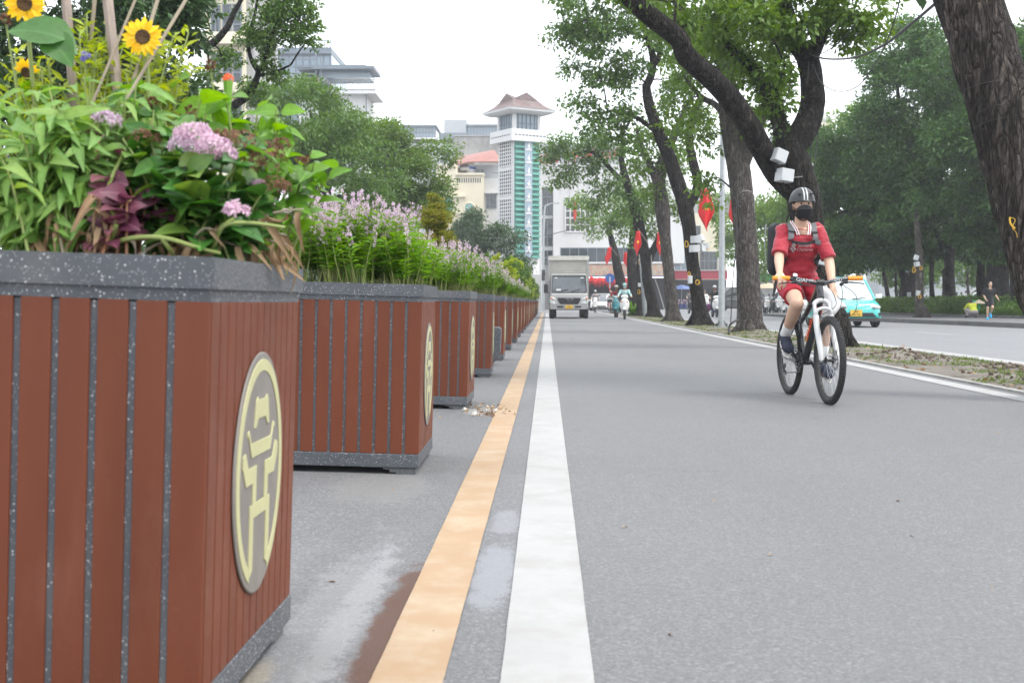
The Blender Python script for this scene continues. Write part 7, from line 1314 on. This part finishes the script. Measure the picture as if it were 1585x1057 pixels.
# ---------------- scooters
def scooter(lab, loc, rz, paint_, seat='black_matte', grp='motor scooters on the road', front=None):
    t = thing('scooter', lab, 'scooter', loc, rz, grp); front = front or paint_
    wheel(t, .62, .0001, .24, .10, spokes=5); wheel(t, -.62, .0001, .24, .11, spokes=5)
    mb = MB(); mb.loft([[(x, w_*y, z) for y, z in ((-1, z0), (-.75, (z0+z1)/2+.02), (-.0, z1), (.75, (z0+z1)/2+.02), (1, z0), (.0, z0-.04))] if False else [(x+dx*abs(math.sin(a))*-.06, w_*math.sin(a), (z0+z1)/2+(z1-z0)/2*math.cos(a)) for a in [2*math.pi*i/16 for i in range(16)]] for x, w_, z0, z1, dx in ((.66, .05, .55, .90, 0), (.60, .17, .42, .96, 1), (.52, .215, .33, .97, 1), (.44, .20, .30, .95, 1), (.38, .14, .32, .92, 1))]); mb.build('front_shield', front, t)
    mb = MB(); mb.loft([[(x, w_*math.cos(a), z+h_*math.sin(a)) for a in [2*math.pi*i/14 for i in range(14)]] for x, w_, z, h_ in ((.42, .17, .32, .07), (.1, .18, .30, .07), (-.08, .19, .40, .17), (-.3, .2, .52, .2), (-.6, .18, .60, .16), (-.86, .08, .68, .08))]); mb.build('tail_body', paint_, t)
    mb = MB(); mb.loft([[(x, w_*math.cos(a), z+h_*math.sin(a)) for a in [2*math.pi*i/12 for i in range(12)]] for x, w_, z, h_ in ((.02, .07, .72, .03), (-.1, .14, .755, .05), (-.4, .15, .78, .05), (-.72, .12, .82, .045), (-.8, .06, .82, .03))]); mb.build('seat', seat, t)
    mb = MB(); mb.tube([(.62, .055, .24), (.52, .055, .5)], .022, 6); mb.tube([(.62, -.055, .24), (.52, -.055, .5)], .022, 6); mb.tube([(.5, 0, .5), (.40, 0, 1.0)], .03, 8); mb.build('fork', 'rubber_side', t)
    mb = MB(); mb.loft([[(.62+(.27+dr)*math.sin(a), w_, .24+(.27+dr)*math.cos(a)) for w_, dr in ((-.07, -.02), (-.055, .015), (0, .028), (.055, .015), (.07, -.02))] for a in [R(-50+90*i/8) for i in range(9)]], cap=False); mb.build('front_fender', front, t).modifiers.new('s', 'SOLIDIFY').thickness = .01
    mb = MB(); mb.ell((.43, 0, 1.02), (.12, .17, .09)); hc = mb.build('headlamp_cowl', front, t); mb = MB(); mb.ell((.52, 0, 1.02), (.05, .085, .055)); mb.build('headlight', 'lamp_glass', hc)
    mb = MB(); mb.tube([(.34, -.33, 1.02), (.38, -.12, 1.02), (.38, .12, 1.02), (.34, .33, 1.02)], .016, 7); mb.build('handlebar', 'black_plastic', t)
    for s_ in (1, -1): mb = MB(); mb.tube([(.37, s_*.2, 1.03), (.36, s_*.28, 1.22)], .007, 5); mb.ell((.36, s_*.30, 1.25), (.015, .06, .04)); mb.build('mirror', 'black_plastic', t); mb = MB(); mb.ell((.60, s_*.12, .80), (.04, .045, .03)); mb.build('indicator', 'lamp_amber', t)
    return t
def rider(lab, loc, rz, **kw):
    t = thing('person', lab, 'person', loc, rz); s_ = kw.pop('lean', 0)
    J = dict(pelvis=(-.25, 0, .88), chest=(-.17+s_, 0, 1.17), neck=(-.14+s_, 0, 1.34), head=(-.09+s_, 0, 1.50), shL=(-.15+s_, .17, 1.30), shR=(-.15+s_, -.17, 1.30), elL=(.05+s_/2, .28, 1.08), elR=(.05+s_/2, -.28, 1.08), wrL=(.27, .29, 1.06), wrR=(.27, -.29, 1.06), hipL=(-.2, .1, .85), hipR=(-.2, -.1, .85), knL=(.18, .16, .78), knR=(.18, -.16, .78), anL=(.12, .16, .42), anR=(.12, -.16, .42), toeL=(.27, .17, .37), toeR=(.27, -.17, .37))
    hh = {'L': ((1, .1, -.1), (0, 0, -1), 1, (50, 50, 40)), 'R': ((1, -.1, -.1), (0, 0, -1), -1, (50, 50, 40))}; hh = {'L': (*hh['L'][:3], hh['L'][3]), 'R': (*hh['R'][:3], hh['R'][3])}
    figure(t, J, .016, hands=hh, sm=3, **kw); return t
def duo(px, D, rz, sl_, rl, paint_, front=None, **kw):
    loc = (*at(px, D)[:2], .0); scooter(sl_, loc, rz, paint_, front=front); rider(rl, loc, rz, **kw)
F90 = R(-90)
duo(966.5, 56, R(-94), 'white scooter at the front of the oncoming riders', 'rider in pale teal shirt and mask on the leading white scooter', 'white_paint', top='cloth_teal', sleeve=.9, bottom='cloth_black', helmet='helmet_teal', mask='cloth_teal')
duo(953.5, 63, R(-97), 'sky blue scooter just behind the white one', 'rider in red and white shirt with a pale cap helmet on the sky blue scooter', 'skyblue_paint', top='cloth_darkred', sleeve=.5, bottom='cloth_black', helmet='canvas_white', skin='skin_dark')
duo(921, 90, R(-92), 'black and white scooter next to the truck', 'rider in greyish blouse on the scooter next to the truck', 'dark_paint', 'white_paint', top='cloth_grey', sleeve=.9, helmet='white_plastic', mask='cloth_black')
duo(1105, 64, R(-88), 'white-nosed blue scooter behind the lamp pole', 'rider in black shirt and white helmet half hidden by the lamp pole', 'blue_paint', 'white_paint', top='cloth_black', sleeve=.5, skin='skin_dark', helmet='white_plastic')
duo(1068, 82, R(-86), 'dark scooter glimpsed left of the coil-hung tree', 'rider in grey checked shirt glimpsed beside the coil-hung tree', 'dark_paint', top='cloth_grey', sleeve=.9, helmet='cloth_beige')
duo(1066+24, 90, R(-80), 'white scooter in the distance left of the black-shirted rider', 'distant rider in white left of the black-shirted rider', 'white_paint', top='cloth_white', sleeve=.9, helmet='helmet_black')
o = [c for c in bpy.data.objects if c.get('label') == 'white-nosed blue scooter behind the lamp pole'][0]; sk = thing('shopping_bag', 'purple and pink bag hanging at the side of the white-nosed blue scooter', 'bag', (o.location.x-.33, o.location.y-.1, .3)); mb = MB(); mb.ell((0, 0, .2), (.16, .12, .2)); mb.build('bag_body', 'cloth_purple', sk); mb = MB(); mb.tube(bez([(-.06, 0, .38), (0, 0, .55), (.06, 0, .38)], 3), .01, 5); mb.build('handle', 'cloth_purple', sk)
s0 = None
for i, (px, D, rz, p_, lab) in enumerate(((1189, 80, 150, 'white_paint', 'white parked motorbike nearest the straight grey trunk'), (1199, 78, 140, 'dark_paint', 'dark motorbike parked with its front wheel turned, left of the cyclist'), (1208, 77, 150, 'white_paint', 'white motorbike parked closest to the cyclist leg'), (1183, 86, 160, 'dark_paint', 'dark motorbike farthest back in the parked row'))):
    scooter(lab, (*at(px, D)[:2], 0), R(rz+90), p_, grp='parked motorbikes by the far kerb')
# red bicycle with rider
def simple_bike(lab, loc, rz, m_):
    t = thing('city_bicycle', lab, 'bicycle', loc, rz)
    for x in (.52, -.52): wo = thing('wheel', None, None, (x, 0, .33)); wo.parent = t; mb = MB(); mb.torus((0, 0, 0), .31, .02, 'y', 32, 6); mb.build('tyre', 'rubber', wo); mb = MB(); [mb.tube([(0, 0, 0), (.3*math.cos(a), 0, .3*math.sin(a))], .003, 4) for a in [i*math.pi/8 for i in range(16)]]; mb.build('spokes', 'alu', wo)
    mb = MB()
    for a, b_ in (((.52, 0, .33), (.38, 0, .95)), ((.42, 0, .75), (-.05, 0, .3)), ((.40, 0, .85), (-.2, 0, .75)), ((-.05, 0, .3), (-.22, 0, .85)), ((-.05, 0, .3), (-.52, 0, .33)), ((-.2, 0, .72), (-.52, 0, .33))): mb.tube([a, b_], .018, 6)
    mb.build('frame', m_, t); mb = MB(); mb.tube([(.28, -.28, 1.02), (.38, 0, .98), (.28, .28, 1.02)], .014, 6); mb.build('handlebar', 'chrome', t); mb = MB(); mb.ell((-.22, 0, .88), (.13, .09, .04)); mb.build('saddle', 'black_matte', t); mb = MB(); mb.box((.52, 0, .85), (.28, .34, .22), taper=1.15); mb.build('basket', 'rubber_side', t, False)
loc = (*at(944.5, 88)[:2], 0); simple_bike('red bicycle left of the sky blue scooter', loc, R(-96), 'red_paint'); rider('person in pale pink top riding the red bicycle', loc, R(-96), top='cloth_white', sleeve=.9, bottom='cloth_darkred', helmet=None)
# jogger, squatting person, pedestrians
SH = 1.0
jg = thing('person', 'jogger in black t-shirt, black shorts and bright blue shoes on the park pavement', 'person', (P(1531, 495, 44.5).x, 44.5, .155), R(-95)); jg.scale = (.8, .8, .8)
J = dict(pelvis=(0, 0, .95), chest=(.06, 0, 1.23), neck=(.10, 0, 1.42), head=(.12, 0, 1.58), shL=(.07, .17, 1.37), shR=(.07, -.17, 1.37), elL=(-.04, .26, 1.12), wrL=(.06, .36, .93), elR=(-.04, -.23, 1.10), wrR=(.16, -.20, .93), hipL=(0, .09, .92), hipR=(0, -.09, .92), knL=(.20, .09, .55), anL=(-.12, .09, .27), toeL=(-.06, .09, .13), knR=(.10, -.09, .50), anR=(.02, -.08, .09), toeR=(.17, -.09, .04))
figure(jg, J, .014, 'skin', 'cloth_black', .5, 'cloth_black', .5, 'shoe_blue', sm=4)
sq_ = thing('person', 'person in a yellow-green top squatting on the park pavement, seen from behind', 'person', (P(1507, 490, 49).x, 49, .155), R(100)); sq_.scale = (.8, .8, .8)
J = dict(pelvis=(-.05, 0, .30), chest=(.14, 0, .56), neck=(.24, 0, .70), head=(.32, 0, .80), shL=(.18, .18, .66), shR=(.18, -.18, .66), elL=(.34, .28, .46), wrL=(.42, .2, .28), elR=(.34, -.28, .46), wrR=(.42, -.2, .28), hipL=(0, .12, .28), hipR=(0, -.12, .28), knL=(.34, .24, .44), anL=(.10, .22, .09), toeL=(.26, .24, .04), knR=(.34, -.24, .44), anR=(.10, -.22, .09), toeR=(.26, -.24, .04))
figure(sq_, J, .014, 'skin_dark', 'cloth_lime', .9, 'cloth_grey', .9, 'cloth_black', fat=1.2, sm=4, look=(1, 0, -.3))
pk = thing('vendor_basket', 'green basket with a pale folded hat beside the squatting person', 'basket', (P(1511, 470, 49.6).x, 49.6, .155)); mb = MB(); mb.lathe([(.14, .3), (.2, .62), (.2, .66), (.1, .7)], 18); mb.build('basket', 'awning_green', pk); mb = MB(); mb.lathe([(.28, .62), (.02, .78)], 18, M.Translation((.05, -.15, -.05))); mb.build('hat', 'cloth_beige', pk).modifiers.new('s', 'SOLIDIFY').thickness = .01
def stander(lab, px, D, rz, top, bottom, z=.0, h=.85, **kw):
    t = thing('person', lab, 'person', (P(px, 470, D).x, D, z), rz); t.scale = (h, h, h)
    J = dict(pelvis=(0, 0, .93), chest=(.01, 0, 1.22), neck=(.02, 0, 1.42), head=(.04, 0, 1.58), shL=(.01, .17, 1.37), shR=(.01, -.17, 1.37), elL=(0, .23, 1.1), wrL=(.06, .22, .87), elR=(0, -.23, 1.1), wrR=(.06, -.22, .87), hipL=(0, .09, .9), hipR=(0, -.09, .9), knL=(.05, .1, .5), knR=(-.02, -.1, .5), anL=(.03, .1, .09), anR=(-.12, -.1, .09), toeL=(.18, .1, .03), toeR=(.03, -.1, .03)); figure(t, J, .018, top=top, sleeve=.5, bottom=bottom, leg=.9, sm=3, **kw)
stander('pedestrian in white shirt, left of the pair walking beyond the banyans', 1481, 84, R(80), 'cloth_white', 'cloth_darkred'); stander('pedestrian in white shirt, middle of the three beyond the banyans', 1488, 84, R(95), 'cloth_white', 'cloth_navy'); stander('pedestrian in dark clothes, right of the two in white shirts', 1495, 83, R(85), 'cloth_black', 'cloth_black', h=.9)
# ================= haze
hz = MB().box((12, 78, 20), (180, 320, 42)).build('haze', 'black_matte', None, False); hz['kind'] = 'stuff'; tag(hz, 'thin pale haze filling the street', 'haze')
m = bpy.data.materials.new('haze_air'); m.use_nodes = True; t = m.node_tree; t.nodes.remove(t.nodes['Principled BSDF']); pv = t.nodes.new('ShaderNodeVolumePrincipled'); pv.inputs['Color'].default_value = (.93, .96, 1, 1); pv.inputs['Density'].default_value = .0008; pv.inputs['Anisotropy'].default_value = .2
t.links.new(pv.outputs[0], t.nodes['Material Output'].inputs['Volume']); hz.data.materials[0] = m
bpy.context.view_layer.update()
